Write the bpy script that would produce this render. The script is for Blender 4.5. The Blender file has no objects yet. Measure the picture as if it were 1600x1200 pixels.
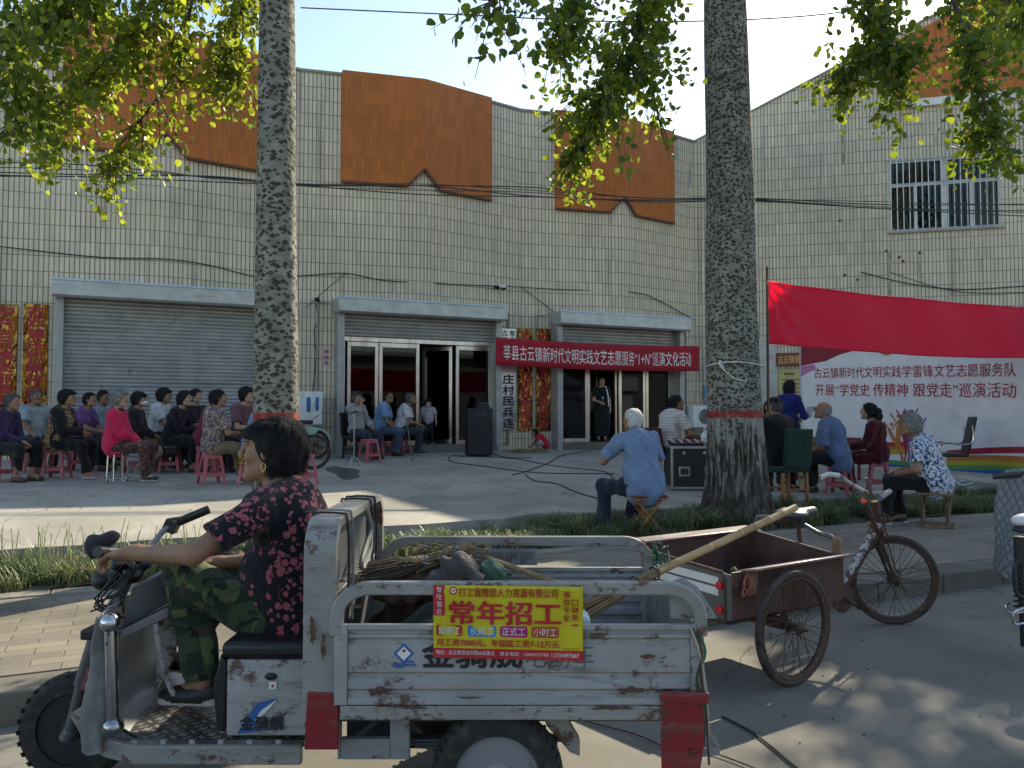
import bpy, bmesh, math, random, zlib
import numpy as np
from mathutils import Vector, Matrix
R_ = math.radians
# ---------------------------------------------------------------- camera, sky, sun, exposure
scene = bpy.context.scene
COL = scene.collection
YAW = R_(25.5); CA, SA = math.cos(YAW), math.sin(YAW)
CAMZ = 1.45; FPX = 1250.0; PITCH = math.atan(48/1250)
cam = bpy.data.cameras.new('camera'); camo = bpy.data.objects.new('camera', cam); COL.objects.link(camo)
cam.sensor_width = 36; cam.lens = FPX/1600*36; cam.clip_start = .05; cam.clip_end = 2000
camo.location = (0, 0, CAMZ); camo.rotation_euler = (math.pi/2+PITCH, 0, -YAW)
scene.camera = camo
SUN_DIR = Vector((.86, .51, .6745)).normalized()
w = bpy.data.worlds.new('World'); scene.world = w; w.use_nodes = True
wn = w.node_tree; bg = wn.nodes['Background']
sky = wn.nodes.new('ShaderNodeTexSky'); sky.sky_type = 'NISHITA'; sky.sun_disc = False
sky.sun_elevation = math.asin(SUN_DIR.z); sky.sun_rotation = math.atan2(SUN_DIR.x, SUN_DIR.y)
sky.air_density = 1.0; sky.dust_density = .6; sky.ozone_density = 1.5
wn.links.new(sky.outputs[0], bg.inputs[0]); bg.inputs[1].default_value = .15
sl = bpy.data.lights.new('sun', 'SUN'); sl.energy = 4.4; sl.angle = R_(.53); sl.color = (1, .93, .80)
so = bpy.data.objects.new('sun', sl); COL.objects.link(so)
so.rotation_euler = (-SUN_DIR).to_track_quat('-Z', 'Y').to_euler()
scene.view_settings.view_transform = 'Standard'; scene.view_settings.look = 'None'
scene.view_settings.exposure = 0.95; scene.view_settings.gamma = 1
scene.view_settings.use_curve_mapping = False
scene.view_settings.use_white_balance = True; scene.view_settings.white_balance_temperature = 7300; scene.view_settings.white_balance_tint = 6   # the phone balanced for the shade
scene.render.engine = 'CYCLES'
scene.cycles.max_bounces = 6; scene.cycles.transparent_max_bounces = 12
try: scene.cycles.use_denoising = True
except Exception: pass
# ---------------------------------------------------------------- geometry of the view: pixels of the photograph to metres
def c2w(r, f, z): return Vector((CA*r+SA*f, -SA*r+CA*f, z))
def ray(x, y):
    a = (x-800)/FPX; b = (600-y)/FPX
    return a, math.cos(PITCH)-math.sin(PITCH)*b, math.sin(PITCH)+math.cos(PITCH)*b
def at_f(x, y, f):                       # point at forward distance f
    a, F, Z = ray(x, y); t = f/F
    return c2w(a*t, f, CAMZ+Z*t)
def at_z(x, y, z):
    a, F, Z = ray(x, y); t = (z-CAMZ)/Z
    return c2w(a*t, F*t, z)
def at_wy(x, y, wy):
    a, F, Z = ray(x, y); d = c2w(a, F, Z); t = wy/d.y
    return Vector((d.x*t, wy, CAMZ+Z*t))
PZ0, PSL, PY0 = .30, .034, 8.1           # the forecourt rises gently to the hall
def pz(wy): return PZ0+PSL*(wy-PY0)
def plaza(x, y):
    a, F, Z = ray(x, y); d = c2w(a, F, Z)
    t = (PZ0-PSL*PY0-CAMZ)/(Z-PSL*d.y)
    return Vector((d.x*t, d.y*t, CAMZ+Z*t))
def yaw_of(phi):                          # facing angle in the view (0 right, 90 away, 180 left) -> rotation of +Y
    v = c2w(math.cos(R_(phi)), math.sin(R_(phi)), 0)
    return math.atan2(-v.x, v.y)
# ---------------------------------------------------------------- objects
def props(o, label=None, cat=None, group=None, kind=None):
    if label: o['label'] = label
    if cat: o['category'] = cat
    if group: o['group'] = group
    if kind: o['kind'] = kind
    return o
def empty(name, loc=(0, 0, 0), rz=0, label=None, cat=None, group=None):
    o = bpy.data.objects.new(name, None); COL.objects.link(o); o.empty_display_size = .1
    o.location = loc; o.rotation_euler = (0, 0, rz)
    return props(o, label, cat, group)
def copy_tree(o, parent=None):
    c = o.copy(); COL.objects.link(c); c.parent = parent
    for ch in list(o.children): copy_tree(ch, c)
    return c
def rot(axis, deg): return Matrix.Rotation(R_(deg), 3, axis)
def basis(z, up=Vector((0, 0, 1))):
    z = Vector(z).normalized(); up = Vector(up)
    if abs(z.dot(up)) > .98: up = Vector((0, 1, 0)) if abs(z.y) < .9 else Vector((1, 0, 0))
    x = up.cross(z).normalized(); y = z.cross(x)
    return x, y, z
class MB:
    def __init__(s): s.v = []; s.f = []; s.m = []; s.uv = {}; s.M = None
    def add(s, vs, fs, mi=0, uvs=None):
        b = len(s.v)
        s.v += [tuple(s.M @ Vector(p)) if s.M else tuple(p) for p in vs]
        for k, f in enumerate(fs):
            if uvs: s.uv[len(s.f)] = [uvs[i] for i in f]
            s.f.append(tuple(b+i for i in f)); s.m.append(mi)
        return s
    def box(s, c, sz, r=None, mi=0):
        c = Vector(c); h = Vector(sz)/2; vs = []
        for z in (-1, 1):
            for y in (-1, 1):
                for x in (-1, 1):
                    p = Vector((x*h.x, y*h.y, z*h.z)); vs.append(c+(r @ p if r else p))
        return s.add(vs, [(0, 2, 3, 1), (4, 5, 7, 6), (0, 1, 5, 4), (2, 6, 7, 3), (0, 4, 6, 2), (1, 3, 7, 5)], mi)
    def bx(s, x0, x1, y0, y1, z0, z1, mi=0):
        return s.box(((x0+x1)/2, (y0+y1)/2, (z0+z1)/2), (x1-x0, y1-y0, z1-z0), None, mi)
    def bar(s, a, b, w_, t_, up=(0, 0, 1), mi=0):       # rectangular bar from a to b
        a, b = Vector(a), Vector(b); x, y, z = basis(b-a, up)
        R = Matrix((x, y, z)).transposed()
        return s.box((a+b)/2, (w_, t_, (b-a).length), R, mi)
    def tube(s, pts, r, n=8, mi=0, caps=True, closed=False):
        P = [Vector(p) for p in pts]; k = len(P)
        rr = [r]*k if not hasattr(r, '__len__') else list(r)
        vs = []; fs = []; prev = None
        for i in range(k):
            if closed: t = P[(i+1) % k]-P[i-1]
            else: t = (P[min(i+1, k-1)]-P[max(i-1, 0)])
            if t.length < 1e-9: t = Vector((0, 0, 1))
            t.normalize()
            if prev is None: x, y, _ = basis(t)
            else:
                x = prev-t*prev.dot(t)
                if x.length < 1e-6: x = basis(t)[0]
                x.normalize(); y = t.cross(x)
            prev = x
            for j in range(n):
                a = 2*math.pi*j/n; vs.append(P[i]+(x*math.cos(a)+y*math.sin(a))*rr[i])
        for i in range(k if closed else k-1):
            i2 = (i+1) % k
            for j in range(n):
                j2 = (j+1) % n
                fs.append((i*n+j, i*n+j2, i2*n+j2, i2*n+j))
        if caps and not closed:
            fs.append(tuple(range(n-1, -1, -1))); fs.append(tuple((k-1)*n+j for j in range(n)))
        return s.add(vs, fs, mi)
    def lathe(s, prof, n=24, c=(0, 0, 0), axis=(0, 0, 1), mi=0, closed=False):   # prof: (radius, height)
        x, y, z = basis(axis); c = Vector(c); k = len(prof); vs = []; fs = []
        for (r, h) in prof:
            for j in range(n):
                a = 2*math.pi*j/n; vs.append(c+z*h+(x*math.cos(a)+y*math.sin(a))*r)
        for i in range(k if closed else k-1):
            i2 = (i+1) % k
            for j in range(n):
                j2 = (j+1) % n
                fs.append((i*n+j, i*n+j2, i2*n+j2, i2*n+j))
        if not closed:
            if prof[0][0] > 1e-6: fs.append(tuple(range(n-1, -1, -1)))
            if prof[-1][0] > 1e-6: fs.append(tuple((k-1)*n+j for j in range(n)))
        return s.add(vs, fs, mi)
    def prism(s, poly, o, ex, ey, en, depth, mi=0):     # outline in plane (o, ex, ey), extruded along en
        o, ex, ey, en = map(Vector, (o, ex, ey, en)); n = len(poly)
        vs = [o+ex*p[0]+ey*p[1] for p in poly]; vs += [v+en*depth for v in vs]
        fs = [tuple(range(n-1, -1, -1)), tuple(range(n, 2*n))]
        fs += [(i, (i+1) % n, (i+1) % n+n, i+n) for i in range(n)]
        return s.add(vs, fs, mi)
    def grid(s, fn, nu, nv, mi=0, uvfn=None):           # fn(u,v) with u,v in 0..1
        vs = []; uv = []
        for j in range(nv+1):
            for i in range(nu+1):
                u, v = i/nu, j/nv; vs.append(fn(u, v)); uv.append(uvfn(u, v) if uvfn else (u, v))
        fs = [(j*(nu+1)+i, j*(nu+1)+i+1, (j+1)*(nu+1)+i+1, (j+1)*(nu+1)+i) for j in range(nv) for i in range(nu)]
        return s.add(vs, fs, mi, uv)
    def ball(s, c, r, n=16, m=10, sc=(1, 1, 1), mi=0):
        prof = [(math.sin(math.pi*i/m), -math.cos(math.pi*i/m)) for i in range(m+1)]
        c = Vector(c); vs = []; fs = []
        for (a, h) in prof:
            for j in range(n):
                t = 2*math.pi*j/n
                vs.append(c+Vector((a*math.cos(t)*r*sc[0], a*math.sin(t)*r*sc[1], h*r*sc[2])))
        for i in range(m):
            for j in range(n): fs.append((i*n+j, i*n+(j+1) % n, (i+1)*n+(j+1) % n, (i+1)*n+j))
        return s.add(vs, fs, mi)
    def build(s, name, mats, parent=None, smooth=35, bevel=0, solid=0):
        me = bpy.data.meshes.new(name); me.from_pydata(s.v, [], s.f)
        if not isinstance(mats, (list, tuple)): mats = [mats]
        for m in mats: me.materials.append(m)
        if len(mats) > 1: me.polygons.foreach_set('material_index', s.m)
        if s.uv:
            ul = me.uv_layers.new(name='UVMap')
            for p in me.polygons:
                q = s.uv.get(p.index)
                if q:
                    for k, li in enumerate(p.loop_indices): ul.data[li].uv = q[k]
        me.validate(); me.update()
        if smooth is not None:
            me.polygons.foreach_set('use_smooth', [True]*len(me.polygons))
            me.set_sharp_from_angle(angle=R_(smooth))
        o = bpy.data.objects.new(name, me); COL.objects.link(o)
        if parent: o.parent = parent
        if solid:
            md = o.modifiers.new('thickness', 'SOLIDIFY'); md.thickness = solid; md.offset = 0
        if bevel:
            md = o.modifiers.new('bevel', 'BEVEL'); md.width = bevel; md.segments = 2; md.limit_method = 'ANGLE'; md.angle_limit = R_(40)
        return o
def arc(c, r, a0, a1, n, ex, ey):
    c, ex, ey = Vector(c), Vector(ex), Vector(ey)
    return [c+ex*(r*math.cos(R_(a0+(a1-a0)*i/n)))+ey*(r*math.sin(R_(a0+(a1-a0)*i/n))) for i in range(n+1)]
def spline(pts, n=8):                                    # Catmull-Rom through points
    P = [Vector(p) for p in pts]; out = []
    for i in range(len(P)-1):
        p0, p1, p2, p3 = P[max(i-1, 0)], P[i], P[i+1], P[min(i+2, len(P)-1)]
        for k in range(n):
            t = k/n
            out.append(.5*((2*p1)+(p2-p0)*t+(2*p0-5*p1+4*p2-p3)*t*t+(3*p1-p0-3*p2+p3)*t**3))
    return out+[P[-1]]
_dg = []
def text_mesh(body, size=1.0, bold=0.0, spacing=1.0, res=3):
    """lettering as (verts, faces) in its own plane, cap box from x=0, baseline y=0"""
    c = bpy.data.curves.new('lettering', 'FONT'); c.body = body; c.size = size; c.offset = bold*size
    c.space_character = spacing; c.resolution_u = res; c.fill_mode = 'FRONT'
    o = bpy.data.objects.new('lettering', c); COL.objects.link(o)
    m = bpy.data.meshes.new_from_object(o.evaluated_get(bpy.context.evaluated_depsgraph_get()))
    vs = [v.co.copy() for v in m.vertices]; fs = [tuple(p.vertices) for p in m.polygons]
    bpy.data.objects.remove(o); bpy.data.curves.remove(c); bpy.data.meshes.remove(m)
    return vs, fs
def letters(mb, body, fn, x0, x1, y0, y1, bold=.012, mi=0, chars=False):
    """lettering stretched into the rectangle x0..x1, y0..y1 and sent through fn(x, y) -> point"""
    vs, fs = text_mesh(body, 1, 0)
    if not vs: return
    ax, bx_ = min(v.x for v in vs), max(v.x for v in vs); ay, by = min(v.y for v in vs), max(v.y for v in vs)
    sx = (x1-x0)/max(bx_-ax, 1e-6); sy = (y1-y0)/max(by-ay, 1e-6)
    st = (x1-x0)/max(1, len(body))*bold if (x1-x0) > 0 else 0; o0 = fn(x0, y0); e = (x1-x0)*1e-3; nr = (fn(x0+e, y0)-o0).cross(fn(x0, y0+e*(1 if y1 > y0 else -1))-o0)
    nr = nr.normalized() if nr.length > 0 else Vector((0, 0, 0)); sw = [(0, 0)] if bold <= .012 else [(0, 0), (1, 0), (-1, 0), (0, 1), (0, -1)]
    for i, (ox_, oy_) in enumerate(sw):                          # heavier faces are built up from shifted copies
        mb.add([fn(x0+(v.x-ax)*sx+ox_*st, y0+(v.y-ay)*sy+oy_*st)+nr*(.00025*i) for v in vs], fs, mi)
# ---------------------------------------------------------------- materials
MATS = {}
class G:
    def __init__(s, name):
        s.m = bpy.data.materials.new(name); s.m.use_nodes = True; s.t = s.m.node_tree
        s.b = s.t.nodes['Principled BSDF']; s.out = s.t.nodes['Material Output']; MATS[name] = s.m
    def n(s, typ, ins=None, **pr):
        nd = s.t.nodes.new(typ)
        for k, v in pr.items(): setattr(nd, k, v)
        for k, v in (ins or {}).items():
            if isinstance(v, bpy.types.NodeSocket): s.t.links.new(v, nd.inputs[k])
            else: nd.inputs[k].default_value = v
        return nd
    def co(s, kind='Object', scale=(1, 1, 1), rotz=(0, 0, 0), loc=(0, 0, 0)):
        tc = s.n('ShaderNodeTexCoord').outputs[kind]
        return s.n('ShaderNodeMapping', {'Vector': tc, 'Scale': scale, 'Rotation': rotz, 'Location': loc}).outputs[0]
    def noise(s, vec, scale, detail=4, rough=.55, dist=0):
        return s.n('ShaderNodeTexNoise', {'Vector': vec, 'Scale': scale, 'Detail': detail, 'Roughness': rough, 'Distortion': dist}).outputs['Fac']
    def step(s, v, lo, hi):
        return s.n('ShaderNodeMapRange', {'Value': v, 'From Min': lo, 'From Max': hi}, interpolation_type='SMOOTHSTEP').outputs[0]
    def math(s, op, a, b=0.0, c=0.0):
        return s.n('ShaderNodeMath', {0: a, 1: b, 2: c}, operation=op).outputs[0]
    def mix(s, fac, a, b, mode='MIX'):
        def c4(c): return c if isinstance(c, bpy.types.NodeSocket) else tuple(c)+(1,)*(4-len(c))
        return s.n('ShaderNodeMix', {0: fac, 6: c4(a), 7: c4(b)}, data_type='RGBA', blend_type=mode).outputs[2]
    def sep(s, v): return s.n('ShaderNodeSeparateXYZ', {0: v}).outputs
    def set(s, k, v):
        if isinstance(v, bpy.types.NodeSocket): s.t.links.new(v, s.b.inputs[k])
        else: s.b.inputs[k].default_value = (tuple(v)+(1,)) if isinstance(v, tuple) and len(v) == 3 and len(s.b.inputs[k].default_value) == 4 else v
        return s
    def bump(s, h, strength=.3, dist=.01):
        s.t.links.new(s.n('ShaderNodeBump', {'Height': h, 'Strength': strength, 'Distance': dist}).outputs[0], s.b.inputs['Normal'])
        return s
def mat(name, col, rough=.6, metal=0., over=(), bump=None, spec=.5, var=.12, vs=4., coat=0):
    """base colour with soft variation, stain layers (colour, scale, lo, hi, stretch) and an optional bump (scale, strength, distance)"""
    if name in MATS: return MATS[name]
    g = G(name); v = g.co()
    c = g.mix(g.step(g.noise(v, vs, 6), .3, .7), tuple(x*(1-var) for x in col), tuple(min(1, x*(1+var)) for x in col))
    for (oc, sc, lo, hi, st) in over:
        vv = g.co(scale=st); c = g.mix(g.step(g.noise(vv, sc, 7, .65), lo, hi), c, oc)
    g.set('Base Color', c).set('Roughness', rough).set('Metallic', metal).set('Specular IOR Level', spec)
    if coat: g.set('Coat Weight', coat)
    if bump: g.bump(g.noise(v, bump[0], 6, .6), bump[1], bump[2])
    return g.m
# ---------------------------------------------------------------- smooth bodies from blended volumes (surface nets)
class Blob:
    def __init__(s): s.ops = []
    def cone(s, a, b, ra, rb, k=.02, i=0, cut=(), sub=False, grow=0.):
        a = np.array(a, float); b = np.array(b, float); ra += grow; rb += grow; ab = b-a; L2 = max(ab@ab, 1e-9)
        def f(X, Y, Z):
            px_, py_, pz_ = X-a[0], Y-a[1], Z-a[2]
            t = np.clip((px_*ab[0]+py_*ab[1]+pz_*ab[2])/L2, 0, 1)
            d = np.sqrt((px_-t*ab[0])**2+(py_-t*ab[1])**2+(pz_-t*ab[2])**2)-(ra+(rb-ra)*t)
            for (p0, n) in cut: d = np.maximum(d, (X-p0[0])*n[0]+(Y-p0[1])*n[1]+(Z-p0[2])*n[2])
            return d
        m = max(ra, rb); s.ops.append((np.minimum(a, b)-m, np.maximum(a, b)+m, f, k, i, sub)); return s
    def ell(s, c, r, R=None, k=.03, i=0, cut=(), sub=False, grow=0.):
        c = np.array(c, float); r = np.array(r, float)+grow; M = np.array(R if R is not None else Matrix.Identity(3))
        def f(X, Y, Z):
            p = np.stack([X-c[0]+0*Y+0*Z, Y-c[1]+0*X+0*Z, Z-c[2]+0*X+0*Y]); q = np.tensordot(M.T, p, 1)
            q0 = np.sqrt(sum((q[j]/r[j])**2 for j in range(3))); q1 = np.sqrt(sum((q[j]/r[j]**2)**2 for j in range(3)))
            d = q0*(q0-1)/np.maximum(q1, 1e-6)
            for (p0, n) in cut: d = np.maximum(d, (X-p0[0])*n[0]+(Y-p0[1])*n[1]+(Z-p0[2])*n[2])
            return d
        m = float(max(r)); s.ops.append((c-m, c+m, f, k, i, sub)); return s
    def mesh(s, h, name, mats, parent=None, wob=0., seed=0, cuts=(), wfreq=(20, 20, 12)):
        lo = np.min([o[0] for o in s.ops if not o[5]], axis=0)-4*h-.01; hi = np.max([o[1] for o in s.ops if not o[5]], axis=0)+4*h+.01
        n = np.ceil((hi-lo)/h).astype(int)+1
        ax = [lo[j]+h*np.arange(n[j]) for j in range(3)]
        d = np.full(n, 9., np.float32); ids = np.zeros(n, np.int8)
        for (a, b, f, k, i, sub) in s.ops:
            mg = k+3*h
            i0 = np.clip(np.floor((a-mg-lo)/h).astype(int), 0, n-1); i1 = np.clip(np.ceil((b+mg-lo)/h).astype(int)+1, 1, n)
            if np.any(i1 <= i0): continue
            sl = tuple(slice(i0[j], i1[j]) for j in range(3))
            X = ax[0][sl[0]][:, None, None]; Y = ax[1][sl[1]][None, :, None]; Z = ax[2][sl[2]][None, None, :]
            q = f(X, Y, Z).astype(np.float32); p = d[sl]
            if sub:
                q = -q; t = np.clip(.5-.5*(p-q)/max(k, 1e-4), 0, 1); t = np.where(p > 8, 0, t)
                d[sl] = p*(1-t)+q*t+k*t*(1-t)*(p < 8)
            else:
                I = ids[sl]; I[q < p] = i
                if k > 1e-4:
                    t = np.clip(.5+.5*(p-q)/k, 0, 1); d[sl] = p*(1-t)+q*t-k*t*(1-t)
                else: d[sl] = np.minimum(p, q)
        if wob or cuts:
            X = ax[0][:, None, None]; Y = ax[1][None, :, None]; Z = ax[2][None, None, :]
            if wob:
                rs = np.random.RandomState(seed); wv = 0
                for q in range(6):
                    kx, ky, kz = rs.normal(0, 1, 3)*np.array(wfreq); ph = rs.uniform(0, 6.3)
                    wv = wv+np.sin(kx*X+ky*Y+kz*Z+ph+1.5*np.sin(.5*ky*X+.5*kx*Z+ph))
                d = np.where(d < 8, d+wob*wv/2.5, d)
            for (p0, nn) in cuts:
                d = np.where(d < 8, np.maximum(d, (X-p0[0])*nn[0]+(Y-p0[1])*nn[1]+(Z-p0[2])*nn[2]), d)
        S = d < 0; nx, ny, nz = n
        cn = sum(S[i:nx-1+i, j:ny-1+j, k:nz-1+k].astype(np.int8) for i in (0, 1) for j in (0, 1) for k in (0, 1))
        mask = (cn > 0) & (cn < 8); idx = np.full(mask.shape, -1, np.int64); ci = np.argwhere(mask); idx[mask] = np.arange(len(ci))
        pos = np.zeros((len(ci), 3)); ct = np.zeros(len(ci))
        cor = [np.array((i, j, k)) for i in (0, 1) for j in (0, 1) for k in (0, 1)]
        for p in range(8):
            for q in range(p+1, 8):
                if np.abs(cor[p]-cor[q]).sum() != 1: continue
                A_ = ci+cor[p]; B_ = ci+cor[q]; v1 = d[A_[:, 0], A_[:, 1], A_[:, 2]]; v2 = d[B_[:, 0], B_[:, 1], B_[:, 2]]
                cr = (v1 < 0) != (v2 < 0); t = np.where(cr, v1/np.where(cr, v1-v2, 1), 0)
                pos += cr[:, None]*(cor[p]+t[:, None]*(cor[q]-cor[p])); ct += cr
        vid = ids[ci[:, 0], ci[:, 1], ci[:, 2]]
        V = (ci+pos/np.maximum(ct, 1)[:, None])*h+lo
        F = []
        for a in range(3):
            b_, c_ = (a+1) % 3, (a+2) % 3
            s0 = [slice(0, n[j]) for j in range(3)]; s1 = list(s0)
            s0[a] = slice(0, n[a]-1); s1[a] = slice(1, n[a])
            fl = S[tuple(s0)] != S[tuple(s1)]; e = np.argwhere(fl)
            if not len(e): continue
            e = e[(e[:, b_] > 0) & (e[:, c_] > 0) & (e[:, b_] < n[b_]-1) & (e[:, c_] < n[c_]-1)]
            sg = S[e[:, 0], e[:, 1], e[:, 2]]
            def cell(db, dc):
                q = e.copy(); q[:, b_] += db; q[:, c_] += dc; return idx[q[:, 0], q[:, 1], q[:, 2]]
            quad = np.stack([cell(-1, -1), cell(0, -1), cell(0, 0), cell(-1, 0)], 1)
            quad[~sg] = quad[~sg][:, ::-1]; F.append(quad)
        F = np.concatenate(F); F = F[(F >= 0).all(1)]
        me = bpy.data.meshes.new(name); me.vertices.add(len(V)); me.vertices.foreach_set('co', V.astype(np.float32).ravel())
        me.loops.add(F.size); me.loops.foreach_set('vertex_index', F.astype(np.int32).ravel())
        me.polygons.add(len(F)); me.polygons.foreach_set('loop_start', np.arange(0, F.size, 4, dtype=np.int32))
        if not isinstance(mats, (list, tuple)): mats = [mats]
        for m in mats: me.materials.append(m)
        if len(mats) > 1: me.polygons.foreach_set('material_index', np.minimum(vid[F[:, 0]], len(mats)-1).astype(np.int32))
        me.update(calc_edges=True); me.validate(); me.polygons.foreach_set('use_smooth', np.ones(len(me.polygons), bool))
        o = bpy.data.objects.new(name, me); COL.objects.link(o)
        if parent: o.parent = parent
        return o
# ================================================================ ground, road, pavement, forecourt
def m_concrete(name, c, stain=.5, crack=True):
    g = G(name); v = g.co()
    col = g.mix(g.step(g.noise(v, .9, 8, .62), .32, .68), tuple(x*.78 for x in c), tuple(x*1.12 for x in c))
    col = g.mix(g.math('MULTIPLY', g.step(g.noise(v, .35, 6, .7, .8), .52, .66), stain), col, tuple(x*.55 for x in c))
    col = g.mix(g.math('MULTIPLY', g.step(g.noise(v, 28, 4), .55, .75), .35), col, tuple(x*.6 for x in c))
    col = g.mix(g.math('MULTIPLY', g.step(g.noise(v, 140, 2), .62, .74), .3), col, tuple(min(1, x*1.5) for x in c))
    if crack:
        wv = g.n('ShaderNodeVectorMath', {0: v, 1: g.n('ShaderNodeVectorMath', {0: g.n('ShaderNodeTexNoise', {'Vector': v, 'Scale': 1.6, 'Detail': 6}).outputs['Color'], 3: .5}, operation='SCALE').outputs[0]}).outputs[0]
        vo = g.n('ShaderNodeTexVoronoi', {'Vector': wv, 'Scale': .38}, feature='DISTANCE_TO_EDGE').outputs['Distance']
        ck = g.math('MULTIPLY', g.math('SUBTRACT', 1, g.step(vo, .0, .004)), g.step(g.noise(v, .5, 2), .40, .52))
        col = g.mix(g.math('MULTIPLY', ck, .8), col, (.04, .038, .035))
    g.set('Base Color', col).set('Roughness', .86).set('Specular IOR Level', .25)
    g.bump(g.math('ADD', g.noise(v, 60, 5, .7), g.math('MULTIPLY', g.noise(v, 4, 4), .8)), .28, .012); return g.m
M_ROAD = m_concrete('road_concrete', (.20, .188, .165), .9); M_PLAZA = m_concrete('forecourt_concrete', (.36, .34, .30), .6)
M_KERB = m_concrete('kerb_stone', (.17, .155, .13), .9, False); M_EDGE = m_concrete('edging', (.26, .24, .20), .8, False)
M_SOIL = mat('soil', (.115, .088, .06), .95, over=[((.05, .04, .028), 9, .5, .7, (1, 1, 1)), ((.2, .17, .12), 30, .6, .75, (1, 1, 1))], bump=(30, .8, .03))
def m_paver():
    g = G('paving_brick'); v = g.co()
    br = g.n('ShaderNodeTexBrick', {'Vector': v, 'Color1': (.27, .232, .185, 1), 'Color2': (.195, .17, .14, 1), 'Mortar': (.31, .285, .23, 1), 'Scale': 1, 'Mortar Size': .006, 'Mortar Smooth': .3, 'Brick Width': .30, 'Row Height': .115}, offset=.5)
    dk = g.n('ShaderNodeTexBrick', {'Vector': g.co(loc=(0, .006, 0)), 'Scale': 1, 'Mortar Size': .0035, 'Mortar Smooth': .1, 'Brick Width': .30, 'Row Height': .115}, offset=.5).outputs['Fac']
    col = g.mix(g.math('MULTIPLY', dk, .8), br.outputs['Color'], (.06, .052, .042))
    col = g.mix(g.step(g.noise(v, 1.1, 6, .6), .40, .72), col, g.mix(1, col, (.62, .62, .60), 'MULTIPLY'))
    col = g.mix(g.math('MULTIPLY', g.step(g.noise(v, 40, 4), .55, .75), .35), col, (.13, .115, .095))
    g.set('Base Color', col).set('Roughness', .88).set('Specular IOR Level', .2)
    h = g.math('SUBTRACT', g.math('MULTIPLY', g.noise(v, 50, 4), .25), g.math('MAXIMUM', br.outputs['Fac'], dk)); g.bump(h, .7, .008); return g.m
M_PAVE = m_paver()
def sheet(name, x0, x1, y0, y1, zf, m, nx=1, ny=1, kind='structure', th=.3):
    b = MB(); b.grid(lambda u, v: (x0+(x1-x0)*u, y0+(y1-y0)*v, zf(x0+(x1-x0)*u, y0+(y1-y0)*v)), nx, ny)
    o = b.build(name, m); return props(o, kind=kind)
sheet('ground', -300, 300, -300, 300, lambda x, y: -.12, M_SOIL)
b = MB(); b.bx(-60, 60, -14, 4.42, -.11, 0); props(b.build('road', M_ROAD), kind='structure')
b = MB()
rk = random.Random(5)
for i in range(-20, 40):
    dz = rk.uniform(-.006, .006); dy = rk.uniform(-.006, .006)
    b.bx(i*.75+.004, i*.75+.746, 4.42+dy, 4.70, -.1, .155+dz)
props(b.build('kerb', M_KERB, bevel=.018), kind='structure')
b = MB(); b.bx(-60, 60, 4.70, 6.62, -.1, .160); props(b.build('pavement', M_PAVE), kind='structure')
b = MB()
for i in range(-40, 70): b.bx(i*.5+.003, i*.5+.497, 6.62, 6.80, -.1, .172+rk.uniform(-.004, .004))
props(b.build('planting_strip_edging', M_EDGE, bevel=.008), kind='structure')
def soilz(x, y):
    q = math.sin(x*2.1+y*3)*.02+math.sin(x*5.3-y*4.1)*.012
    return .165+q*.8
b = MB(); b.grid(lambda u, v: (-40+90*u, 6.80+1.30*v, soilz(-40+90*u, 6.8+1.3*v)), 360, 6); b.bx(-40, 50, 6.8, 8.1, -.1, .1)
props(b.build('planting_soil', M_SOIL), kind='structure')
b = MB()                                                     # forecourt slab, sloping; its street edge is broken here and there
def edge(x): return 8.1+.03*math.sin(x*1.7)+.02*math.sin(x*6.1)+(.10 if 3.9 < x < 4.3 else 0)
xs = [-45+.25*i for i in range(0, 400)]
for x in xs:
    e0, e1 = edge(x), edge(x+.25)
    b.add([(x, e0, .05), (x+.25, e1, .05), (x+.25, e1, pz(e1)), (x, e0, pz(e0)), (x+.25, 24, pz(24)), (x, 24, pz(24))], [(0, 1, 2, 3), (3, 2, 4, 5)])
props(b.build('forecourt', M_PLAZA, smooth=None), kind='structure')
# wet patch on the forecourt
M_WET = mat('wet_concrete', (.085, .083, .08), .3, bump=(20, .1, .003))
b = MB(); pc = plaza(538, 738); rw = random.Random(3); pts = []
for i in range(26):
    a = 2*math.pi*i/26; r = 1+.16*math.sin(3*a+1)+.12*math.sin(5*a)+rw.uniform(-.06, .06); pts.append((pc.x+.24*r*math.cos(a)+.10*math.sin(a), pc.y+1.0*r*math.sin(a)))
b.prism([(0, 0)]+[], (0, 0, 0), (1, 0, 0), (0, 1, 0), (0, 0, 1), 0) if False else None
b.add([(p[0], p[1], pz(p[1])+.004) for p in pts], [tuple(range(26))]); props(b.build('water_puddle', M_WET), kind='structure')
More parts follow.
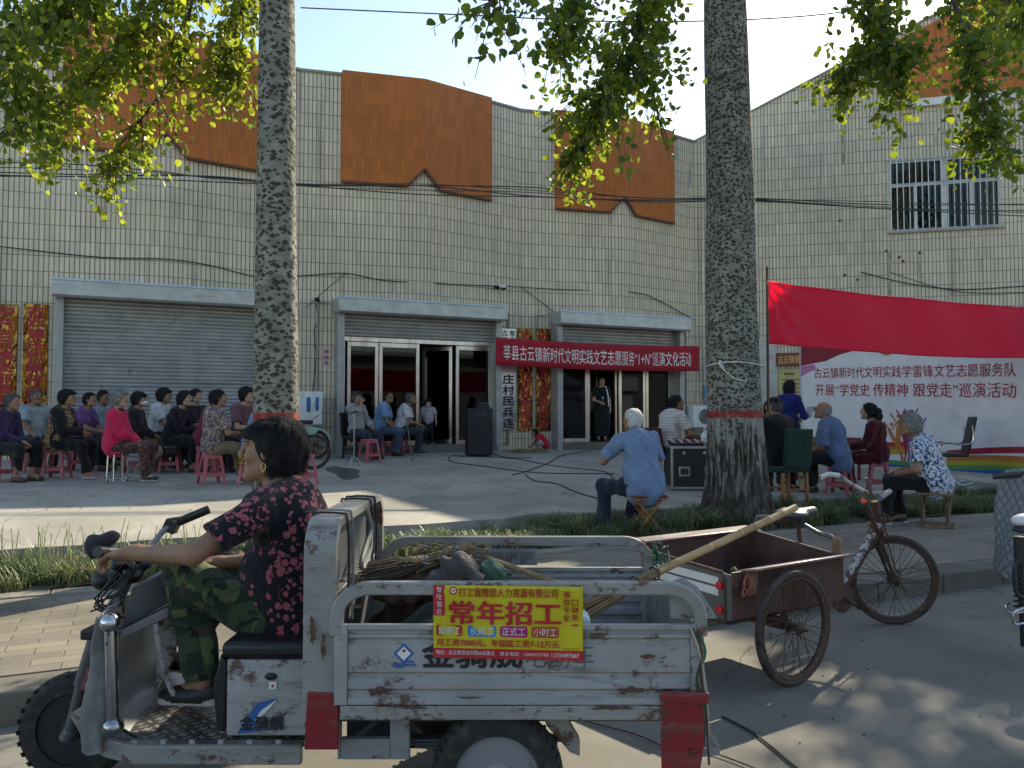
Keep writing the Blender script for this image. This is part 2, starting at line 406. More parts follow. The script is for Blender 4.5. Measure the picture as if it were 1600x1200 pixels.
# ================================================================ the hall
def m_tile(name, base, grout, pu, pv, gw, gh, rough=.5, streak=(.20, .17, .13), streakamt=.5, lined=1.):
    g = G(name); uv = g.n('ShaderNodeTexCoord').outputs['UV']; s = g.sep(uv); v = g.co()
    fu = g.math('DIVIDE', s[0], pu); fv = g.math('DIVIDE', s[1], pv)
    cu = g.math('ABSOLUTE', g.math('SUBTRACT', g.math('FRACT', fu), .5)); cv = g.math('ABSOLUTE', g.math('SUBTRACT', g.math('FRACT', g.math('ADD', fv, g.math('MULTIPLY', g.noise(v, .35, 2), .10))), .5))
    gu = g.step(cu, .5-gw/pu*.5-.09, .5-gw/pu*.22); gv_ = g.step(cv, .5-gh/pv*.5-.012, .5-gh/pv*.3)
    gr = g.math('MAXIMUM', g.math('MULTIPLY', gu, .92*lined), g.math('MULTIPLY', gv_, .85*lined))
    cell = g.n('ShaderNodeCombineXYZ', {0: g.math('FLOOR', fu), 1: g.math('FLOOR', fv)}).outputs[0]
    rnd = g.n('ShaderNodeTexWhiteNoise', {'Vector': cell}, noise_dimensions='3D').outputs['Value']
    col = g.mix(rnd, tuple(x*.88 for x in base), tuple(min(1, x*1.08) for x in base))
    col = g.mix(g.step(g.noise(v, .5, 5), .35, .7), col, g.mix(1, col, (.86, .86, .87), 'MULTIPLY'))
    st = g.step(g.noise(g.co(scale=(1, 1, .06)), 2.6, 6, .7), .56, .74)
    col = g.mix(g.math('MULTIPLY', st, streakamt), col, streak)
    rs = g.math('MULTIPLY', g.step(g.noise(g.co(scale=(1, 1, .12), loc=(3, 7, 1)), 1.4, 4, .6), .66, .76), streakamt*.8)
    col = g.mix(rs, col, (streak[0]*1.2, streak[1]*.85, streak[2]*.5))
    gd = g.math('MULTIPLY', gr, g.math('ADD', .62, g.math('MULTIPLY', g.noise(v, 1.2, 3), .6)))
    col = g.mix(gd, col, grout)
    g.set('Base Color', col).set('Roughness', rough).set('Specular IOR Level', .35)
    g.bump(g.math('SUBTRACT', g.math('MULTIPLY', rnd, .25), g.math('ADD', gr, g.math('MULTIPLY', cu, -.4))), .5, .008); return g.m
M_TILE = m_tile('white_wall_tile', (.71, .615, .465), (.10, .08, .055), .088, .298, .016, .014, streakamt=.75)
M_ORANGE = m_tile('orange_wall_tile', (.50, .142, .024), (.16, .04, .010), .088, .298, .012, .012, .5, (.17, .05, .015), .55, .34)
M_TRIM = mat('rusty_trim', (.13, .055, .03), .7); M_COPING = mat('coping', (.33, .30, .27), .8)
M_SHUT = mat('shutter_metal', (.41, .41, .40), .42, .5, over=[((.22, .23, .24), 2.2, .5, .75, (.3, 1, 6)), ((.20, .17, .14), 5, .62, .75, (1, 1, .4))])
M_BOX = mat('shutter_box_metal', (.47, .48, .47), .42, .4, over=[((.28, .28, .27), 3, .55, .75, (.4, 1, 3))])
M_LIP = mat('shutter_lip_skylit', (.42, .56, .66), .4, .2)  # blue sky reflection on the upward lip put into the base colour
M_STEEL = mat('brushed_steel', (.62, .57, .52), .28, 1., over=[((.40, .36, .33), 1.4, .45, .7, (4, 4, .3))])
M_GREYP = mat('grey_post', (.36, .36, .35), .5, .4)
M_INT = mat('dim_interior', (.42, .43, .43), .9); M_INTF = mat('interior_floor', (.16, .16, .15), .5)
M_BLACK = mat('black_plastic', (.018, .018, .02), .45, var=.3); M_RUBBER = mat('rubber', (.022, .021, .02), .75, over=[((.09, .082, .07), 14, .5, .75, (1, 1, 1))], bump=(70, .4, .004))
M_WHITE = mat('white_paint', (.68, .68, .66), .5, over=[((.42, .38, .31), 6, .58, .74, (1, 1, .5))])
def m_glass():
    g = G('dark_window_glass'); t = g.n('ShaderNodeBsdfTransparent', {'Color': (.34, .36, .36, 1)}).outputs[0]
    gl = g.n('ShaderNodeBsdfGlossy', {'Color': (.55, .60, .63, 1), 'Roughness': .02}).outputs[0]
    fr = g.math('ADD', g.n('ShaderNodeFresnel', {'IOR': 1.5}).outputs[0], .0)
    g.t.links.new(g.n('ShaderNodeMixShader', {0: fr, 1: t, 2: gl}).outputs[0], g.out.inputs[0]); return g.m
M_GLASS = m_glass()
RIDGE = [-10.15, -4.8, .55, 5.9, 11.25]; ROOF = 8.95
def fy(x):
    d = min(abs(x-c) for c in RIDGE); return 17.0+.5*min(d/2.675, 1)
hall = empty('hall_building', (5.9, 17.3, pz(17.3)), 0, 'long tiled hall with three orange roof panels and roller shutters facing the forecourt', 'building')
HO = hall.location.copy()
def under(o): o.parent = hall; o.matrix_parent_inverse = Matrix.Translation(-HO); return o
CORN = Vector((13.9, fy(13.9), 0))
OPEN = [(-1.25, 2.40), (4.02, 7.80), (9.37, 13.08)]
ox = sorted(set([-14, 13.9]+RIDGE+[-12.8, -7.475, -2.125, 3.225, 8.575]+[q for p in OPEN for q in p]))
def arcu(x):
    t, p = 0, -14.
    for q in [r for r in ox if -14 < r < x]+[x]:
        t += math.hypot(q-p, fy(q)-fy(p)); p = q
    return t
b = MB()
for x0, x1 in zip(ox, ox[1:]):
    for z0, z1 in ((.2, 3.8), (3.8, ROOF)):
        if z0 < 1 and any(p[0]-1e-6 <= x0 and x1 <= p[1]+1e-6 for p in OPEN): continue
        u0, u1 = arcu(x0), arcu(x1)
        b.add([(x0, fy(x0), z0), (x1, fy(x1), z0), (x1, fy(x1), z1), (x0, fy(x0), z1)], [(0, 1, 2, 3)], 0, [(u0, z0), (u1, z0), (u1, z1), (u0, z1)])
me = b.build('tiled_wall', M_TILE, smooth=None); under(me)
sd = me.modifiers.new('thickness', 'SOLIDIFY'); sd.thickness = .12; sd.offset = -1
b = MB()
b.bx(-14, 13.6, 17.66, 30, ROOF-.5, ROOF-.25); under(b.build('roof', M_COPING))
b = MB()
for x0, x1 in zip(ox, ox[1:]):
    b.add([(x0, fy(x0)-.04, ROOF), (x1, fy(x1)-.04, ROOF), (x1, fy(x1)+.16, ROOF), (x0, fy(x0)+.16, ROOF), (x0, fy(x0)-.04, ROOF+.05), (x1, fy(x1)-.04, ROOF+.05), (x1, fy(x1)+.16, ROOF+.05), (x0, fy(x0)+.16, ROOF+.05)],
          [(0, 3, 2, 1), (4, 5, 6, 7), (0, 1, 5, 4), (2, 3, 7, 6)])
under(b.build('roof_coping', M_COPING, smooth=None))
for c in RIDGE[1:]:
    b = MB(); zt, zb, nh, nw_, hw = ROOF+.09, 6.58, .42, .40, 1.80
    for sg in (-1, 1):
        P0 = [(sg*hw, zb), (sg*nw_, zb), (0, zb+nh), (0, zt), (sg*hw, zt)]
        fr = [(c+p[0], fy(c+p[0])-.09, p[1]) for p in P0]; bk = [(x, y+.10, z) for x, y, z in fr]
        uv = [(p[0], p[1]) for p in P0]*2; n = 5
        f = tuple(range(5)) if sg < 0 else tuple(range(4, -1, -1))
        b.add(fr+bk, [f]+[(i, (i+1) % n, (i+1) % n+n, i+n) for i in range(n) if i != 2], 0, uv)
    o = under(b.build('orange_panel', M_ORANGE, smooth=None))
    b = MB()
    for sg in (-1, 1):
        q = [(c+sg*hw, zb), (c+sg*nw_, zb), (c, zb+nh)]
        for p0, p1 in zip(q, q[1:]): b.bar((p0[0], fy(p0[0])-.07, p0[1]-.02), (p1[0], fy(p1[0])-.07, p1[1]-.02), .05, .05)
    t = b.build('panel_edging', M_TRIM, o)
def shutter(x0, x1, z0, z1, y):
    n = int((z1-z0)/.075); prof = []
    for i in range(n):
        z = z0+(z1-z0)*i/n; h = (z1-z0)/n
        prof += [(y, z), (y-.022, z+h*.25), (y-.026, z+h*.6), (y-.012, z+h*.88)]
    prof.append((y, z1)); b = MB()
    for i, (yy, z) in enumerate(prof): b.v += [(x0, yy, z), (x1, yy, z)]
    b.f = [(2*i, 2*i+1, 2*i+3, 2*i+2) for i in range(len(prof)-1)]; b.m = [0]*len(b.f)
    b.bx(x0, x1, y+.004, y+.02, z0, z1)
    return under(b.build('roller_shutter', M_SHUT, smooth=None))
for i, (x0, x1) in enumerate(OPEN):
    zb = [pz(17)+.02, 3.16, 2.75][i]
    shutter(x0+.06, x1-.06, zb, 3.72, 17.16 if i == 0 else 17.20)
    for x in (x0+.03, x1-.03):
        b = MB(); b.bx(x-.075, x+.075, 16.98, 17.30, pz(17)-.05, 3.75); under(b.build('shutter_guide_rail', M_GREYP, bevel=.006))
    yb = 16.74; b = MB(); b.prism([(yb, 3.66), (yb, 3.93), (fy(x0)+.05, 3.99), (fy(x0)+.05, 3.70), (yb+.05, 3.62)], (x0-.08, 0, 0), (0, 1, 0), (0, 0, 1), (1, 0, 0), x1-x0+.16)
    o = under(b.build('shutter_box', M_BOX, smooth=None, bevel=.006))
    b = MB(); b.bx(x0-.10, x1+.10, yb-.02, yb+.02, 3.925, 3.965)
    if i == 2:
        for k in range(1, 7): b.bx(x0+k*.53, x0+k*.53+.006, yb-.004, yb-.001, 3.67, 3.92)
    b.build('lip', M_LIP, o, bevel=.004)
# glazed entrances
def entrance(i, cuts, open_k, y=17.30, zt=3.06):
    x0, x1 = OPEN[i]; z0 = pz(17)+.16
    b = MB(); b.bx(x0+.10, x1-.10, 16.94, 17.6, pz(17)-.1, z0); under(b.build('door_step', M_KERB, bevel=.01))
    fr = MB(); fr.bx(x0+.10, x1-.10, y-.05, y+.05, zt, zt+.12); fr.bx(x0+.10, x0+.18, y-.05, y+.05, z0, zt); fr.bx(x1-.18, x1-.10, y-.05, y+.05, z0, zt)
    under(fr.build('entrance_frame', M_STEEL, bevel=.004))
    for k, (a, c) in enumerate(zip(cuts, cuts[1:])):
        if k in open_k: continue
        f = MB(); w_ = .085
        f.bx(a+.01, a+w_, y-.035, y+.035, z0, zt-.01); f.bx(c-w_, c-.01, y-.035, y+.035, z0, zt-.01)
        f.bx(a+w_, c-w_, y-.035, y+.035, zt-.11, zt-.01); f.bx(a+w_, c-w_, y-.035, y+.035, z0+.002, z0+.10)
        d = under(f.build('glass_door', M_STEEL, bevel=.004))
        g_ = MB(); g_.bx(a+w_, c-w_, y-.006, y+.006, z0+.10, zt-.11); g_.build('pane', M_GLASS, d)
    ri = MB()
    X0, X1, Y1, Z1 = x0-.4, x1+.4, 23.0, 3.9
    ri.add([(X0, 17.36, z0), (X1, 17.36, z0), (X1, Y1, z0), (X0, Y1, z0)], [(0, 1, 2, 3)], 1)
    ri.add([(X0, 17.36, Z1), (X1, 17.36, Z1), (X1, Y1, Z1), (X0, Y1, Z1), (X0, 17.36, z0), (X1, 17.36, z0), (X1, Y1, z0), (X0, Y1, z0)], [(3, 2, 1, 0), (4, 7, 3, 0), (7, 6, 2, 3), (6, 5, 1, 2)])
    under(ri.build('interior_room', [M_INT, M_INTF], smooth=None, solid=.02))
    return z0
X_ = lambda x: at_wy(x, 620, 17.3).x
zs = entrance(1, [X_(541), X_(591), X_(655), X_(711), X_(771)], [2])
entrance(2, [9.55, X_(918), X_(966), X_(1008), 12.9], [1])
def leaf_door(hx, y, ang, wdt, z0, zt):                                   # door leaf standing open into the room
    f = MB(); ww = .08
    f.bx(0, ww, -.03, .03, z0, zt); f.bx(wdt-ww, wdt, -.03, .03, z0, zt); f.bx(ww, wdt-ww, -.03, .03, zt-.10, zt); f.bx(ww, wdt-ww, -.03, .03, z0, z0+.10)
    d = f.build('glass_door', M_STEEL, bevel=.004); d.location = (hx, y, 0); d.rotation_euler = (0, 0, ang)
    g_ = MB(); g_.bx(ww, wdt-ww, -.006, .006, z0+.1, zt-.1); g_.build('pane', M_GLASS, d)
    h = MB()
    for sy in (-.09, .09): h.tube([(wdt-.16, sy*.35, z0+.28), (wdt-.16, sy, z0+.33), (wdt-.16, sy, zt-.30), (wdt-.16, sy*.35, zt-.25)], .017, 8)
    h.build('door_handle', M_STEEL, d)
    d.parent = hall; d.matrix_parent_inverse = Matrix.Translation(-HO)
leaf_door(X_(708), 17.34, R_(128), .82, zs+.01, 3.04); leaf_door(X_(964), 17.34, R_(100), .8, zs+.01, 3.04); leaf_door(X_(921), 17.34, R_(66), .7, zs+.01, 3.04)
# broken tile strip beside the inner corner
b = MB(); pts = [(0, 0), (.11, .02), (.16, .30), (.13, .75), (.10, .80), (.07, .45), (.02, .12)]
b.prism(pts, (13.60, fy(13.7)-.012, 7.62), (1, .04, 0), (0, 0, 1), (0, 1, 0), .01); under(b.build('missing_tile_patch', M_COPING))
# ---------------------------------------------------------------- the gabled wing on the right
WD = Vector((.76, -.65, 0)).normalized(); WN = Vector((-.65, -.76, 0)).normalized()
def wing(t, z, out=0.): return CORN+WD*t+WN*out+Vector((0, 0, z))
def on_wing(x, y, out=0.):
    a, F, Z = ray(x, y); d = c2w(a, F, Z); p0 = CORN+WN*out
    t = (p0-Vector((0, 0, 0))).dot(WN)/d.dot(WN)
    t = (WN.x*p0.x+WN.y*p0.y)/(WN.x*d.x+WN.y*d.y); p = d*t
    return (p.x-CORN.x)*WD.x+(p.y-CORN.y)*WD.y, CAMZ+Z*t
wingo = empty('gabled_wing_building', (CORN.x+3, CORN.y-2.6, pz(15)), 0, 'white tiled wing with a rising gable and barred window behind the stage backdrop', 'building')
WO = wingo.location.copy()
def underw(o): o.parent = wingo; o.matrix_parent_inverse = Matrix.Translation(-WO); return o
tw0, zw1 = on_wing(1388, 252); tw1, _ = on_wing(1563, 240); _, zw0 = on_wing(1388, 363)
to0, zo0 = on_wing(1396, 160); sl_ = math.tan(R_(24.5))
roofz = lambda t: 8.95+sl_*min(t, 8.4)-sl_*max(0, t-8.4)
b = MB(); ts = sorted(set([0, 1.5, 3, tw0, tw1, 8.4, 12, 16.8]))
for a, c in zip(ts, ts[1:]):
    segs = [(.1, zw0), (zw0, zw1), (zw1, None)]
    for z0, z1 in segs:
        if z0 == zw0 and a >= tw0-1e-6 and c <= tw1+1e-6: continue
        za, zc = (z1, z1) if z1 else (roofz(a), roofz(c))
        b.add([wing(a, z0), wing(c, z0), wing(c, zc), wing(a, za)], [(0, 1, 2, 3)], 0, [(a, z0), (c, z0), (c, zc), (a, za)])
o = underw(b.build('tiled_wall', M_TILE, smooth=None)); sd = o.modifiers.new('thickness', 'SOLIDIFY'); sd.thickness = .14; sd.offset = -1
b = MB()
for a, c in zip(ts, ts[1:]):
    pa, pc_ = wing(a, roofz(a), .04), wing(c, roofz(c), .04); q = -WN*.24
    b.add([pa, pc_, pc_+q, pa+q]+[p+Vector((0, 0, .05)) for p in (pa, pc_, pc_+q, pa+q)], [(0, 3, 2, 1), (4, 5, 6, 7), (0, 1, 5, 4), (2, 3, 7, 6)])
underw(b.build('roof_coping', M_COPING, smooth=None))
b = MB()
for (a, c) in ((0, 8.4), (8.4, 16.8)):
    q = -WN*12; p = [wing(a, roofz(a)-.1, -.15), wing(c, roofz(c)-.1, -.15)]; b.add([p[0], p[1], p[1]+q, p[0]+q], [(0, 1, 2, 3)])
underw(b.build('roof', M_COPING, smooth=None, solid=.08))
b = MB(); P0 = [(to0, zo0), (to0+3.9, zo0-.0), (to0+3.9, roofz(8.4)-.35), (8.4, roofz(8.4)-.25), (to0, roofz(to0)-.15)]
b.prism(P0, CORN+WN*.004, WD, (0, 0, 1), WN, .07); o = b
b.uv = {k: [(0, 0)]*len(f) for k, f in enumerate(b.f)}
for k, f in enumerate(b.f): b.uv[k] = [((Vector(b.v[i])-CORN).dot(WD), b.v[i][2]) for i in f]
underw(b.build('orange_panel', M_ORANGE, smooth=None))
def wbox(mb, t0, t1, z0, z1, o0, o1, mi=0): mb.prism([(t0, z0), (t1, z0), (t1, z1), (t0, z1)], CORN+WN*o0, WD, (0, 0, 1), WN, o1-o0, mi)
b = MB(); wbox(b, to0-.06, to0+4.0, zo0-.20, zo0-.004, .004, .13); underw(b.build('panel_ledge', M_WHITE, bevel=.008))
fr = MB(); W_ = tw1-tw0; Hh = zw1-zw0
for (t0, t1, z0, z1) in ((tw0, tw1, zw0, zw0+.06), (tw0, tw1, zw1-.06, zw1), (tw0, tw0+.06, zw0+.06, zw1-.06), (tw1-.06, tw1, zw0+.06, zw1-.06), (tw0+.06, tw1-.06, zw0+Hh*.63, zw0+Hh*.68), (tw0+W_*.48, tw0+W_*.53, zw0+.06, zw0+Hh*.63),
                         (tw0+W_*.23, tw0+W_*.26, zw0+.06, zw0+Hh*.63), (tw0+W_*.73, tw0+W_*.76, zw0+.06, zw0+Hh*.63), (tw0+W_*.48, tw0+W_*.53, zw0+Hh*.68, zw1-.06)): wbox(fr, t0, t1, z0, z1, -.10, -.05)
win = underw(fr.build('window', M_WHITE, bevel=.004))
b = MB(); wbox(b, tw0+.06, tw1-.06, zw0+.06, zw1-.06, -.085, -.075); b.build('pane', M_GLASS, win)
b = MB(); wbox(b, tw0+W_*.24, tw0+W_*.5, zw0+.08, zw0+Hh*.62, -.30, -.28); wbox(b, tw0+W_*.5, tw0+W_*.74, zw0+.08, zw0+Hh*.62, -.33, -.31); b.build('curtain', C0 if False else mat('dull_curtain', (.13, .085, .085), .9), win)
b = MB(); wbox(b, tw0-.2, tw1+.2, zw0-.2, zw1+.2, -.95, -.93); b.build('dark_room', M_INT, win)
b = MB(); wbox(b, tw0-.05, tw1+.05, zw0-.055, zw0-.003, -.02, .07); b.build('sill', M_COPING, win, bevel=.006)
gb = MB(); n = 17
for i in range(n+1):
    t = tw0+.04+(W_-.08)*i/n; gb.tube([wing(t, zw0-.02, .05), wing(t, zw1+.02, .05)], .012, 6)
for z in (zw0+.03, zw0+Hh*.655, zw1-.03): gb.tube([wing(tw0-.02, z, .065), wing(tw1+.02, z, .065)], .012, 6)
gb.build('security_bars', mat('galvanised', (.66, .66, .64), .4, .7), win)
# rust streaks under old fixings
b = MB()
for x, y in ((1405, 402), (1411, 408), (1437, 395), (1320, 430), (1340, 437), (1385, 392), (1312, 345)):
    t, z = on_wing(x, y); b = MB(); b.ball(wing(t, z, .01), .035, 8, 6, (1, 1, 1)); underw(b.build('old_fixing', M_TRIM))
M_STAIN = mat('rust_stain', (.30, .22, .13), .8, over=[((.50, .46, .38), 9, .45, .6, (1, 1, .2))])
b = MB()
for x, y, w_, h_ in ((1437, 398, .06, .75), (1390, 395, .10, 1.1), (1318, 185, .10, 1.2)):
    t, z = on_wing(x, y); b = MB(); wbox(b, t-w_/2, t+w_/2, z-h_, z, .002, .004); underw(b.build('rust_streak', M_STAIN))
# grey shutter door and yellow rules board beside the backdrop
t0, zt = on_wing(1198, 545); t1, zb = on_wing(1216, 660)
b = MB(); wbox(b, t0-.5, t1, .5, zt+.25, .01, .05)
for k in range(28): wbox(b, t0-.48, t1-.02, .55+k*.1, .60+k*.1, .05, .065)
underw(b.build('side_shutter', M_SHUT, smooth=None))
# unseen shop row added behind the viewer so the glass doors mirror something dark
opp = empty('added_shop_row', (4, -15, 0), 0, 'low rendered shop row added behind the viewer for the hall glass doors to mirror', 'building')
b = MB(); b.bx(-34, 34, -5, 0, 0, 5.2); o = b.build('walls', mat('shop_render', (.13, .125, .12), .85, over=[((.18, .16, .14), 1.2, .5, .7, (1, 1, .3))]), opp)
b = MB(); b.bx(-34.3, 34.3, -5.2, .4, 5.2, 5.45); b.build('roof', M_COPING, opp)
for i in range(9):
    b = MB(); b.bx(-30+7*i, -26.5+7*i, .0, .06, .05, 2.9); d_ = b.build('shop_front', M_SHUT if i % 3 == 0 else M_INT, opp); b = MB(); b.bx(-30.4+7*i, -26.1+7*i, .0, .22, 3.2, 4.2); b.build('sign_panel', M_ORANGE if i % 2 else M_GREYP, opp)
# ================================================================ trees, leaves, grass
def m_bark(name, band_z, soil_z, rad):
    g = G(name); uv = g.n('ShaderNodeTexCoord').outputs['UV']; s = g.sep(uv); v = g.co(); z = s[1]
    wig = g.n('ShaderNodeVectorMath', {0: g.n('ShaderNodeTexNoise', {'Vector': v, 'Scale': 9, 'Detail': 4}).outputs['Color'], 3: .016}, operation='SCALE').outputs[0]
    uw = g.n('ShaderNodeVectorMath', {0: uv, 1: wig}).outputs[0]
    base = g.mix(g.step(g.noise(v, 6, 6), .3, .7), (.165, .164, .138), (.30, .295, .258))
    base = g.mix(g.step(g.noise(g.co(scale=(1, 1, 4)), 7, 5), .5, .7), base, (.11, .11, .085))
    sp = None
    for sc, thr, off in (((11.5, .25, 0), (16, .22, 3.3), (8.5, .21, 7.7)) if rad < .32 else ((15, .29, 0), (22, .27, 3.3), (11, .23, 7.7))):
        mp = g.n('ShaderNodeMapping', {'Vector': uw, 'Scale': (sc*.75, sc*1.25, 1), 'Location': (off, off*1.7, 0)}).outputs[0]
        vo = g.n('ShaderNodeTexVoronoi', {'Vector': mp, 'Scale': 1., 'Randomness': 1.}, distance='MANHATTAN', voronoi_dimensions='2D')
        rn = g.sep(vo.outputs['Color'])[0]
        dens = g.math('ADD', g.math('MULTIPLY', rn, .70), g.math('MULTIPLY', g.noise(g.co(scale=(.35, .35, 2.2), loc=(off, 0, 0)), 1.5, 5, .7), .9))
        k = g.math('MULTIPLY', g.math('SUBTRACT', 1, g.step(vo.outputs['Distance'], thr, thr+.07)), g.step(dens, .60, .66))
        sp = k if sp is None else g.math('MAXIMUM', sp, k)
    band = g.step(g.noise(g.co(scale=(.22, .22, 1.0), loc=(0, 0, rad*7)), 2.4, 7, .75), .60, .68)
    sp = g.math('MAXIMUM', sp, g.math('MULTIPLY', band, g.step(g.noise(v, 26, 5), .40, .5)))
    col = g.mix(g.math('MULTIPLY', sp, .93), base, g.mix(g.noise(v, 40, 3), (.022, .019, .016), (.07, .058, .048)))
    # fissured grey-brown bark lower down, with flaking limewash
    fis = g.noise(g.co(scale=(1, 1, .13)), 22, 7, .7, .6)
    low = g.mix(g.step(fis, .38, .62), (.035, .029, .024), (.16, .135, .11))
    zz = g.math('SUBTRACT', z, soil_z)
    lowm = g.math('SUBTRACT', 1, g.step(g.math('ADD', zz, g.math('MULTIPLY', g.noise(v, 3, 5), 1.3)), 1.55, 2.1)) if rad > .25 else g.math('SUBTRACT', 1, g.step(g.math('ADD', zz, g.math('MULTIPLY', g.noise(v, 4, 4), .5)), .9, 1.4))
    col = g.mix(lowm, col, low)
    bl = band_z-soil_z
    wl = g.math('MULTIPLY', g.math('SUBTRACT', 1, g.step(zz, bl-.03, bl-.01)), g.step(g.math('ADD', fis, g.math('MULTIPLY', g.math('SUBTRACT', zz, .55), .12)), .53, .62))
    wl = g.math('MULTIPLY', wl, g.step(zz, .12, .5))
    col = g.mix(g.math('MULTIPLY', wl, .80), col, (.36, .345, .31))
    rb = g.math('MULTIPLY', g.step(g.math('ADD', zz, g.math('MULTIPLY', g.noise(v, 25, 3), .035)), bl+.0, bl+.012), g.math('SUBTRACT', 1, g.step(g.math('ADD', zz, g.math('MULTIPLY', g.noise(v, 25, 3), .05)), bl+.085, bl+.10)))
    col = g.mix(g.math('MULTIPLY', rb, g.math('ADD', .30, g.math('MULTIPLY', g.step(fis, .35, .55), .55))), col, (.36, .03, .03))
    g.set('Base Color', col).set('Roughness', .88).set('Specular IOR Level', .2)
    g.bump(g.math('ADD', g.math('ADD', g.math('MULTIPLY', sp, -.5), g.math('MULTIPLY', g.math('MULTIPLY', fis, lowm), 2.2)), g.math('MULTIPLY', g.noise(v, 18, 5), .5)), .8, .025); return g.m
def m_leaf():
    g = G('poplar_leaf'); at = g.n('ShaderNodeAttribute', attribute_name='tint').outputs['Fac']
    c1 = g.mix(at, (.035, .070, .014), (.095, .14, .022)); c1 = g.mix(g.step(at, .82, .95), c1, (.16, .15, .025))
    tr = g.mix(at, (.13, .23, .02), (.52, .56, .05))
    g.set('Base Color', c1).set('Roughness', .42).set('Specular IOR Level', .45)
    t = g.n('ShaderNodeBsdfTranslucent', {'Color': tr}).outputs[0]
    g.t.links.new(g.n('ShaderNodeMixShader', {0: .55, 1: g.b.outputs[0], 2: t}).outputs[0], g.out.inputs[0]); return g.m
M_LEAF = m_leaf(); M_TWIG = mat('twig', (.075, .055, .045), .9)
class Leaves:
    def __init__(s): s.v = []; s.t = []; s.n = 0
    shape = np.array([(0, 0, 0), (.36, .10, .05), (.50, .38, .09), (.33, .72, .05), (0, 1.0, -.04), (-.33, .72, .05), (-.50, .38, .09), (-.36, .10, .05)])
    def add(s, p, d, up, size, tint):
        y = d/np.linalg.norm(d); x = np.cross(y, up); nx = np.linalg.norm(x); x = x/nx if nx > 1e-6 else np.array((1., 0, 0)); z = np.cross(x, y)
        q = s.shape*size; s.v.append(p+q[:, :1]*x+q[:, 1:2]*y+q[:, 2:]*z); s.t.append(tint); s.n += 1
    def build(s, name, parent):
        V = np.concatenate(s.v); F = []
        for i in range(s.n): k = 8*i; F += [(k, k+1, k+2, k+3, k+4), (k, k+4, k+5, k+6, k+7)]
        me = bpy.data.meshes.new(name); me.from_pydata(V.tolist(), [], F); me.materials.append(M_LEAF)
        a = me.attributes.new('tint', 'FLOAT', 'POINT'); a.data.foreach_set('value', np.repeat(np.array(s.t, np.float32), 8))
        o = bpy.data.objects.new(name, me); COL.objects.link(o); o.parent = parent; return o
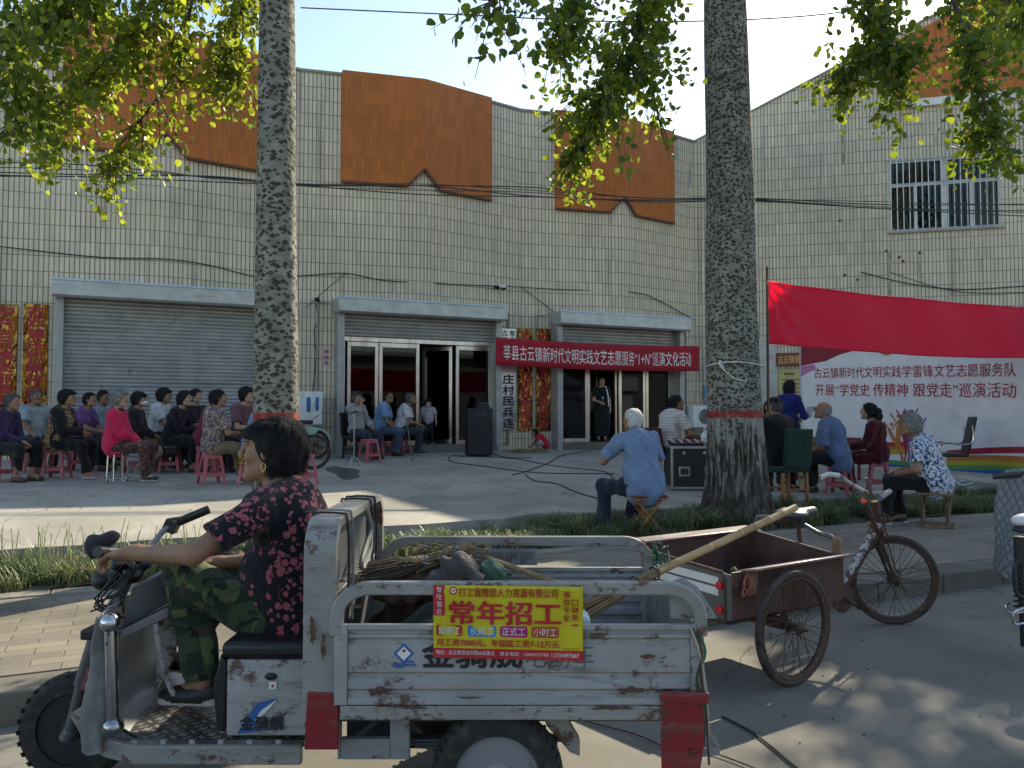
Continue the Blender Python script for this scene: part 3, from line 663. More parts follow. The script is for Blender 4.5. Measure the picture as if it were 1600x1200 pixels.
def poplar(label, x, y, r0, flare, zc, lean=(0, 0), limbs=(), crown=(), seed=1, roots=False, leafsize=.075):
    root = empty('poplar_tree', (x, y, .165), 0, label, 'tree', 'poplars along the planting strip'); rd = random.Random(seed); H = zc+3.5
    b = MB(); n = 40; zs_ = [-.2, 0, .06, .14, .25, .4, .6, .9]+[1.2+.35*i for i in range(int((H-1.2)/.35))]
    ph = [rd.uniform(0, 6.28) for _ in range(6)]
    def rad(z, a):
        t = max(0, 1-z/H); r = r0*(.42+.58*t**.8)
        fl = flare*math.exp(-max(z, 0)/.30)
        lob = 1+.10*math.sin(5*a+ph[0])+.06*math.sin(9*a+ph[1])
        r = r+fl*r0*(lob if roots else 1)
        if roots: r += .012*math.sin(17*a+ph[3]+.4*math.sin(z*3))*math.exp(-max(z, 0)/1.2)+.01*math.sin(31*a+z*2+ph[4])*math.exp(-max(z, 0)/1.0)
        return r*(1+.022*math.sin(3*a+z*1.3+ph[2])+.014*math.sin(7*a-z*2.1+ph[5])+.025*math.sin(z*1.7+ph[0])*math.sin(z*.6+ph[3]))
    def P(u, v):
        z = zs_[min(int(round(v*(len(zs_)-1))), len(zs_)-1)]; a = 2*math.pi*u; r = rad(z, a)
        return (lean[0]*z+r*math.cos(a), lean[1]*z+r*math.sin(a), z)
    def UV(u, v):
        z = zs_[min(int(round(v*(len(zs_)-1))), len(zs_)-1)]; return (u*2*math.pi*r0, z+.165)
    b.grid(P, n*(2 if roots else 1), len(zs_)-1, 0, UV)
    b.build('trunk', m_bark('bark_'+str(seed), 1.40 if not roots else 1.43, .165, r0), root, smooth=60)
    L = Leaves(); tw = MB(); org = np.array((x, y, .165)); rn = np.random.RandomState(seed)
    UPV = np.array((0, 0, 1.))
    def leafy(pts, dens, spread, size, tint, droop=.6):
        pts = [np.array(p, float) for p in pts]
        for a, c in zip(pts, pts[1:]):
            ln = np.linalg.norm(c-a); k = rn.poisson(ln*dens)
            for _ in range(k):
                p = a+(c-a)*rn.rand()+rn.normal(0, spread, 3)*np.array((1, 1, .8))
                d = np.array((rn.normal(0, .6), rn.normal(0, .6), -droop+rn.normal(0, .45)))
                n_ = rn.normal(0, 1, 3)
                L.add(p-org, d, n_, size*rn.uniform(.65, 1.15), min(1, max(0, rn.normal(tint, .24))))
    def branch(pts, r, twigs, tlen, dens, spread, size, tint, start=.25, hang=.5):
        sp_ = spline(pts, 6); tw.tube([p-root.location for p in sp_], [r*(1-.85*i/(len(sp_)-1))+.003 for i in range(len(sp_))], 6)
        for _ in range(twigs):
            t = start+(1-start)*rn.rand()**.8; i = min(int(t*(len(sp_)-1)), len(sp_)-2); p = np.array(sp_[i])
            d = np.array(sp_[i+1]-sp_[i]); d /= np.linalg.norm(d)+1e-9
            q = d*.5+rn.normal(0, .55, 3); q[2] -= hang*rn.rand(); q /= np.linalg.norm(q); ln = tlen*rn.uniform(.5, 1.2)
            mid = p+q*ln*.55+np.array((0, 0, -.04)); e = p+q*ln+np.array((0, 0, -ln*.30*rn.rand()-.05))
            tw.tube([Vector(p)-root.location, Vector(mid)-root.location, Vector(e)-root.location], [.007, .0045, .002], 4)
            leafy([p+(mid-p)*.3, mid, e], dens, spread, size, tint)
        leafy([np.array(q) for q in sp_[len(sp_)//2:]], dens, spread*1.2, size, tint)
    top = Vector((x+lean[0]*zc, y+lean[1]*zc, zc))
    for (pts, kw) in limbs:
        k = dict(r=.03, twigs=30, tlen=.6, dens=34, spread=.06, size=leafsize, tint=.55); k.update(kw); k['twigs'] = int(k['twigs']*1.35); branch([Vector(p) for p in pts], **k)
    for (ex, ey, ez, nt) in crown:                                   # higher limbs, mostly above the picture, that throw the dappled shade
        ez = max(ez, 2.9+.55*(SA*(x+ex)+CA*(y+ey))) if x+ex < 12.6 else ez; z0 = zc+rd.uniform(.2, 1.8); p0 = Vector((x+lean[0]*z0, y+lean[1]*z0, z0)); p1 = Vector((x+ex, y+ey, ez)); m_ = p0.lerp(p1, .5)+Vector((rd.uniform(-.3, .3), rd.uniform(-.3, .3), .35))
        branch([p0, m_, p1], .07, nt, 1.2, 13, .13, leafsize*1.75, .5, .2, .3)
    tw.build('branches', M_TWIG, root); L.build('crown', root); return root
def limb(*pxs): return [at_f(x, y, f) for (x, y, f) in pxs]
rc = random.Random(11)
def crownpts(n, rx, ry, z0, z1, nt=26): return [(rc.uniform(-rx, rx), rc.uniform(-ry, ry), rc.uniform(z0, z1), nt) for _ in range(n)]
TREES = []
TREES.append(poplar('slimmer speckled poplar trunk standing behind the woman driver, with one lit edge', 1.2, 7.42, .205, .30, 7.2, (-.010, .0),
    [(limb((430, -160, 7.4), (330, -60, 7.6), (230, 20, 7.8), (150, 110, 8.0), (60, 190, 8.2)), dict(twigs=64, tlen=.7, tint=.62)),
     (limb((430, -200, 7.4), (340, -120, 8.0), (300, 0, 8.2), (280, 100, 8.3), (210, 200, 8.4), (165, 250, 8.4)), dict(twigs=40, tlen=.5, tint=.66)),
     (limb((430, -150, 7.4), (400, -60, 8.0), (370, 40, 8.2), (345, 130, 8.3)), dict(twigs=44, tlen=.55, tint=.7)),
     (limb((430, -220, 7.4), (250, -160, 7.4), (100, -60, 7.3), (30, 60, 7.2), (30, 200, 7.2)), dict(twigs=52, tlen=.6, tint=.5)),
     (limb((430, -160, 7.4), (300, -110, 7.0), (160, -60, 6.9), (80, 30, 6.9)), dict(twigs=50, tlen=.6, tint=.55))],
    crownpts(7, 2.6, 2.2, 6.6, 9.6), 3))
TREES.append(poplar('stout poplar trunk with a flaring limewashed base and a white string tied round it', 6.42, 7.35, .335, .42, 7.6, (-.012, .005),
    [(limb((1165, -330, 9.4), (980, -170, 8.2), (900, -40, 7.8), (870, 50, 7.6)), dict(twigs=40, tlen=.5, tint=.36, start=.5)),
     (limb((1165, -330, 9.4), (1060, -160, 8.6), (1005, -20, 8.2), (985, 90, 8.0), (940, 160, 7.9)), dict(twigs=60, tlen=.72, tint=.42, start=.4)),
     (limb((1165, -300, 9.4), (1040, -120, 8.4), (1000, 40, 8.1), (930, 170, 8.0), (890, 265, 8.0)), dict(twigs=40, tlen=.36, tint=.5, start=.45)),
     (limb((1165, -300, 9.4), (1060, -80, 8.6), (1020, 100, 8.4), (1035, 210, 8.4)), dict(twigs=16, tlen=.28, tint=.55, start=.5, dens=18)),
     (limb((1165, -300, 9.4), (960, -150, 6.8), (840, -60, 5.9), (760, 10, 5.5)), dict(twigs=34, tlen=.40, tint=.32, dens=20)),
     (limb((1165, -330, 9.2), (1270, -180, 8.4), (1330, -40, 7.9), (1390, 60, 7.6), (1410, 130, 7.5)), dict(twigs=44, tlen=.5, tint=.42, start=.5)),
     (limb((1165, -360, 9.2), (1330, -240, 8.2), (1450, -90, 7.6), (1510, 60, 7.3), (1540, 170, 7.2), (1545, 215, 7.2)), dict(twigs=46, tlen=.42, tint=.36, start=.45)),
     (limb((1165, -360, 9.2), (1350, -260, 8.2), (1530, -120, 7.8), (1620, 30, 7.8)), dict(twigs=46, tlen=.6, tint=.55, start=.45)),
     (limb((1165, -360, 9.2), (1300, -260, 8.2), (1400, -80, 8.0), (1350, 80, 7.9), (1300, 120, 7.9)), dict(twigs=34, tlen=.42, tint=.48, start=.55))],
    crownpts(8, 3.0, 2.2, 6.6, 9.6, 30)+[(rc.uniform(1.2, 4.2), rc.uniform(-1.8, 2.2), rc.uniform(6.2, 9.2), 34) for _ in range(9)], 7, roots=True))
TREES.append(poplar('unseen poplar further along the strip, its crown placed to shade trike and road', 12.75, 7.4, .26, .35, 7.2, (0, 0), [],
    [(rc.uniform(-2.8, -.4), rc.uniform(.3, 2.3), rc.uniform(8., 9.6), 26) for _ in range(6)]+[(.4+.32*i, rc.uniform(-.4, 3.0), rc.uniform(7.4, 9.4), 11) for i in range(10)], 12))  # out-of-view crown shaped to shade the trike and dapple the road
# ---------------------------------------------------------------- grass and mondo tufts in the strip
def m_grass():
    g = G('mondo_grass'); at = g.n('ShaderNodeAttribute', attribute_name='tint').outputs['Fac']
    g.set('Base Color', g.mix(g.step(at, .72, .95), g.mix(at, (.042, .068, .027), (.115, .15, .065)), (.34, .30, .15))).set('Roughness', .45)
    t = g.n('ShaderNodeBsdfTranslucent', {'Color': g.mix(at, (.10, .17, .05), (.30, .36, .15))}).outputs[0]
    g.t.links.new(g.n('ShaderNodeMixShader', {0: .3, 1: g.b.outputs[0], 2: t}).outputs[0], g.out.inputs[0]); return g.m
M_GRASS = m_grass()
def blades(name, n, place, seed, hgt, spread, tintm=.4):
    rn = np.random.RandomState(seed); V = []; F = []; T = []
    for i in range(n):
        x, y, hf, tt = place(rn); z = soilz(x, y)-.01; a = rn.uniform(0, 6.28); h = hgt*hf*rn.uniform(.6, 1.2); w_ = rn.uniform(.003, .0072); out = spread*rn.uniform(.3, 1.5)
        dx, dy = math.cos(a), math.sin(a); sx, sy = -dy*w_, dx*w_; k = len(V); ti = min(1, max(0, rn.normal(tintm+tt, .2)))
        for (t, zz, o_) in ((0, 0, 0), (.4, .62, .22), (.75, .95, .62), (1., .82, 1.0)):
            ww = (1-t*.75); px_, py_ = x+dx*out*o_, y+dy*out*o_
            V += [(px_-sx*ww, py_-sy*ww, z+h*zz), (px_+sx*ww, py_+sy*ww, z+h*zz)]; T += [ti, ti]
        for q in range(3): F.append((k+2*q, k+2*q+1, k+2*q+3, k+2*q+2))
    me = bpy.data.meshes.new(name); me.from_pydata(V, [], F); me.materials.append(M_GRASS)
    at = me.attributes.new('tint', 'FLOAT', 'POINT'); at.data.foreach_set('value', np.array(T, np.float32))
    o = bpy.data.objects.new(name, me); COL.objects.link(o); props(o, kind='stuff'); return o
rr_ = random.Random(2)
tuL = [(rr_.uniform(-3.2, 1.6), rr_.uniform(6.85, 7.72)) for _ in range(250)]
tuM = [(rr_.uniform(1.5, 4.8), rr_.uniform(6.86, 7.95)) for _ in range(105)]
tuR = [(rr_.uniform(4.2, 14), rr_.uniform(6.85, 8.0)) for _ in range(330)]
def pick(tu, s): 
    def f(rn):
        i = rn.randint(len(tu)); t = tu[i]; q = (i*37 % 101)/101; return t[0]+rn.normal(0, s), min(max(t[1]+rn.normal(0, s), 6.83), 8.08), .6+.75*q, ((i*53 % 97)/97-.5)*.7
    return f
o = blades('grass', 20000, pick(tuL, .045), 1, .135, .14, .5); o['label'] = 'sunlit mondo grass in the strip behind the trike front wheel'; o['category'] = 'grass'
o = blades('grass', 8500, pick(tuM, .05), 2, .13, .12, .5); o['label'] = 'thin short grass on bare soil beyond the trike bed'; o['category'] = 'grass'
o = blades('grass', 30000, pick(tuR, .038), 3, .18, .17, .5); o['label'] = 'shaded mondo grass tufts round the stout poplar and along the strip'; o['category'] = 'grass'
def seedheads(rn): return rn.uniform(-2.6, 1.5), rn.uniform(7.2, 8.0), 1, 0
o = blades('dry_grass', 260, seedheads, 9, .36, .12, .95); o['label'] = 'tall dry grass stalks against the sunlit forecourt'; o['category'] = 'grass'
# ================================================================ people
def skin(name, c):
    g = G(name); v = g.co()
    n = g.step(g.noise(v, 14, 5), .35, .7)
    col = g.mix(n, tuple(x*.86 for x in c), (c[0]*1.08, c[1]*1.02, c[2]*.98))
    col = g.mix(g.step(g.noise(v, 60, 3), .58, .72), col, tuple(x*.8 for x in c))
    g.set('Base Color', col).set('Roughness', .52).set('Specular IOR Level', .35)
    g.set('Subsurface Weight', .08).set('Subsurface Radius', (.01, .004, .002)).set('Subsurface Scale', .5)
    g.bump(g.noise(g.co(scale=(1, 1, 3)), 90, 4), .12, .003); return g.m
SK_TAN = skin('skin_tan', (.34, .19, .12)); SK_PALE = skin('skin_pale', (.46, .29, .20)); SK_DARK = skin('skin_weathered', (.25, .135, .08))
def cloth(name, c, var=.18, fine=260, rough=.85, sheen=.15):
    g = G(name); v = g.co()
    col = g.mix(g.step(g.noise(v, 9, 5), .3, .75), tuple(x*(1-var) for x in c), tuple(min(1, x*(1+var*.6)) for x in c))
    g.set('Base Color', col).set('Roughness', rough).set('Specular IOR Level', .2).set('Sheen Weight', sheen)
    h = g.math('ADD', g.math('MULTIPLY', g.noise(v, fine, 2), .2), g.noise(g.co(scale=(1, 1, .45), rotz=(.3, .2, 0)), 15, 4, .55, 1.4))
    g.bump(h, .8, .02); return g.m
def hairmat(name, c, c2=None):
    g = G(name); v = g.co(scale=(1, 1, .16))
    n = g.noise(v, 140, 3, .7, .4)
    g.set('Base Color', g.mix(g.step(n, .35, .7), c, c2 or tuple(x*2.2 for x in c))).set('Roughness', .58).set('Specular IOR Level', .22)
    g.bump(n, .8, .012); return g.m
H_BLACK = hairmat('hair_black', (.006, .006, .008), (.022, .021, .025)); H_GREY = hairmat('hair_grey', (.16, .16, .16), (.34, .34, .33))
H_WHITE = hairmat('hair_white', (.50, .50, .49), (.75, .75, .73)); H_SALT = hairmat('hair_greying', (.05, .05, .05), (.16, .16, .16))
EYE = mat('eye_dark', (.012, .010, .009), .25); BROW = mat('brow_hair', (.02, .017, .015), .8); LIP = mat('lip', (.30, .12, .09), .5)
def C(n, *c, **k): return MATS.get('cloth_'+n) or cloth('cloth_'+n, c, **k)
def ik(a, t, l1, l2, pole):
    a, t, pole = Vector(a), Vector(t), Vector(pole); d = t-a; L = d.length; dr = d.normalized()
    L = min(max(L, abs(l1-l2)+.01), l1+l2-.004); cs = (l1*l1+L*L-l2*l2)/(2*l1*L); sn = math.sqrt(max(0, 1-cs*cs))
    pp = pole-dr*pole.dot(dr); pp.normalize()
    return a+dr*(l1*cs)+pp*(l1*sn), a+dr*L
def add_hand(B, w_, e, n, s_, curl=25, sc=1., i=0, spread=1., g=0.):
    e, n = Vector(e).normalized(), Vector(n); n = (n-e*n.dot(e)).normalized(); s_ = Vector(s_); s_ = (s_-e*s_.dot(e)-n*s_.dot(n)).normalized()
    Rm = Matrix((s_, e, n)).transposed(); w_ = Vector(w_)
    B.ell(w_+e*.048*sc, (.038*sc, .052*sc, .0155*sc), Rm, .012, i)
    B.cone(w_-e*.02*sc, w_+e*.03*sc, .026*sc, .024*sc, .02, i)
    for off, ln, sp in ((.028, .074, .10), (.0095, .083, .02), (-.009, .078, -.05), (-.0265, .060, -.14)):
        p = w_+e*.086*sc+s_*off*sc; d = (e+s_*sp*spread).normalized(); r = .0094*sc; a = curl*.7
        for fr in (.45, .32, .25):
            dd = (d*math.cos(R_(a))+n*math.sin(R_(a))); q = p+dd*ln*fr*sc
            B.cone(p, q, r, r*.9, .004, i); p = q; r *= .88; a += curl
    p = w_+e*.022*sc+s_*.028*sc; q = p+(e*.62+s_*.62+n*.35).normalized()*.045*sc
    B.cone(p, q, .0135*sc, .0105*sc, .012, i); B.cone(q, q+(e*.9+s_*.15+n*.35).normalized()*.034*sc, .0105*sc, .0085*sc, .004, i)
def person(label, loc, phi, seat=.42, s=1., lean=8, head=(0, 0), hands=None, feet=None, poles=None, shirt=None, sleeve='short', legs=None, leglen='long',
           hair='short', hm=None, shoe=None, sk=None, vox=.011, fem=False, wd=1., hump=.02, belly=0., shirtlen=.02, collar=False, curl=(30, 30), hdir=None,
           wob=.011, group=None, toe=None, skirt=False, name='person', neckcut=0., vest=None, hscale=1., strands=700):
    root = empty(name, loc, yaw_of(phi), label, 'person', group); sk = sk or SK_TAN; hm = hm or H_BLACK
    X = Vector((1, 0, 0)); th = R_(lean); u = Vector((0, math.sin(th), math.cos(th))); f = Vector((0, math.cos(th), -math.sin(th)))
    sit = seat is not None; sh = (seat+.105*s) if sit else .90*s
    P = Vector((0, 0, sh)); TR = Matrix((X, f, u)).transposed()
    N = P+u*.485*s+f*hump*.6; cw = (.93 if fem else 1.)*wd
    S = {k: N-u*.055*s+X*k*.172*s*cw for k in (-1, 1)}; Hp = {k: P+X*k*.088*s+Vector((0, .01, -.03)) for k in (-1, 1)}
    che = P+u*.335*s-f*hump; bel = P+u*.15*s+f*(.01+belly*.5)
    H = N+u*.115*s+Vector((0, .035, .045))*s
    hy, hpch = R_(head[0]), R_(head[1])
    HM = Matrix.Rotation(hy, 3, 'Z') @ Matrix.Rotation(-hpch, 3, 'X'); hs = s*hscale
    def hp(x, y, z): return H+HM @ Vector((x, y, z))*hs
    if feet is None: feet = [(-.11, .36, 0), (.11, .40, 0)] if sit else [(-.09, 0, 0), (.09, .03, 0)]
    ank = {}; knee = {}
    for j, k in enumerate((-1, 1)):
        t = Vector(feet[j])+Vector((0, 0, .085*s)); knee[k], ank[k] = ik(Hp[k], t, .43*s, .40*s, (k*.25, 1, .45) if sit else (0, 1, 0))
    if hands is None: hands = [(-.07, .30, sh+.06), (.06, .34, sh+.07)] if sit else [(-.24, .05, sh-.05), (.24, .05, sh-.05)]
    elb = {}; wri = {}
    for j, k in enumerate((-1, 1)):
        pl = poles[j] if poles and poles[j] else (k*.75, -.55, -.65)
        elb[k], wri[k] = ik(S[k], Vector(hands[j]), .285*s, .25*s, pl)
    # ---- body: one continuous surface
    B = Blob()
    def torso(B_, g, k=.05, i=0):
        B_.ell(P+u*.02, (.165*s*cw*(1.06 if fem else 1), .115*s, .13*s), TR, k, i, grow=g)
        B_.ell(bel, (.148*s*cw+belly*.5, .105*s+belly, .17*s), TR, k, i, grow=g)
        B_.ell(che, (.152*s*cw, .105*s, .185*s), TR, k, i, grow=g)
        B_.cone(S[-1]*.86+S[1]*.14-f*hump*.5, S[1]*.86+S[-1]*.14-f*hump*.5, .062*s, .062*s, k, i, grow=g)
        if fem: 
            for q in (-1, 1): B_.ell(che+f*.085*s+X*q*.065*s-u*.01, (.062*s, .05*s, .06*s), TR, .04, i, grow=g*.6)
    torso(B, -.004)
    B.cone(N-u*.03, H+HM @ Vector((0, -.025, -.05))*hs, .057*s, .050*s, .03)
    for q in (-1, 1): B.cone(N+u*.025, S[q]*.8+N*.2, .042*s, .045*s, .04)
    for j, k in enumerate((-1, 1)):
        B.cone(S[k], elb[k], .047*s, .038*s, .03); B.cone(elb[k], wri[k], .039*s, .026*s, .012)
        e = (wri[k]-elb[k]).normalized()
        if hdir and hdir[j]: e, n_, sd = map(Vector, hdir[j])
        else: n_ = Vector((-k*.35, .1, -1)); sd = Vector((-k, .2, .2))
        add_hand(B, wri[k], e, n_, sd, curl[j], s*.98)
        if sit or not skirt or True:
            q_ = .78 if legs and leglen != 'short' and not skirt else 1.
            B.cone(Hp[k], knee[k], .072*s*q_, .052*s*q_, .03); B.cone(knee[k], knee[k]*.6+ank[k]*.4+Vector((0, -.012, 0)), .050*s*q_, .050*s*q_, .02); B.cone(knee[k]*.6+ank[k]*.4+Vector((0, -.012, 0)), ank[k], .050*s*q_, .034*s, .02)
            B.cone(ank[k], ank[k]+Vector((0, .10, -.055))*s, .034*s, .026*s, .02)
    # head
    B.ell(hp(0, -.014, .032), (.075*hs, .096*hs, .084*hs), HM, .02); B.ell(hp(0, .028, -.035), (.061*hs, .062*hs, .078*hs), HM, .03)
    B.cone(hp(-.047, .0, -.06), hp(-.012, .072, -.097), .022*hs, .02*hs, .03); B.cone(hp(.047, .0, -.06), hp(.012, .072, -.097), .022*hs, .02*hs, .03)
    for q in (-1, 1):
        B.ell(hp(q*.042, .062, -.022), (.024*hs, .022*hs, .022*hs), HM, .02)
        B.ell(hp(q*.031, .099, .006), (.019*hs, .016*hs, .011*hs), HM, .012, sub=True)
        B.cone(hp(q*.012, .090, .025), hp(q*.046, .078, .024), .0095*hs, .008*hs, .012)
        B.ell(hp(q*.031, .0775, .006), (.0145*hs, .012*hs, .0085*hs), HM, .003, 2)
        B.cone(hp(q*.014, .101, .029), hp(q*.047, .085, .030), .0042*hs, .0035*hs, .003, 1)
        B.ell(hp(q*.0105, .103, -.026), (.0085*hs, .010*hs, .008*hs), HM, .006)
        B.ell(hp(q*.077, -.004, -.004), (.010*hs, .020*hs, .032*hs), HM, .006); B.ell(hp(q*.084, .003, .0), (.006*hs, .010*hs, .018*hs), HM, .004, sub=True)
    B.cone(hp(0, .091, .02), hp(0, .112, -.018), .0085*hs, .0125*hs, .012)
    B.cone(hp(-.018, .088, -.054), hp(.018, .088, -.054), .0062*hs, .0062*hs, .006, 3); B.cone(hp(-.015, .087, -.064), hp(.015, .087, -.064), .0068*hs, .0068*hs, .006, 3)
    B.cone(hp(-.022, .086, -.059), hp(.022, .086, -.059), .0022*hs, .0022*hs, .003, sub=True)
    B.mesh(vox, 'body', [sk, BROW, EYE, LIP], root)
    # ---- shirt
    gv = max(vox, .007)
    if shirt:
        g_ = .016*s+(.006 if vox > .008 else .002); T = Blob(); torso(T, g_, .06)
        T.cone(P-u*shirtlen-Vector((0, 0, 0)), P+u*.12*s, .135*s*cw, .125*s*cw, .06, grow=g_*.6+belly)
        ts = {'none': 0, 'cap': .25, 'short': .72, 'elbow': 1., 'long': 2.}[sleeve]
        for q in (-1, 1):
            T.cone(N+u*.02, S[q]*.8+N*.2, .045*s, .052*s, .04, grow=g_*.7)
            ax_ = (elb[q]-S[q]).normalized()
            if 0 < ts <= 1:
                e = S[q]+(elb[q]-S[q])*ts
                T.cone(S[q], e+ax_*.05, .056*s, .056*s, .04, grow=g_, cut=[(e, ax_)])
            elif ts > 1:
                T.cone(S[q], elb[q], .054*s, .045*s, .04, grow=g_)
                a2 = (wri[q]-elb[q]).normalized(); e = wri[q]-a2*.01; T.cone(elb[q], e+a2*.04, .045*s, .034*s, .02, grow=g_*.85, cut=[(e, a2)])
        nn = (u*.92+f*(.42+neckcut)).normalized(); cp = N+u*(.03 if not collar else .045)
        if collar:
            c0 = N+u*.028+f*.006; ring = [c0+X*.066*s*math.cos(a)+f*.062*s*math.sin(a)-u*.018*math.sin(a) for a in [2*math.pi*i/12 for i in range(13)]]
            for a, b in zip(ring, ring[1:]): T.cone(a, b, .014*s, .014*s, .012)
        T.mesh(gv, 'shirt', shirt, root, wob, seed=zlib.crc32(label.encode()) % 999, cuts=[(cp, nn)] if not collar else [(N+u*.052, nn)])
    if vest:
        T = Blob(); torso(T, .030*s, .06); T.cone(P-u*.05, P+u*.12*s, .135*s*cw, .125*s*cw, .06, grow=.026)
        for q in (-1, 1): T.cone(N+u*.02, S[q]*.62+N*.38, .045*s, .055*s, .04, grow=.026)
        T.mesh(gv, 'vest', vest, root, wob, 5, cuts=[(N+u*.02, (u*.9+f*.44).normalized()), (S[1]*.87+N*.13, (X*.9+u*.3).normalized()), (S[-1]*.87+N*.13, (-X*.9+u*.3).normalized())])
    if legs:
        T = Blob(); gl = .014*s
        T.ell(P+u*.0, (.165*s*cw*(1.06 if fem else 1), .118*s, .125*s), TR, .05, grow=(.010 if not shirt else -.006)+(belly*.4), cut=[(P+u*.115*s, u)])
        if skirt:
            for k in (-1, 1):
                T.cone(Hp[k], knee[k], .115*s, .095*s, .12); T.cone(knee[k], knee[k]+(ank[k]-knee[k])*skirt, .095*s, .10*s, .12)
            cut = []
        else:
            for k in (-1, 1):
                T.cone(Hp[k], knee[k], .084*s, .062*s, .04, grow=gl)
                lt = {'long': .97, 'crop': .72, 'short': .05}[leglen]
                d_ = (ank[k]-knee[k]).normalized(); e = knee[k]+(ank[k]-knee[k])*lt
                T.cone(knee[k], e+d_*.05, .060*s, .050*s, .03, grow=gl, cut=[(e, d_)])
        T.mesh(gv, 'skirt' if skirt else 'trousers', legs, root, wob*1.2, seed=zlib.crc32(label.encode()) % 777)
    if shoe:
        for j, k in enumerate((-1, 1)):
            T = Blob(); a = ank[k]-Vector((0, 0, .085*s)); td = Vector(toe[j] if toe else (k*.18, 1, 0)).normalized(); sd = Vector((td.y, -td.x, 0)); SR = Matrix((sd, td, Vector((0, 0, 1)))).transposed()
            T.ell(a+td*.075*s+Vector((0, 0, .03)), (.041*s, .10*s, .036*s), SR, .02); T.ell(a+Vector((0, 0, .04))-td*.01, (.037*s, .056*s, .048*s), SR, .03)
            T.cone(a-td*.035*s+Vector((0, 0, .008)), a+td*.14*s+Vector((0, 0, .008)), .036*s, .036*s, .005, 1, cut=[((0, 0, a.z+.02), (0, 0, 1))])
            T.mesh(min(vox, .008), 'shoe', shoe if isinstance(shoe, list) else [shoe, shoe], root, cuts=[(a+Vector((0, 0, .001)), (0, 0, -1)), (a+Vector((0, 0, .088*s)), (0, 0, 1))])
    # ---- hair
    if hair:
        T = Blob(); hw = .004
        sty = {'short': (.009, -.055, .0), 'bob': (.011, -.085, .02), 'perm': (.022, -.07, .012), 'crop': (.005, -.05, 0), 'pony': (.012, -.06, 0), 'long': (.015, -.12, 0), 'bun': (.012, -.06, 0), 'bald': (.003, -.06, 0)}[hair]
        gr, zc, ex = sty
        T.ell(hp(0, -.014, .034), (.077*hs, .098*hs, .086*hs), HM, .02, grow=gr*hs)
        T.ell(hp(0, -.045, -.025), (.070*hs, .066*hs, .08*hs), HM, .04, grow=gr*.8*hs)
        if hair == 'bob':
            T.ell(hp(0, -.05, .02), (.078*hs, .078*hs, .09*hs), HM, .04, grow=.008*hs)
        if hair == 'long':
            T.cone(hp(0, -.06, -.02), hp(0, -.085, -.22), .07*hs, .045*hs, .05)
        sb = (.066, .075, .098) if hair != 'bald' else (.085, .13, .14)
        zt = 1.9 if hair == 'bald' else 0
        fc = HM @ Matrix.Rotation(R_(-14), 3, 'X')
        T.ell(hp(0, .112, -.030), (.135*hs, .088*hs, .112*hs), fc, .028, sub=True)
        T.ell(hp(0, .060, -.090), (.135*hs, .066*hs, .066*hs), HM, .02, sub=True)
        if hair in ('short', 'crop', 'perm', 'pony'): T.ell(hp(0, -.075, -.128), (.12*hs, .075*hs, .070*hs), HM, .028, sub=True)
        if hair == 'bob':
          for q in (-1, 1): T.cone(hp(q*.050, .052, .065), hp(q*.018, .086, .062), .026*hs, .020*hs, .02)
        if hair == 'bald': T.ell(hp(0, .03, .10), (.12*hs, .13*hs, .09*hs), HM, .01, sub=True)
        cut = [(hp(0, 0, zc), HM @ Vector((0, .35 if hair != 'bob' else .25, -1)).normalized())] if hair != 'long' else []
        if hair in ('pony', 'bun'):
            T.ops_tail = None
        T.mesh(min(vox, .009), 'hair', hm, root, .0035 if hair != 'perm' else .008, 3, cuts=cut, wfreq=(60, 60, 30) if hair != 'perm' else (90, 90, 90))
        if strands and hair != 'bald':
            hm_o = [c for c in root.children if c.name.startswith('hair')][0]; me = hm_o.data; nv = len(me.vertices)
            co = np.empty(nv*3, np.float32); me.vertices.foreach_get('co', co); co = co.reshape(-1, 3); no = np.empty(nv*3, np.float32); me.vertices.foreach_get('normal', no); no = no.reshape(-1, 3)
            rs = np.random.RandomState(5); ii = rs.randint(0, nv, strands); cr = np.array(hp(0, -.045, .12)); dn = np.array(HM @ Vector((0, 0, -1))); V = []; F = []
            for i in ii:
                p, n_ = co[i], no[i]; d = p-cr; d = d/np.linalg.norm(d)+dn*.55+rs.normal(0, .16, 3); d -= n_*d.dot(n_); d /= np.linalg.norm(d)+1e-6; sd = np.cross(d, n_); L_ = rs.uniform(.03, .07)*(.45 if hair == 'crop' else 1); w_ = rs.uniform(.0008, .0017)*(1 if strands > 2000 else 2.2); b0 = len(V); lift = rs.uniform(.001, .006)
                el = HM.transposed() @ (Vector(p+d*L_*.9)-H)/hs
                if el.y > .0 and el.z < .050-.25*max(0, .05-el.y) and abs(el.x) < .12: continue
                for k in range(5):
                    t = k/4; q = p+d*L_*t+n_*(.001+lift*math.sin(t*2.6))+np.array((0, 0, -.012*t*t)); V += [q-sd*w_*(1-.8*t), q+sd*w_*(1-.8*t)]
                F += [(b0+2*k, b0+2*k+1, b0+2*k+3, b0+2*k+2) for k in range(4)]
            m2 = bpy.data.meshes.new('hair_strands'); m2.from_pydata([tuple(q) for q in V], [], F); m2.materials.append(hm); o2 = bpy.data.objects.new('hair_strands', m2); COL.objects.link(o2); o2.parent = hm_o
        if hair == 'pony':
            T = Blob(); pts = [hp(0, -.10, .03), hp(0, -.14, .02), hp(0, -.15, -.06), hp(0, -.135, -.16), hp(0, -.12, -.27)]; rr = [.026, .040, .050, .046, .016]
            for a, b, c_, d_ in zip(pts, pts[1:], rr, rr[1:]): T.cone(a, b, c_, d_, .02)
            T.mesh(min(vox, .009), 'ponytail', hm, root, .004, 4, wfreq=(70, 70, 12))
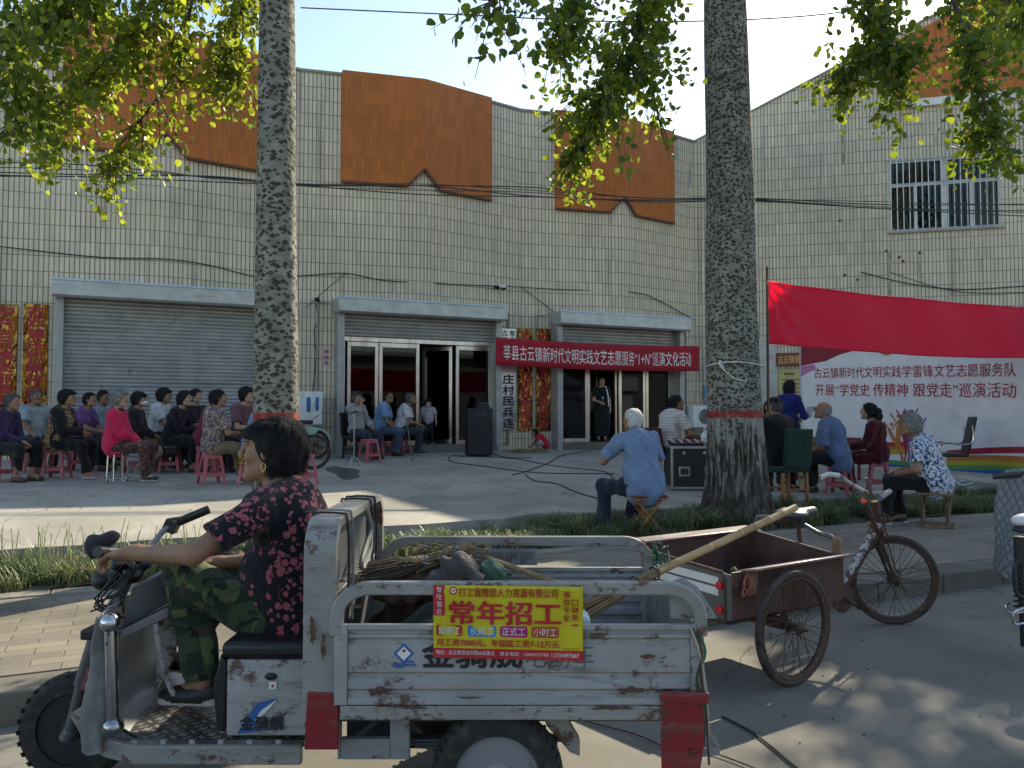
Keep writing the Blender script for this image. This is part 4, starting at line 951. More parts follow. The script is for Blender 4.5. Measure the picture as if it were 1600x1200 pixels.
        if hair == 'bun':
            T = Blob(); T.ell(hp(0, -.115, -.01), (.04, .035, .04), HM); T.mesh(min(vox, .009), 'hair_bun', hm, root, .003, 4)
    root['_'] = 0; del root['_']
    return root, dict(P=P, N=N, H=H, HM=HM, hp=hp, S=S, elb=elb, wri=wri, knee=knee, ank=ank, sh=sh)
def cap_on(root, J, m, s=1., name='cap'):
    T = Blob(); hp, HM = J['hp'], J['HM']
    T.ell(hp(0, -.012, .05), (.088*s, .108*s, .083*s), HM, .01); T.ell(hp(0, .105, .055), (.07*s, .075*s, .012*s), HM, .012)
    T.mesh(.008, name, m, root, cuts=[(hp(0, 0, .045), HM @ Vector((0, .12, -1)).normalized())])
# ================================================================ the electric cargo trike in front
def m_worn(name, c, rust=.5, grime=.5):
    g = G(name); v = g.co()
    col = g.mix(g.step(g.noise(v, 2.2, 6), .3, .7), tuple(x*.80 for x in c), tuple(x*1.08 for x in c))
    col = g.mix(g.math('MULTIPLY', g.step(g.noise(g.co(scale=(.5, 1, 2.4)), 5, 8, .75, .5), .50, .68), grime), col, (.17, .15, .125))
    ed = g.n('ShaderNodeNewGeometry').outputs['Pointiness']; ed = g.step(ed, .53, .60)
    r = g.step(g.math('ADD', g.noise(g.co(scale=(.7, 1, 1)), 11, 9, .8), g.math('MULTIPLY', g.noise(v, 1.8, 3), .35)), .80-.12*rust, .86-.12*rust)
    col = g.mix(g.math('MULTIPLY', r, .9), col, g.mix(g.noise(v, 60, 4), (.05, .022, .012), (.17, .075, .03)))
    sp = g.step(g.noise(v, 75, 3), .70, .74); col = g.mix(g.math('MULTIPLY', sp, .8), col, (.04, .03, .025))
    g.set('Base Color', col).set('Roughness', g.math('ADD', .38, g.math('MULTIPLY', r, .4))).set('Specular IOR Level', .45)
    g.bump(g.math('SUBTRACT', g.math('MULTIPLY', g.noise(v, 6, 4), .5), g.math('MULTIPLY', r, .25)), .25, .01); return g.m
M_TW = m_worn('worn_white_steel', (.385, .385, .375), .7, .95); M_TW2 = m_worn('rusty_white_steel', (.32, .315, .29), .75, .85)
M_TG = m_worn('worn_grey_steel', (.27, .28, .285), .4, .5); M_TGD = m_worn('dark_grey_steel', (.11, .115, .12), .4, .4)
M_TRED = m_worn('worn_red_plate', (.25, .022, .026), .5, .6); M_CHROME = mat('scratched_chrome', (.62, .63, .65), .18, 1., over=[((.10, .08, .06), 40, .62, .70, (1, 1, 1)), ((.35, .36, .38), 8, .4, .7, (1, 1, .4))])
M_RUST = mat('rusted_iron', (.085, .048, .034), .8, .2, over=[((.16, .07, .03), 14, .5, .7, (1, 1, 1)), ((.03, .022, .02), 20, .55, .7, (1, 1, 1))], bump=(60, .4, .004))
M_SEAT = mat('black_vinyl', (.016, .016, .018), .42, over=[((.07, .065, .06), 6, .55, .75, (1, 1, 1))], bump=(30, .2, .004))
def m_check():
    g = G('tread_plate'); v = g.co()
    ms = []
    for rz, off in ((.785, 0), (-.785, .5)):
        mp = g.n('ShaderNodeMapping', {'Vector': v, 'Rotation': (0, 0, rz), 'Scale': (28, 28, 1), 'Location': (off, off, 0)}).outputs[0]; s = g.sep(mp)
        a = g.math('ABSOLUTE', g.math('SUBTRACT', g.math('FRACT', g.math('MULTIPLY', s[0], .5)), .5)); b_ = g.math('ABSOLUTE', g.math('SUBTRACT', g.math('FRACT', s[1]), .5))
        ms.append(g.math('MULTIPLY', g.math('LESS_THAN', a, .24), g.math('LESS_THAN', b_, .17)))
    h = g.math('MAXIMUM', ms[0], ms[1]); n = g.step(g.noise(v, 5, 6), .35, .7)
    g.set('Base Color', g.mix(h, g.mix(n, (.10, .09, .08), (.26, .26, .25)), (.55, .55, .54))).set('Metallic', .7).set('Roughness', .38); g.bump(h, .8, .006); return g.m
M_CHECK = m_check()
def sweep(mb, path, side, w_, t_, mi=0):            # flat strip of width w_ along `side`, thickness t_
    P = [Vector(p) for p in path]; side = Vector(side).normalized(); n = len(P); vs = []; fs = []
    for i in range(n):
        t = (P[min(i+1, n-1)]-P[max(i-1, 0)]).normalized(); nr = side.cross(t).normalized()
        for a, c in ((-1, -1), (1, -1), (1, 1), (-1, 1)): vs.append(P[i]+side*(a*w_/2)+nr*(c*t_/2))
    for i in range(n-1):
        for j in range(4): fs.append((4*i+j, 4*i+(j+1) % 4, 4*i+4+(j+1) % 4, 4*i+4+j))
    fs += [(3, 2, 1, 0), tuple(4*n-4+j for j in range(4))]; mb.add(vs, fs, mi)
TF = 3.22
def TL(x, y, f):
    a, F, Z = ray(x, y); t = f/F; return Vector((a*t, f-TF, CAMZ+Z*t))
trike = empty('electric_cargo_trike', c2w(0, TF, 0), -YAW, 'dirty white electric cargo trike ridden by a woman in a flowered blouse', 'cargo trike')
NY, FY_ = -.50, .50
XA, XB, Z0, Z1 = -.594, .642, .484, .749
def panel(y, sg, mts=M_TW):                        # ribbed drop side, outer face towards sg
    z = lambda p: 1.45-(p-648)*.002176
    prof = [(0, Z0), (.016, Z0), (.016, z(1083)), (.004, z(1080)), (.004, z(1072)), (.014, z(1068)), (.014, z(1056)), (.003, z(1052)), (.003, z(1046)), (.012, z(1043)), (.012, z(1003)), (.002, z(1000)), (.002, z(994)), (.013, z(991)), (.013, z(987)), (.003, z(984)), (.003, z(980)), (.018, z(978)), (.018, Z1), (0, Z1)]
    b = MB(); pts = [(p[0]*sg, p[1]) for p in prof]; b.prism(pts if sg > 0 else pts, (XA+.045, y, 0), (0, 1, 0), (0, 0, 1), (1, 0, 0), XB-XA-.09)
    for x0, x1 in ((XA, XA+.045), (XB-.045, XB)): b.bx(x0+.001, x1-.001, min(y, y+sg*.020), max(y, y+sg*.020), Z0, Z1)
    o = b.build('side_panel', mts, trike, smooth=20, bevel=.0015); return o
sp = panel(NY, -1); panel(FY_, -1)
def rail(y):
    r = .10; b = MB(); zt = .868
    p = [(XA+.005, y, Z1-.04)]+[(XA+.005, y, Z1)]+arc((XA+.005+r*1.15, y, zt-r), r, 180, 90, 8, (1.15, 0, 0), (0, 0, 1))+arc((XB-.01-r*1.15, y, zt-r), r, 90, 0, 8, (1.15, 0, 0), (0, 0, 1))+[(XB-.01, y, Z1-.04)]
    sweep(b, p, (0, 1, 0), .034, .044); return b.build('top_rail', M_TW2, trike, bevel=.006)
rail(NY-.004); rail(FY_-.004)
b = MB(); b.prism([(0, 0), (.30, 0), (.30, .075), (0, .075)], TL(738, 882, 3.72)+Vector((0, -.02, 0)), (1, 0, 0), (0, 0, 1), (0, 1, 0), .012)
pl_ = b.build('embossed_plate', M_TG, trike, bevel=.003)
b = MB(); o_ = TL(738, 882, 3.72)+Vector((.02, -.024, .012))
for i in range(4):
    x = i*.068
    for q in (0, .012, .024): b.tube([o_+Vector((x+q, 0, 0)), o_+Vector((x+q, 0, .045-q)), o_+Vector((x+.05-q, 0, .045-q)), o_+Vector((x+.05-q, 0, .015+q*.5))], .0022, 5)
b.build('embossing', M_TGD, pl_)
# headboard behind the seat
b = MB(); xm, r, zt = -.648, .10, 1.078
path = [(xm, NY+.012, .42), (xm, NY+.012, zt-r)]+arc((xm, NY+.012+r, zt-r), r, 180, 90, 8, (0, 1, 0), (0, 0, 1))+arc((xm, FY_-.012-r, zt-r), r, 90, 0, 8, (0, 1, 0), (0, 0, 1))+[(xm, FY_-.012, .42)]
sweep(b, path, (1, 0, 0), .108, .03); hb = b.build('headboard_frame', M_TW2, trike, bevel=.006)
b = MB(); b.bx(xm-.012, xm+.012, NY+.03, FY_-.03, .50, .78); b.bx(xm-.022, xm+.035, NY+.03, FY_-.03, .785, .825); b.bx(xm-.012, xm+.008, NY+.03, FY_-.03, .83, 1.055)
for y in (-.30, .33): b.bx(xm-.0, xm+.02, y-.015, y+.015, .83, 1.05)
b.build('headboard_sheet', M_TGD, trike, bevel=.004)
rd = random.Random(4)
for i, (y, m) in enumerate(((-.36, 'k'), (-.28, 'g'), (.12, 'k'), (.22, 'k'))):
    b = MB(); x0, x1 = xm-.062, xm+.062; z = 1.100
    b.tube(spline([(x0, y, .9), (x0, y, z-.02), (x0+.02, y+.004, z), (x1-.02, y-.002, z), (x1, y, z-.02), (x1+.004, y+.02, .93), (x1+.002, y+.01, .80), (x1, y+.03, .70)], 5), .0045, 6)
    b.build('strap', mat('strap_black', (.02, .02, .022), .7) if m == 'k' else mat('strap_grey', (.26, .25, .25), .8), trike)
b = MB()
for k in range(2): b.tube(spline([(xm+.06, .02, 1.07), (xm+.075, .05+.01*k, .99), (xm+.07, -.02, .94-.01*k), (xm+.07, -.12, .89), (xm+.07, -.10, .86), (xm+.07, .05, .90), (xm+.065, .1, .96)], 6), .010, 6)
b.build('cable_loop', mat('grey_cable', (.20, .19, .17), .8), trike)
# bed, beams, rear frame
b = MB(); b.bx(XA, XB-.02, NY+.005, FY_-.005, .455, .481); b.build('bed_floor', M_TGD, trike)
for y in (NY-.006, FY_-.02):
    b = MB(); b.bx(XA+.02, .515, y-.012, y+.03, .434, .480); b.build('bed_beam', M_TW2, trike, bevel=.004)
b = MB(); b.bx(XB-.03, XB-.012, NY+.03, FY_-.03, .485, .745); b.build('tailgate', M_TW2, trike, bevel=.004)
for y0 in (NY+.10, FY_-.14): 
    b = MB(); b.bx(-.70, .56, y0, y0+.05, .385, .432); b.build('chassis_rail', M_TGD, trike, bevel=.004)
b = MB(); b.prism([(0, 0), (.16, 0), (.10, .10), (.05, .13), (0, .11)], (XB-.10, NY+.04, .755), (1, 0, 0), (0, .3, 1), (0, 1, 0), .012); b.build('bent_guard', M_TW2, trike)
b = MB(); b.prism([(.0, 0), (.114, 0), (.114, .13), (.10, .185), (.008, .19)], TL(475, 1172, 2.708), (1, 0, 0), (0, 0, 1), (0, 1, 0), .014); b.build('reflector_plate', M_TRED, trike, bevel=.004)
b = MB(); pA = TL(1035, 1232, 2.69); b.prism([(0, 0), (.115, -.01), (.138, .13), (.146, .30), (.006, .305), (-.004, .17)], pA, (1, 0, 0), (0, 0, 1), (0, 1, 0), .010)
b.prism([(-.008, .285), (.155, .280), (.155, .315), (-.008, .320)], pA+Vector((0, -.014, 0)), (1, 0, 0), (0, 0, 1), (0, 1, 0), .012); rp = b.build('reflector_plate', M_TRED, trike, bevel=.003)
b = MB(); b.ball(pA+Vector((.10, -.012, .12)), .011, 10, 8, (1, .6, 1)); b.build('bolt', M_RUST, rp)
b = MB()                                            # dangling strap and rope at the tail
p = TL(1097, 1120, 2.74)
b.prism([(0, 0), (.010, 0), (.060, -.10), (.050, -.105)], p, (1, 0, 0), (0, 0, 1), (0, 1, 0), .03); b.prism([(-.02, -.135), (.058, -.128), (.06, -.098), (-.018, -.11)], p, (1, 0, 0), (0, 0, 1), (0, 1, 0), .012)
b.build('bent_bracket', M_TG, trike)
for k in range(4):
    b = MB(); q = [TL(1085+rd.uniform(-8, 8), 985+rd.uniform(-6, 6), 2.70), TL(1098+rd.uniform(-8, 8), 1020, 2.68), TL(1092+rd.uniform(-6, 10), 1060, 2.68), TL(1100+rd.uniform(-8, 8), 1095+k*6, 2.69), TL(1102+rd.uniform(-6, 8), 1150+k*15, 2.70)]
    b.tube(spline(q, 6), .0042, 5); b.build('tail_rope', [M_RUST, mat('green_twine', (.03, .11, .075), .8), mat('pale_twine', (.42, .38, .30), .9), M_RUST][k], trike)
b = MB()
for k in range(7):
    a = rd.uniform(0, 6.28); p = TL(1032, 880, 3.68); b.tube(spline([p+Vector((rd.uniform(-.04, .04), rd.uniform(-.03, .03), rd.uniform(-.02, .10))) for _ in range(5)], 5), .004, 5)
b.build('green_twine_tangle', mat('green_twine', (.03, .11, .075), .8), trike)
# suspension and frame under the bed
b = MB(); y = NY+.06
for (x0, y0, x1, y1) in ((527, 1113, 532, 1187), (609, 1113, 640, 1187), (532, 1155, 609, 1187)):
    p, q = TL(x0, y1, 2.78), TL(x1, y0, 2.78); b.bx(p.x, q.x, p.y, p.y+.03, p.z, q.z)
b.build('frame_plate', M_TG, trike, bevel=.003)
b = MB(); b.prism([(0, .11), (.075, .11), (.135, .01), (.135, -.045), (.10, -.03), (.02, .06)], TL(845, 1162, 2.80), (1, 0, 0), (0, 0, 1), (0, 1, 0), .05); b.build('shock_bracket', M_TW2, trike, bevel=.004)
b = MB()
for k in range(4): b.bx(-.42+.05*k, .20-.04*k, NY+.14, NY+.19, .30-.012*k, .309-.012*k)
b.tube([(-.05, NY, .225), (-.05, FY_, .225)], .035, 12); b.build('axle_and_springs', M_TGD, trike)
for (x0, y0, x1, y1) in ((640, 1130, 690, 1180), (650, 1165, 720, 1150), (560, 1150, 600, 1118)):
    b = MB(); b.tube([TL(x0, y0, 2.95), TL(x1, y1, 3.0)], .012, 8); b.build('strut', M_TGD, trike)
b = MB(); b.bx(-.62, -.20, -.18, .25, .20, .40); b.build('battery_box', M_BLACK, trike, bevel=.01)
def tyre_wheel(name, c, R, wd, rimr, parent, axis=(0, 1, 0), steel=M_TG, holes=5, tread=40):
    root = empty(name, c); root.parent = parent; ax_ = Vector(axis).normalized()
    prof = []
    for i in range(17):
        a = math.pi*(i/16); s_ = math.sin(a)**.55 if 0 < i < 16 else 0; prof.append((rimr+(R-rimr)*s_, -math.cos(a)*wd/2))
    b = MB(); b.lathe(prof+[(rimr-.004, wd*.3), (rimr-.004, -wd*.3)], 64, (0, 0, 0), ax_, closed=True)
    x, y, z = basis(ax_)
    for i in range(tread):
        a = 2*math.pi*i/tread
        for sg in (-1, 1):
            aa = a+(sg*.5)*math.pi/tread; rdir = x*math.cos(aa)+y*math.sin(aa); td = z.cross(rdir)
            c0 = rdir*(R*.971)+z*(sg*wd*.24)
            b.box(c0, (.011 if tread > 30 else .018, wd*.40, .006), Matrix((td, (z+td*.35*sg).normalized(), rdir)).transposed())
    b.build('tyre', M_RUBBER, root, bevel=0)
    b = MB(); s = -1
    b.lathe([(rimr+.006, -wd*.36), (rimr-.012, -wd*.34), (rimr-.03, -wd*.20), (rimr*.72, -wd*.16), (rimr*.45, -wd*.24), (rimr*.32, -wd*.38), (.022, -wd*.40), (.022, wd*.40), (rimr*.32, wd*.38), (rimr-.03, wd*.20), (rimr+.006, wd*.36)], 48, (0, 0, 0), ax_)
    rim = b.build('rim', steel, root)
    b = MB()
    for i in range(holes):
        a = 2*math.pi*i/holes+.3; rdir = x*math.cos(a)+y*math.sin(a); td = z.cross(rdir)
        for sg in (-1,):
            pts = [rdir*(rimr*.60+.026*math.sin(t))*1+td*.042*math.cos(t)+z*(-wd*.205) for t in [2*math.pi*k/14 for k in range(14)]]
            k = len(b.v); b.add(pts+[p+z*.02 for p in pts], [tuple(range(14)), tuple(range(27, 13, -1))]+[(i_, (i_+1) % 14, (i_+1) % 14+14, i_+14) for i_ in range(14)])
    b.build('rim_hole_shade', mat('hole_shade', (.012, .011, .01), .9), rim)  # dark oval insets paint the shade of open holes onto the rim
    return root
tyre_wheel('rear_wheel', (-.05, NY+.06, .225), .225, .105, .145, trike); tyre_wheel('rear_wheel', (-.05, FY_-.06, .225), .225, .105, .145, trike)
FW = TL(120, 1122, 3.22); FW.z = .216
tyre_wheel('front_wheel', FW, .216, .074, .140, trike, (-.10, 1, 0), mat('dull_black_rim', (.035, .035, .036), .5, .4), 5, 30)
# cab: seat box, cushion, floor, legshield
SY = -.37
b = MB(); p, q = TL(353, 1150, 2.85), TL(475, 1031, 2.85); b.bx(p.x, -.715, SY, SY+.72, p.z, q.z); sbx = b.build('seat_box', M_TW, trike, bevel=.006)
b = MB(); b.bx(p.x+.03, -.725, SY-.006, SY-.001, p.z+.035, q.z-.03); dr = b.build('box_door', M_TW, sbx, bevel=.003)
b = MB(); b.ball(TL(423, 1057, 2.84), .022, 12, 8, (1, .4, .6)); b.build('lock_hole', M_BLACK, dr)
b = MB(); b.bx(p.x-.02, -.71, SY-.01, SY+.74, q.z+.004, q.z+.062); b.build('seat_cushion', M_SEAT, trike, bevel=.02)
b = MB(); b.prism([(0, 0), (.028, .0), (.03, .24), (.008, .27), (-.02, .15)], (p.x-.035, SY+.01, p.z+.01), (1, 0, 0), (0, 0, 1), (0, 1, 0), .68); b.build('seat_front_panel', M_SEAT, trike, bevel=.008)
zs0 = .305; b = MB()
pf = [(-1.62, .44), (-1.50, .33), (-1.36, zs0), (p.x-.0, zs0), (-.70, zs0)]
b.prism([(-1.40, zs0), (-1.30, zs0+.004), (-.72, zs0+.004), (-.72, zs0-.02), (-1.40, zs0-.02)], (0, SY+.005, 0), (1, 0, 0), (0, 0, 1), (0, 1, 0), .71); b.build('foot_floor', M_CHECK, trike)
b = MB()
for y in (SY-.012, SY+.70):
    path = [(-1.52, y+.012, .42), (-1.475, y+.012, .345), (-1.41, y+.012, .285), (-1.32, y+.012, .262), (-.735, y+.012, .262)]; sweep(b, path, (0, 1, 0), .03, .066)
b.build('sill', M_TW2, trike, bevel=.006)
b = MB()                                                     # curved legshield between fork and feet
def ls(u, v):
    y = SY+.02+.68*v; zz = [(-1.36, .30), (-1.44, .34), (-1.50, .45), (-1.49, .60), (-1.46, .74)]
    t = u*4; i = min(int(t), 3); a, c = zz[i], zz[i+1]; f_ = t-i; bow = -.05*(1-(2*v-1)**2)
    return (a[0]+(c[0]-a[0])*f_+bow, y, a[1]+(c[1]-a[1])*f_)
b.grid(ls, 16, 12); b.build('legshield', m_worn('scuffed_shield', (.34, .35, .35), -.4, .5), trike, solid=.006)
b = MB()
for yy in (SY+.05,):
    b.tube(spline([TL(243, 975, 2.95), TL(252, 1030, 2.95), TL(272, 1085, 2.97), TL(300, 1098, 3.0), TL(330, 1090, 3.15)], 6), .010, 8)
b.build('legshield_edge_trim', M_TW, trike)
b = MB(); b.prism([(0, 0), (.05, .10), (.10, .30), (-.01, .28)], TL(243, 1080, 3.05), (1, .1, 0), (0, .1, 1), (0, 1, 0), .02); b.build('inner_apron', M_TW, trike, bevel=.004)
b = MB(); d1, d2, d3, d4 = TL(190, 985, 3.0), TL(205, 918, 3.0), TL(300, 872, 3.15), TL(308, 915, 3.15)
b.add([d1, d4, d3, d2]+[q_+Vector((.0, .42, .03)) for q_ in (d1, d4, d3, d2)], [(0, 1, 2, 3), (7, 6, 5, 4), (0, 4, 5, 1), (1, 5, 6, 2), (2, 6, 7, 3), (3, 7, 4, 0)])
b.build('dash_panel', M_TGD, trike, bevel=.006)
b = MB(); e1, e2, e3, e4 = TL(185, 1000, 2.95), TL(190, 985, 2.95), TL(310, 925, 3.05), TL(306, 945, 3.05)
b.add([e1, e4, e3, e2]+[q_+Vector((0, .5, 0)) for q_ in (e1, e4, e3, e2)], [(0, 1, 2, 3), (7, 6, 5, 4), (0, 4, 5, 1), (1, 5, 6, 2), (2, 6, 7, 3), (3, 7, 4, 0)]); b.build('dash_edge', M_TG, trike, bevel=.004)
# guard bar
b = MB(); g0, g1 = TL(173, 985, 2.80), TL(176, 1125, 2.80); b.tube([g0, g1], .021, 16); gb_ = b.build('guard_bar', M_CHROME, trike)
b = MB(); b.ball(TL(172, 973, 2.80), .034, 20, 14); b.build('ball_end', M_CHROME, gb_); b = MB(); b.ball(TL(177, 1136, 2.80), .036, 20, 14); b.build('ball_end', M_CHROME, gb_)
b = MB(); b.tube([TL(177, 1136, 2.80), TL(200, 1150, 2.86), TL(215, 1155, 2.9)], .014, 10); b.build('mounting_stub', M_CHROME, gb_); b = MB(); b.tube([TL(172, 985, 2.8), TL(186, 985, 2.95)], .014, 10); b.build('mounting_stub', M_CHROME, gb_)
# fork, column, bars
b = MB(); hd = TL(205, 885, 3.22); ft = TL(163, 985, 3.22)
b.tube([hd, ft], .028, 14); b.build('steering_column', M_TG, trike)
for yy in (-.075, .075):
    b = MB(); a_ = TL(165, 985, 3.22)+Vector((0, yy, 0)); m_ = TL(142, 1060, 3.22)+Vector((0, yy, 0)); e_ = FW+Vector((.01, yy, 0))
    b.tube([a_, m_], .026, 12); b.tube([m_, e_], .019, 12); b.tube([e_-Vector((.012, 0, .02)), e_+Vector((.01, 0, .02))], .026, 10); fk = b.build('fork_leg', M_TGD, trike)
b = MB(); b.bx(ft.x-.04, ft.x+.05, -.11, .11, ft.z-.01, ft.z+.03); b.build('fork_crown', M_BLACK, trike, bevel=.008)
sk_ = MB(); p = TL(124, 1078, 3.11); sk_.prism([(0, 0), (.05, .0), (.075, .085), (.025, .085)], p, (1, 0, 0), (0, 0, 1), (0, 1, 0), .006); st = sk_.build('red_sticker', mat('sticker_red', (.25, .06, .07), .5), trike)
b = MB(); letters(b, '福', lambda x, y: p+Vector((x+.3*y, -.003, y)), .016, .038, .012, .036, .01); letters(b, '平安', lambda x, y: p+Vector((x+.3*y, -.003, y)), .014, .040, .045, .070, .01); b.build('lettering', M_WHITE, st)
hb0 = [TL(160, 862, 2.86), TL(185, 862, 2.96), TL(205, 880, 3.10), TL(212, 884, 3.22), TL(228, 865, 3.36), TL(255, 830, 3.45), TL(280, 815, 3.48), TL(322, 797, 3.50)]
b = MB(); b.tube(spline(hb0, 6), .0125, 12); bar_ = b.build('handlebar', M_TG, trike)
b = MB(); b.tube([TL(278, 816, 3.48), TL(326, 796, 3.50)], .019, 14); b.build('grip', M_BLACK, trike); b = MB(); b.tube([TL(152, 862, 2.84), TL(188, 864, 2.98)], .020, 14); b.build('grip', M_BLACK, trike)
b = MB(); b.box(TL(268, 822, 3.48), (.055, .05, .05), rot('Y', 25)); b.tube([TL(262, 812, 3.44), TL(290, 808, 3.36)], .007, 8); b.build('brake_lever', M_BLACK, trike, bevel=.008)
T = Blob()
for _ in range(11): r_ = rd.uniform(.014, .028); T.ell(TL(198+rd.uniform(-20, 32), 885+rd.uniform(-14, 18), 3.12+rd.uniform(0, .2)), (r_, r_*1.3, r_*.8), None, .03)
T.cone(TL(180, 885, 3.1), TL(230, 880, 3.3), .016, .016, .02); T.mesh(.006, 'switch_cluster', M_BLACK, trike)
b = MB()
for _ in range(10):
    q = [TL(200+rd.uniform(-35, 20), 885+rd.uniform(-5, 15), 3.1)]+[TL(180+rd.uniform(-40, 20), 925+20*k+rd.uniform(-10, 10), 3.1) for k in range(3)]
    b.tube(spline(q, 5), .0038, 5)
b.build('wiring', M_BLACK, trike)
b = MB(); b.ball(TL(165, 905, 3.18), .05, 14, 10, (1, 1.2, .9)); b.build('headlight_shell', M_BLACK, trike)
# rag glove hanging from the guard bar, hand muff on the grip: loose things
def m_rag(n, c): return cloth(n, c, .35, 180, .95, .2)
M_RAG = m_rag('rag', (.22, .22, .205)); M_MUFF = m_rag('muff', (.06, .06, .065))
b = MB(); sp_ = spline([TL(158, 965, 2.86), TL(152, 1010, 2.85), TL(153, 1060, 2.83), TL(146, 1110, 2.82), TL(145, 1150, 2.82), TL(147, 1176, 2.82)], 5)
k = len(sp_); sv = []
for i, p in enumerate(sp_):
    t = i/(k-1); w_ = .015+.022*math.sin(min(1, t*1.25)*math.pi*.62)
    for j in range(16):
        a = 2*math.pi*j/16; rr2 = w_*(1+.22*math.sin(3*a+t*4)+.12*math.sin(5*a-t*7))
        sv.append(Vector(p)+Vector((math.cos(a)*rr2, math.sin(a)*rr2*.55, .004*math.sin(j+i))))
b.add(sv, [(i*16+j, i*16+(j+1) % 16, i*16+16+(j+1) % 16, i*16+16+j) for i in range(k-1) for j in range(16)]+[tuple(range(15, -1, -1)), tuple((k-1)*16+j for j in range(16))])
o = b.build('rag', M_RAG, smooth=70); o.location = trike.location; o.rotation_euler = trike.rotation_euler; props(o, 'grey cotton rag hanging beside the chrome guard bar of the trike', 'rag')
M_SCORCH = mat('rust_scorch', (.095, .055, .038), .9, over=[((.15, .075, .035), 40, .5, .65, (1, 1, 1)), ((.30, .29, .27), 90, .60, .66, (1, 1, 1))], bump=(80, .6, .004))
rs_ = random.Random(17)
for (x, y, w_, h_) in ((592, 1080, 27, 9), (985, 1079, 27, 8), (1012, 1026, 17, 5), (1082, 1046, 5, 9), (1075, 1079, 7, 6), (488, 985, 7, 30), (505, 1010, 5, 34), (640, 1105, 40, 4), (960, 1106, 55, 5), (735, 1090, 30, 2.5), (560, 948, 9, 5)):
    n = 22; pts = []
    for k in range(n):
        a = 6.283*k/n; r = .66*(1+rs_.uniform(-.45, .45)); pts.append(TL(x+w_*r*math.cos(a), y-h_*r*math.sin(a), 2.700 if y < 1092 else 2.699))
    b = MB(); b.add(pts, [tuple(range(n))]); b.build('rust_patch', M_SCORCH, trike, smooth=None)
# writing on the trike
def onpanel(x, y): return lambda u, v: TL(x+u, y-v, 2.7055)
M_INK = mat('black_lettering', (.02, .02, .025), .6); M_REDINK = mat('red_lettering', (.40, .02, .03), .6); M_WINK = mat('white_lettering', (.75, .75, .73), .6); M_BLINK = mat('blue_lettering', (.03, .12, .36), .6)
def inkpanel(txt, x0, x1, y0, y1, m, f=2.705, bold=.012, name='lettering', parent=None):
    b = MB(); letters(b, txt, lambda x, y: TL(x, y, f), x0, x1, y1, y0, bold); return b.build(name, m, parent or trike, smooth=None)
inkpanel('金骑舰', 660, 815, 1001, 1043, M_INK, 2.7065, .03, 'lettering', sp); inkpanel('电动车', 822, 928, 1004, 1044, mat('grey_lettering', (.13, .14, .15), .6), 2.7065, .0, 'lettering', sp)
b = MB(); cx, cy = 631, 1021
dm = lambda r0: [TL(cx, cy-r0*1.0, 2.706), TL(cx+r0, cy, 2.706), TL(cx, cy+r0, 2.706), TL(cx-r0, cy, 2.706)]
for (r0, mi, dz) in ((16, 0, 0), (11, 1, -.0008)):
    q = [p+Vector((0, dz, 0)) for p in dm(r0)]; b.add(q, [(3, 2, 1, 0)], mi)
b.add([TL(cx+2.6*math.cos(a), cy-4+2.6*math.sin(a), 2.7045) for a in [6.283*i/12 for i in range(12)]], [tuple(range(11, -1, -1))], 2)
for k in range(2): b.add([TL(cx-16+32*t, cy+13+k*5+2.4*math.sin(t*6.28), 2.7045) for t in [i/10 for i in range(11)]]+[TL(cx+16-32*t, cy+16+k*5+2.4*math.sin((1-t)*6.28), 2.7045) for t in [i/10 for i in range(11)]], [tuple(range(21, -1, -1))], 0)
b.build('diamond_emblem', [M_BLINK, M_WINK, M_REDINK], sp, smooth=None); inkpanel('JINQIJIAN', 612, 650, 1037, 1042, M_BLINK, 2.706, .01, 'lettering', sp)
inkpanel('金骑舰', 375, 443, 1119, 1141, M_INK, 2.838, .03, 'lettering', dr)
b = MB(); P_ = lambda x, y, d=0: TL(x, y, 2.840+d)
b.add([P_(371, 1146), P_(385, 1122), P_(402, 1098), P_(434, 1091), P_(404, 1120), P_(396, 1140)], [(5, 4, 3, 2, 1, 0)], 0); b.add([P_(396, 1128, -.001), P_(408, 1110, -.001), P_(434, 1092, -.001), P_(415, 1114, -.001)], [(3, 2, 1, 0)], 1); b.add([P_(371, 1147, -.001), P_(445, 1137, -.001), P_(445, 1135.5, -.001), P_(373, 1143, -.001)], [(0, 1, 2, 3)], 0)
b.add([P_(420, 1065, -.001), P_(432, 1065, -.001), P_(432, 1077, -.001), P_(420, 1077, -.001)], [(3, 2, 1, 0)], 1); b.add([P_(424, 1070, -.002), P_(428, 1070, -.002), P_(428, 1074, -.002), P_(424, 1074, -.002)], [(3, 2, 1, 0)], 2)
b.build('swoosh_decal', [M_BLINK, M_WINK, M_REDINK], dr, smooth=None)
inkpanel('品质铸就  中国旗舰', 212, 372, 1168, 1182, M_INK, 2.842, .02)
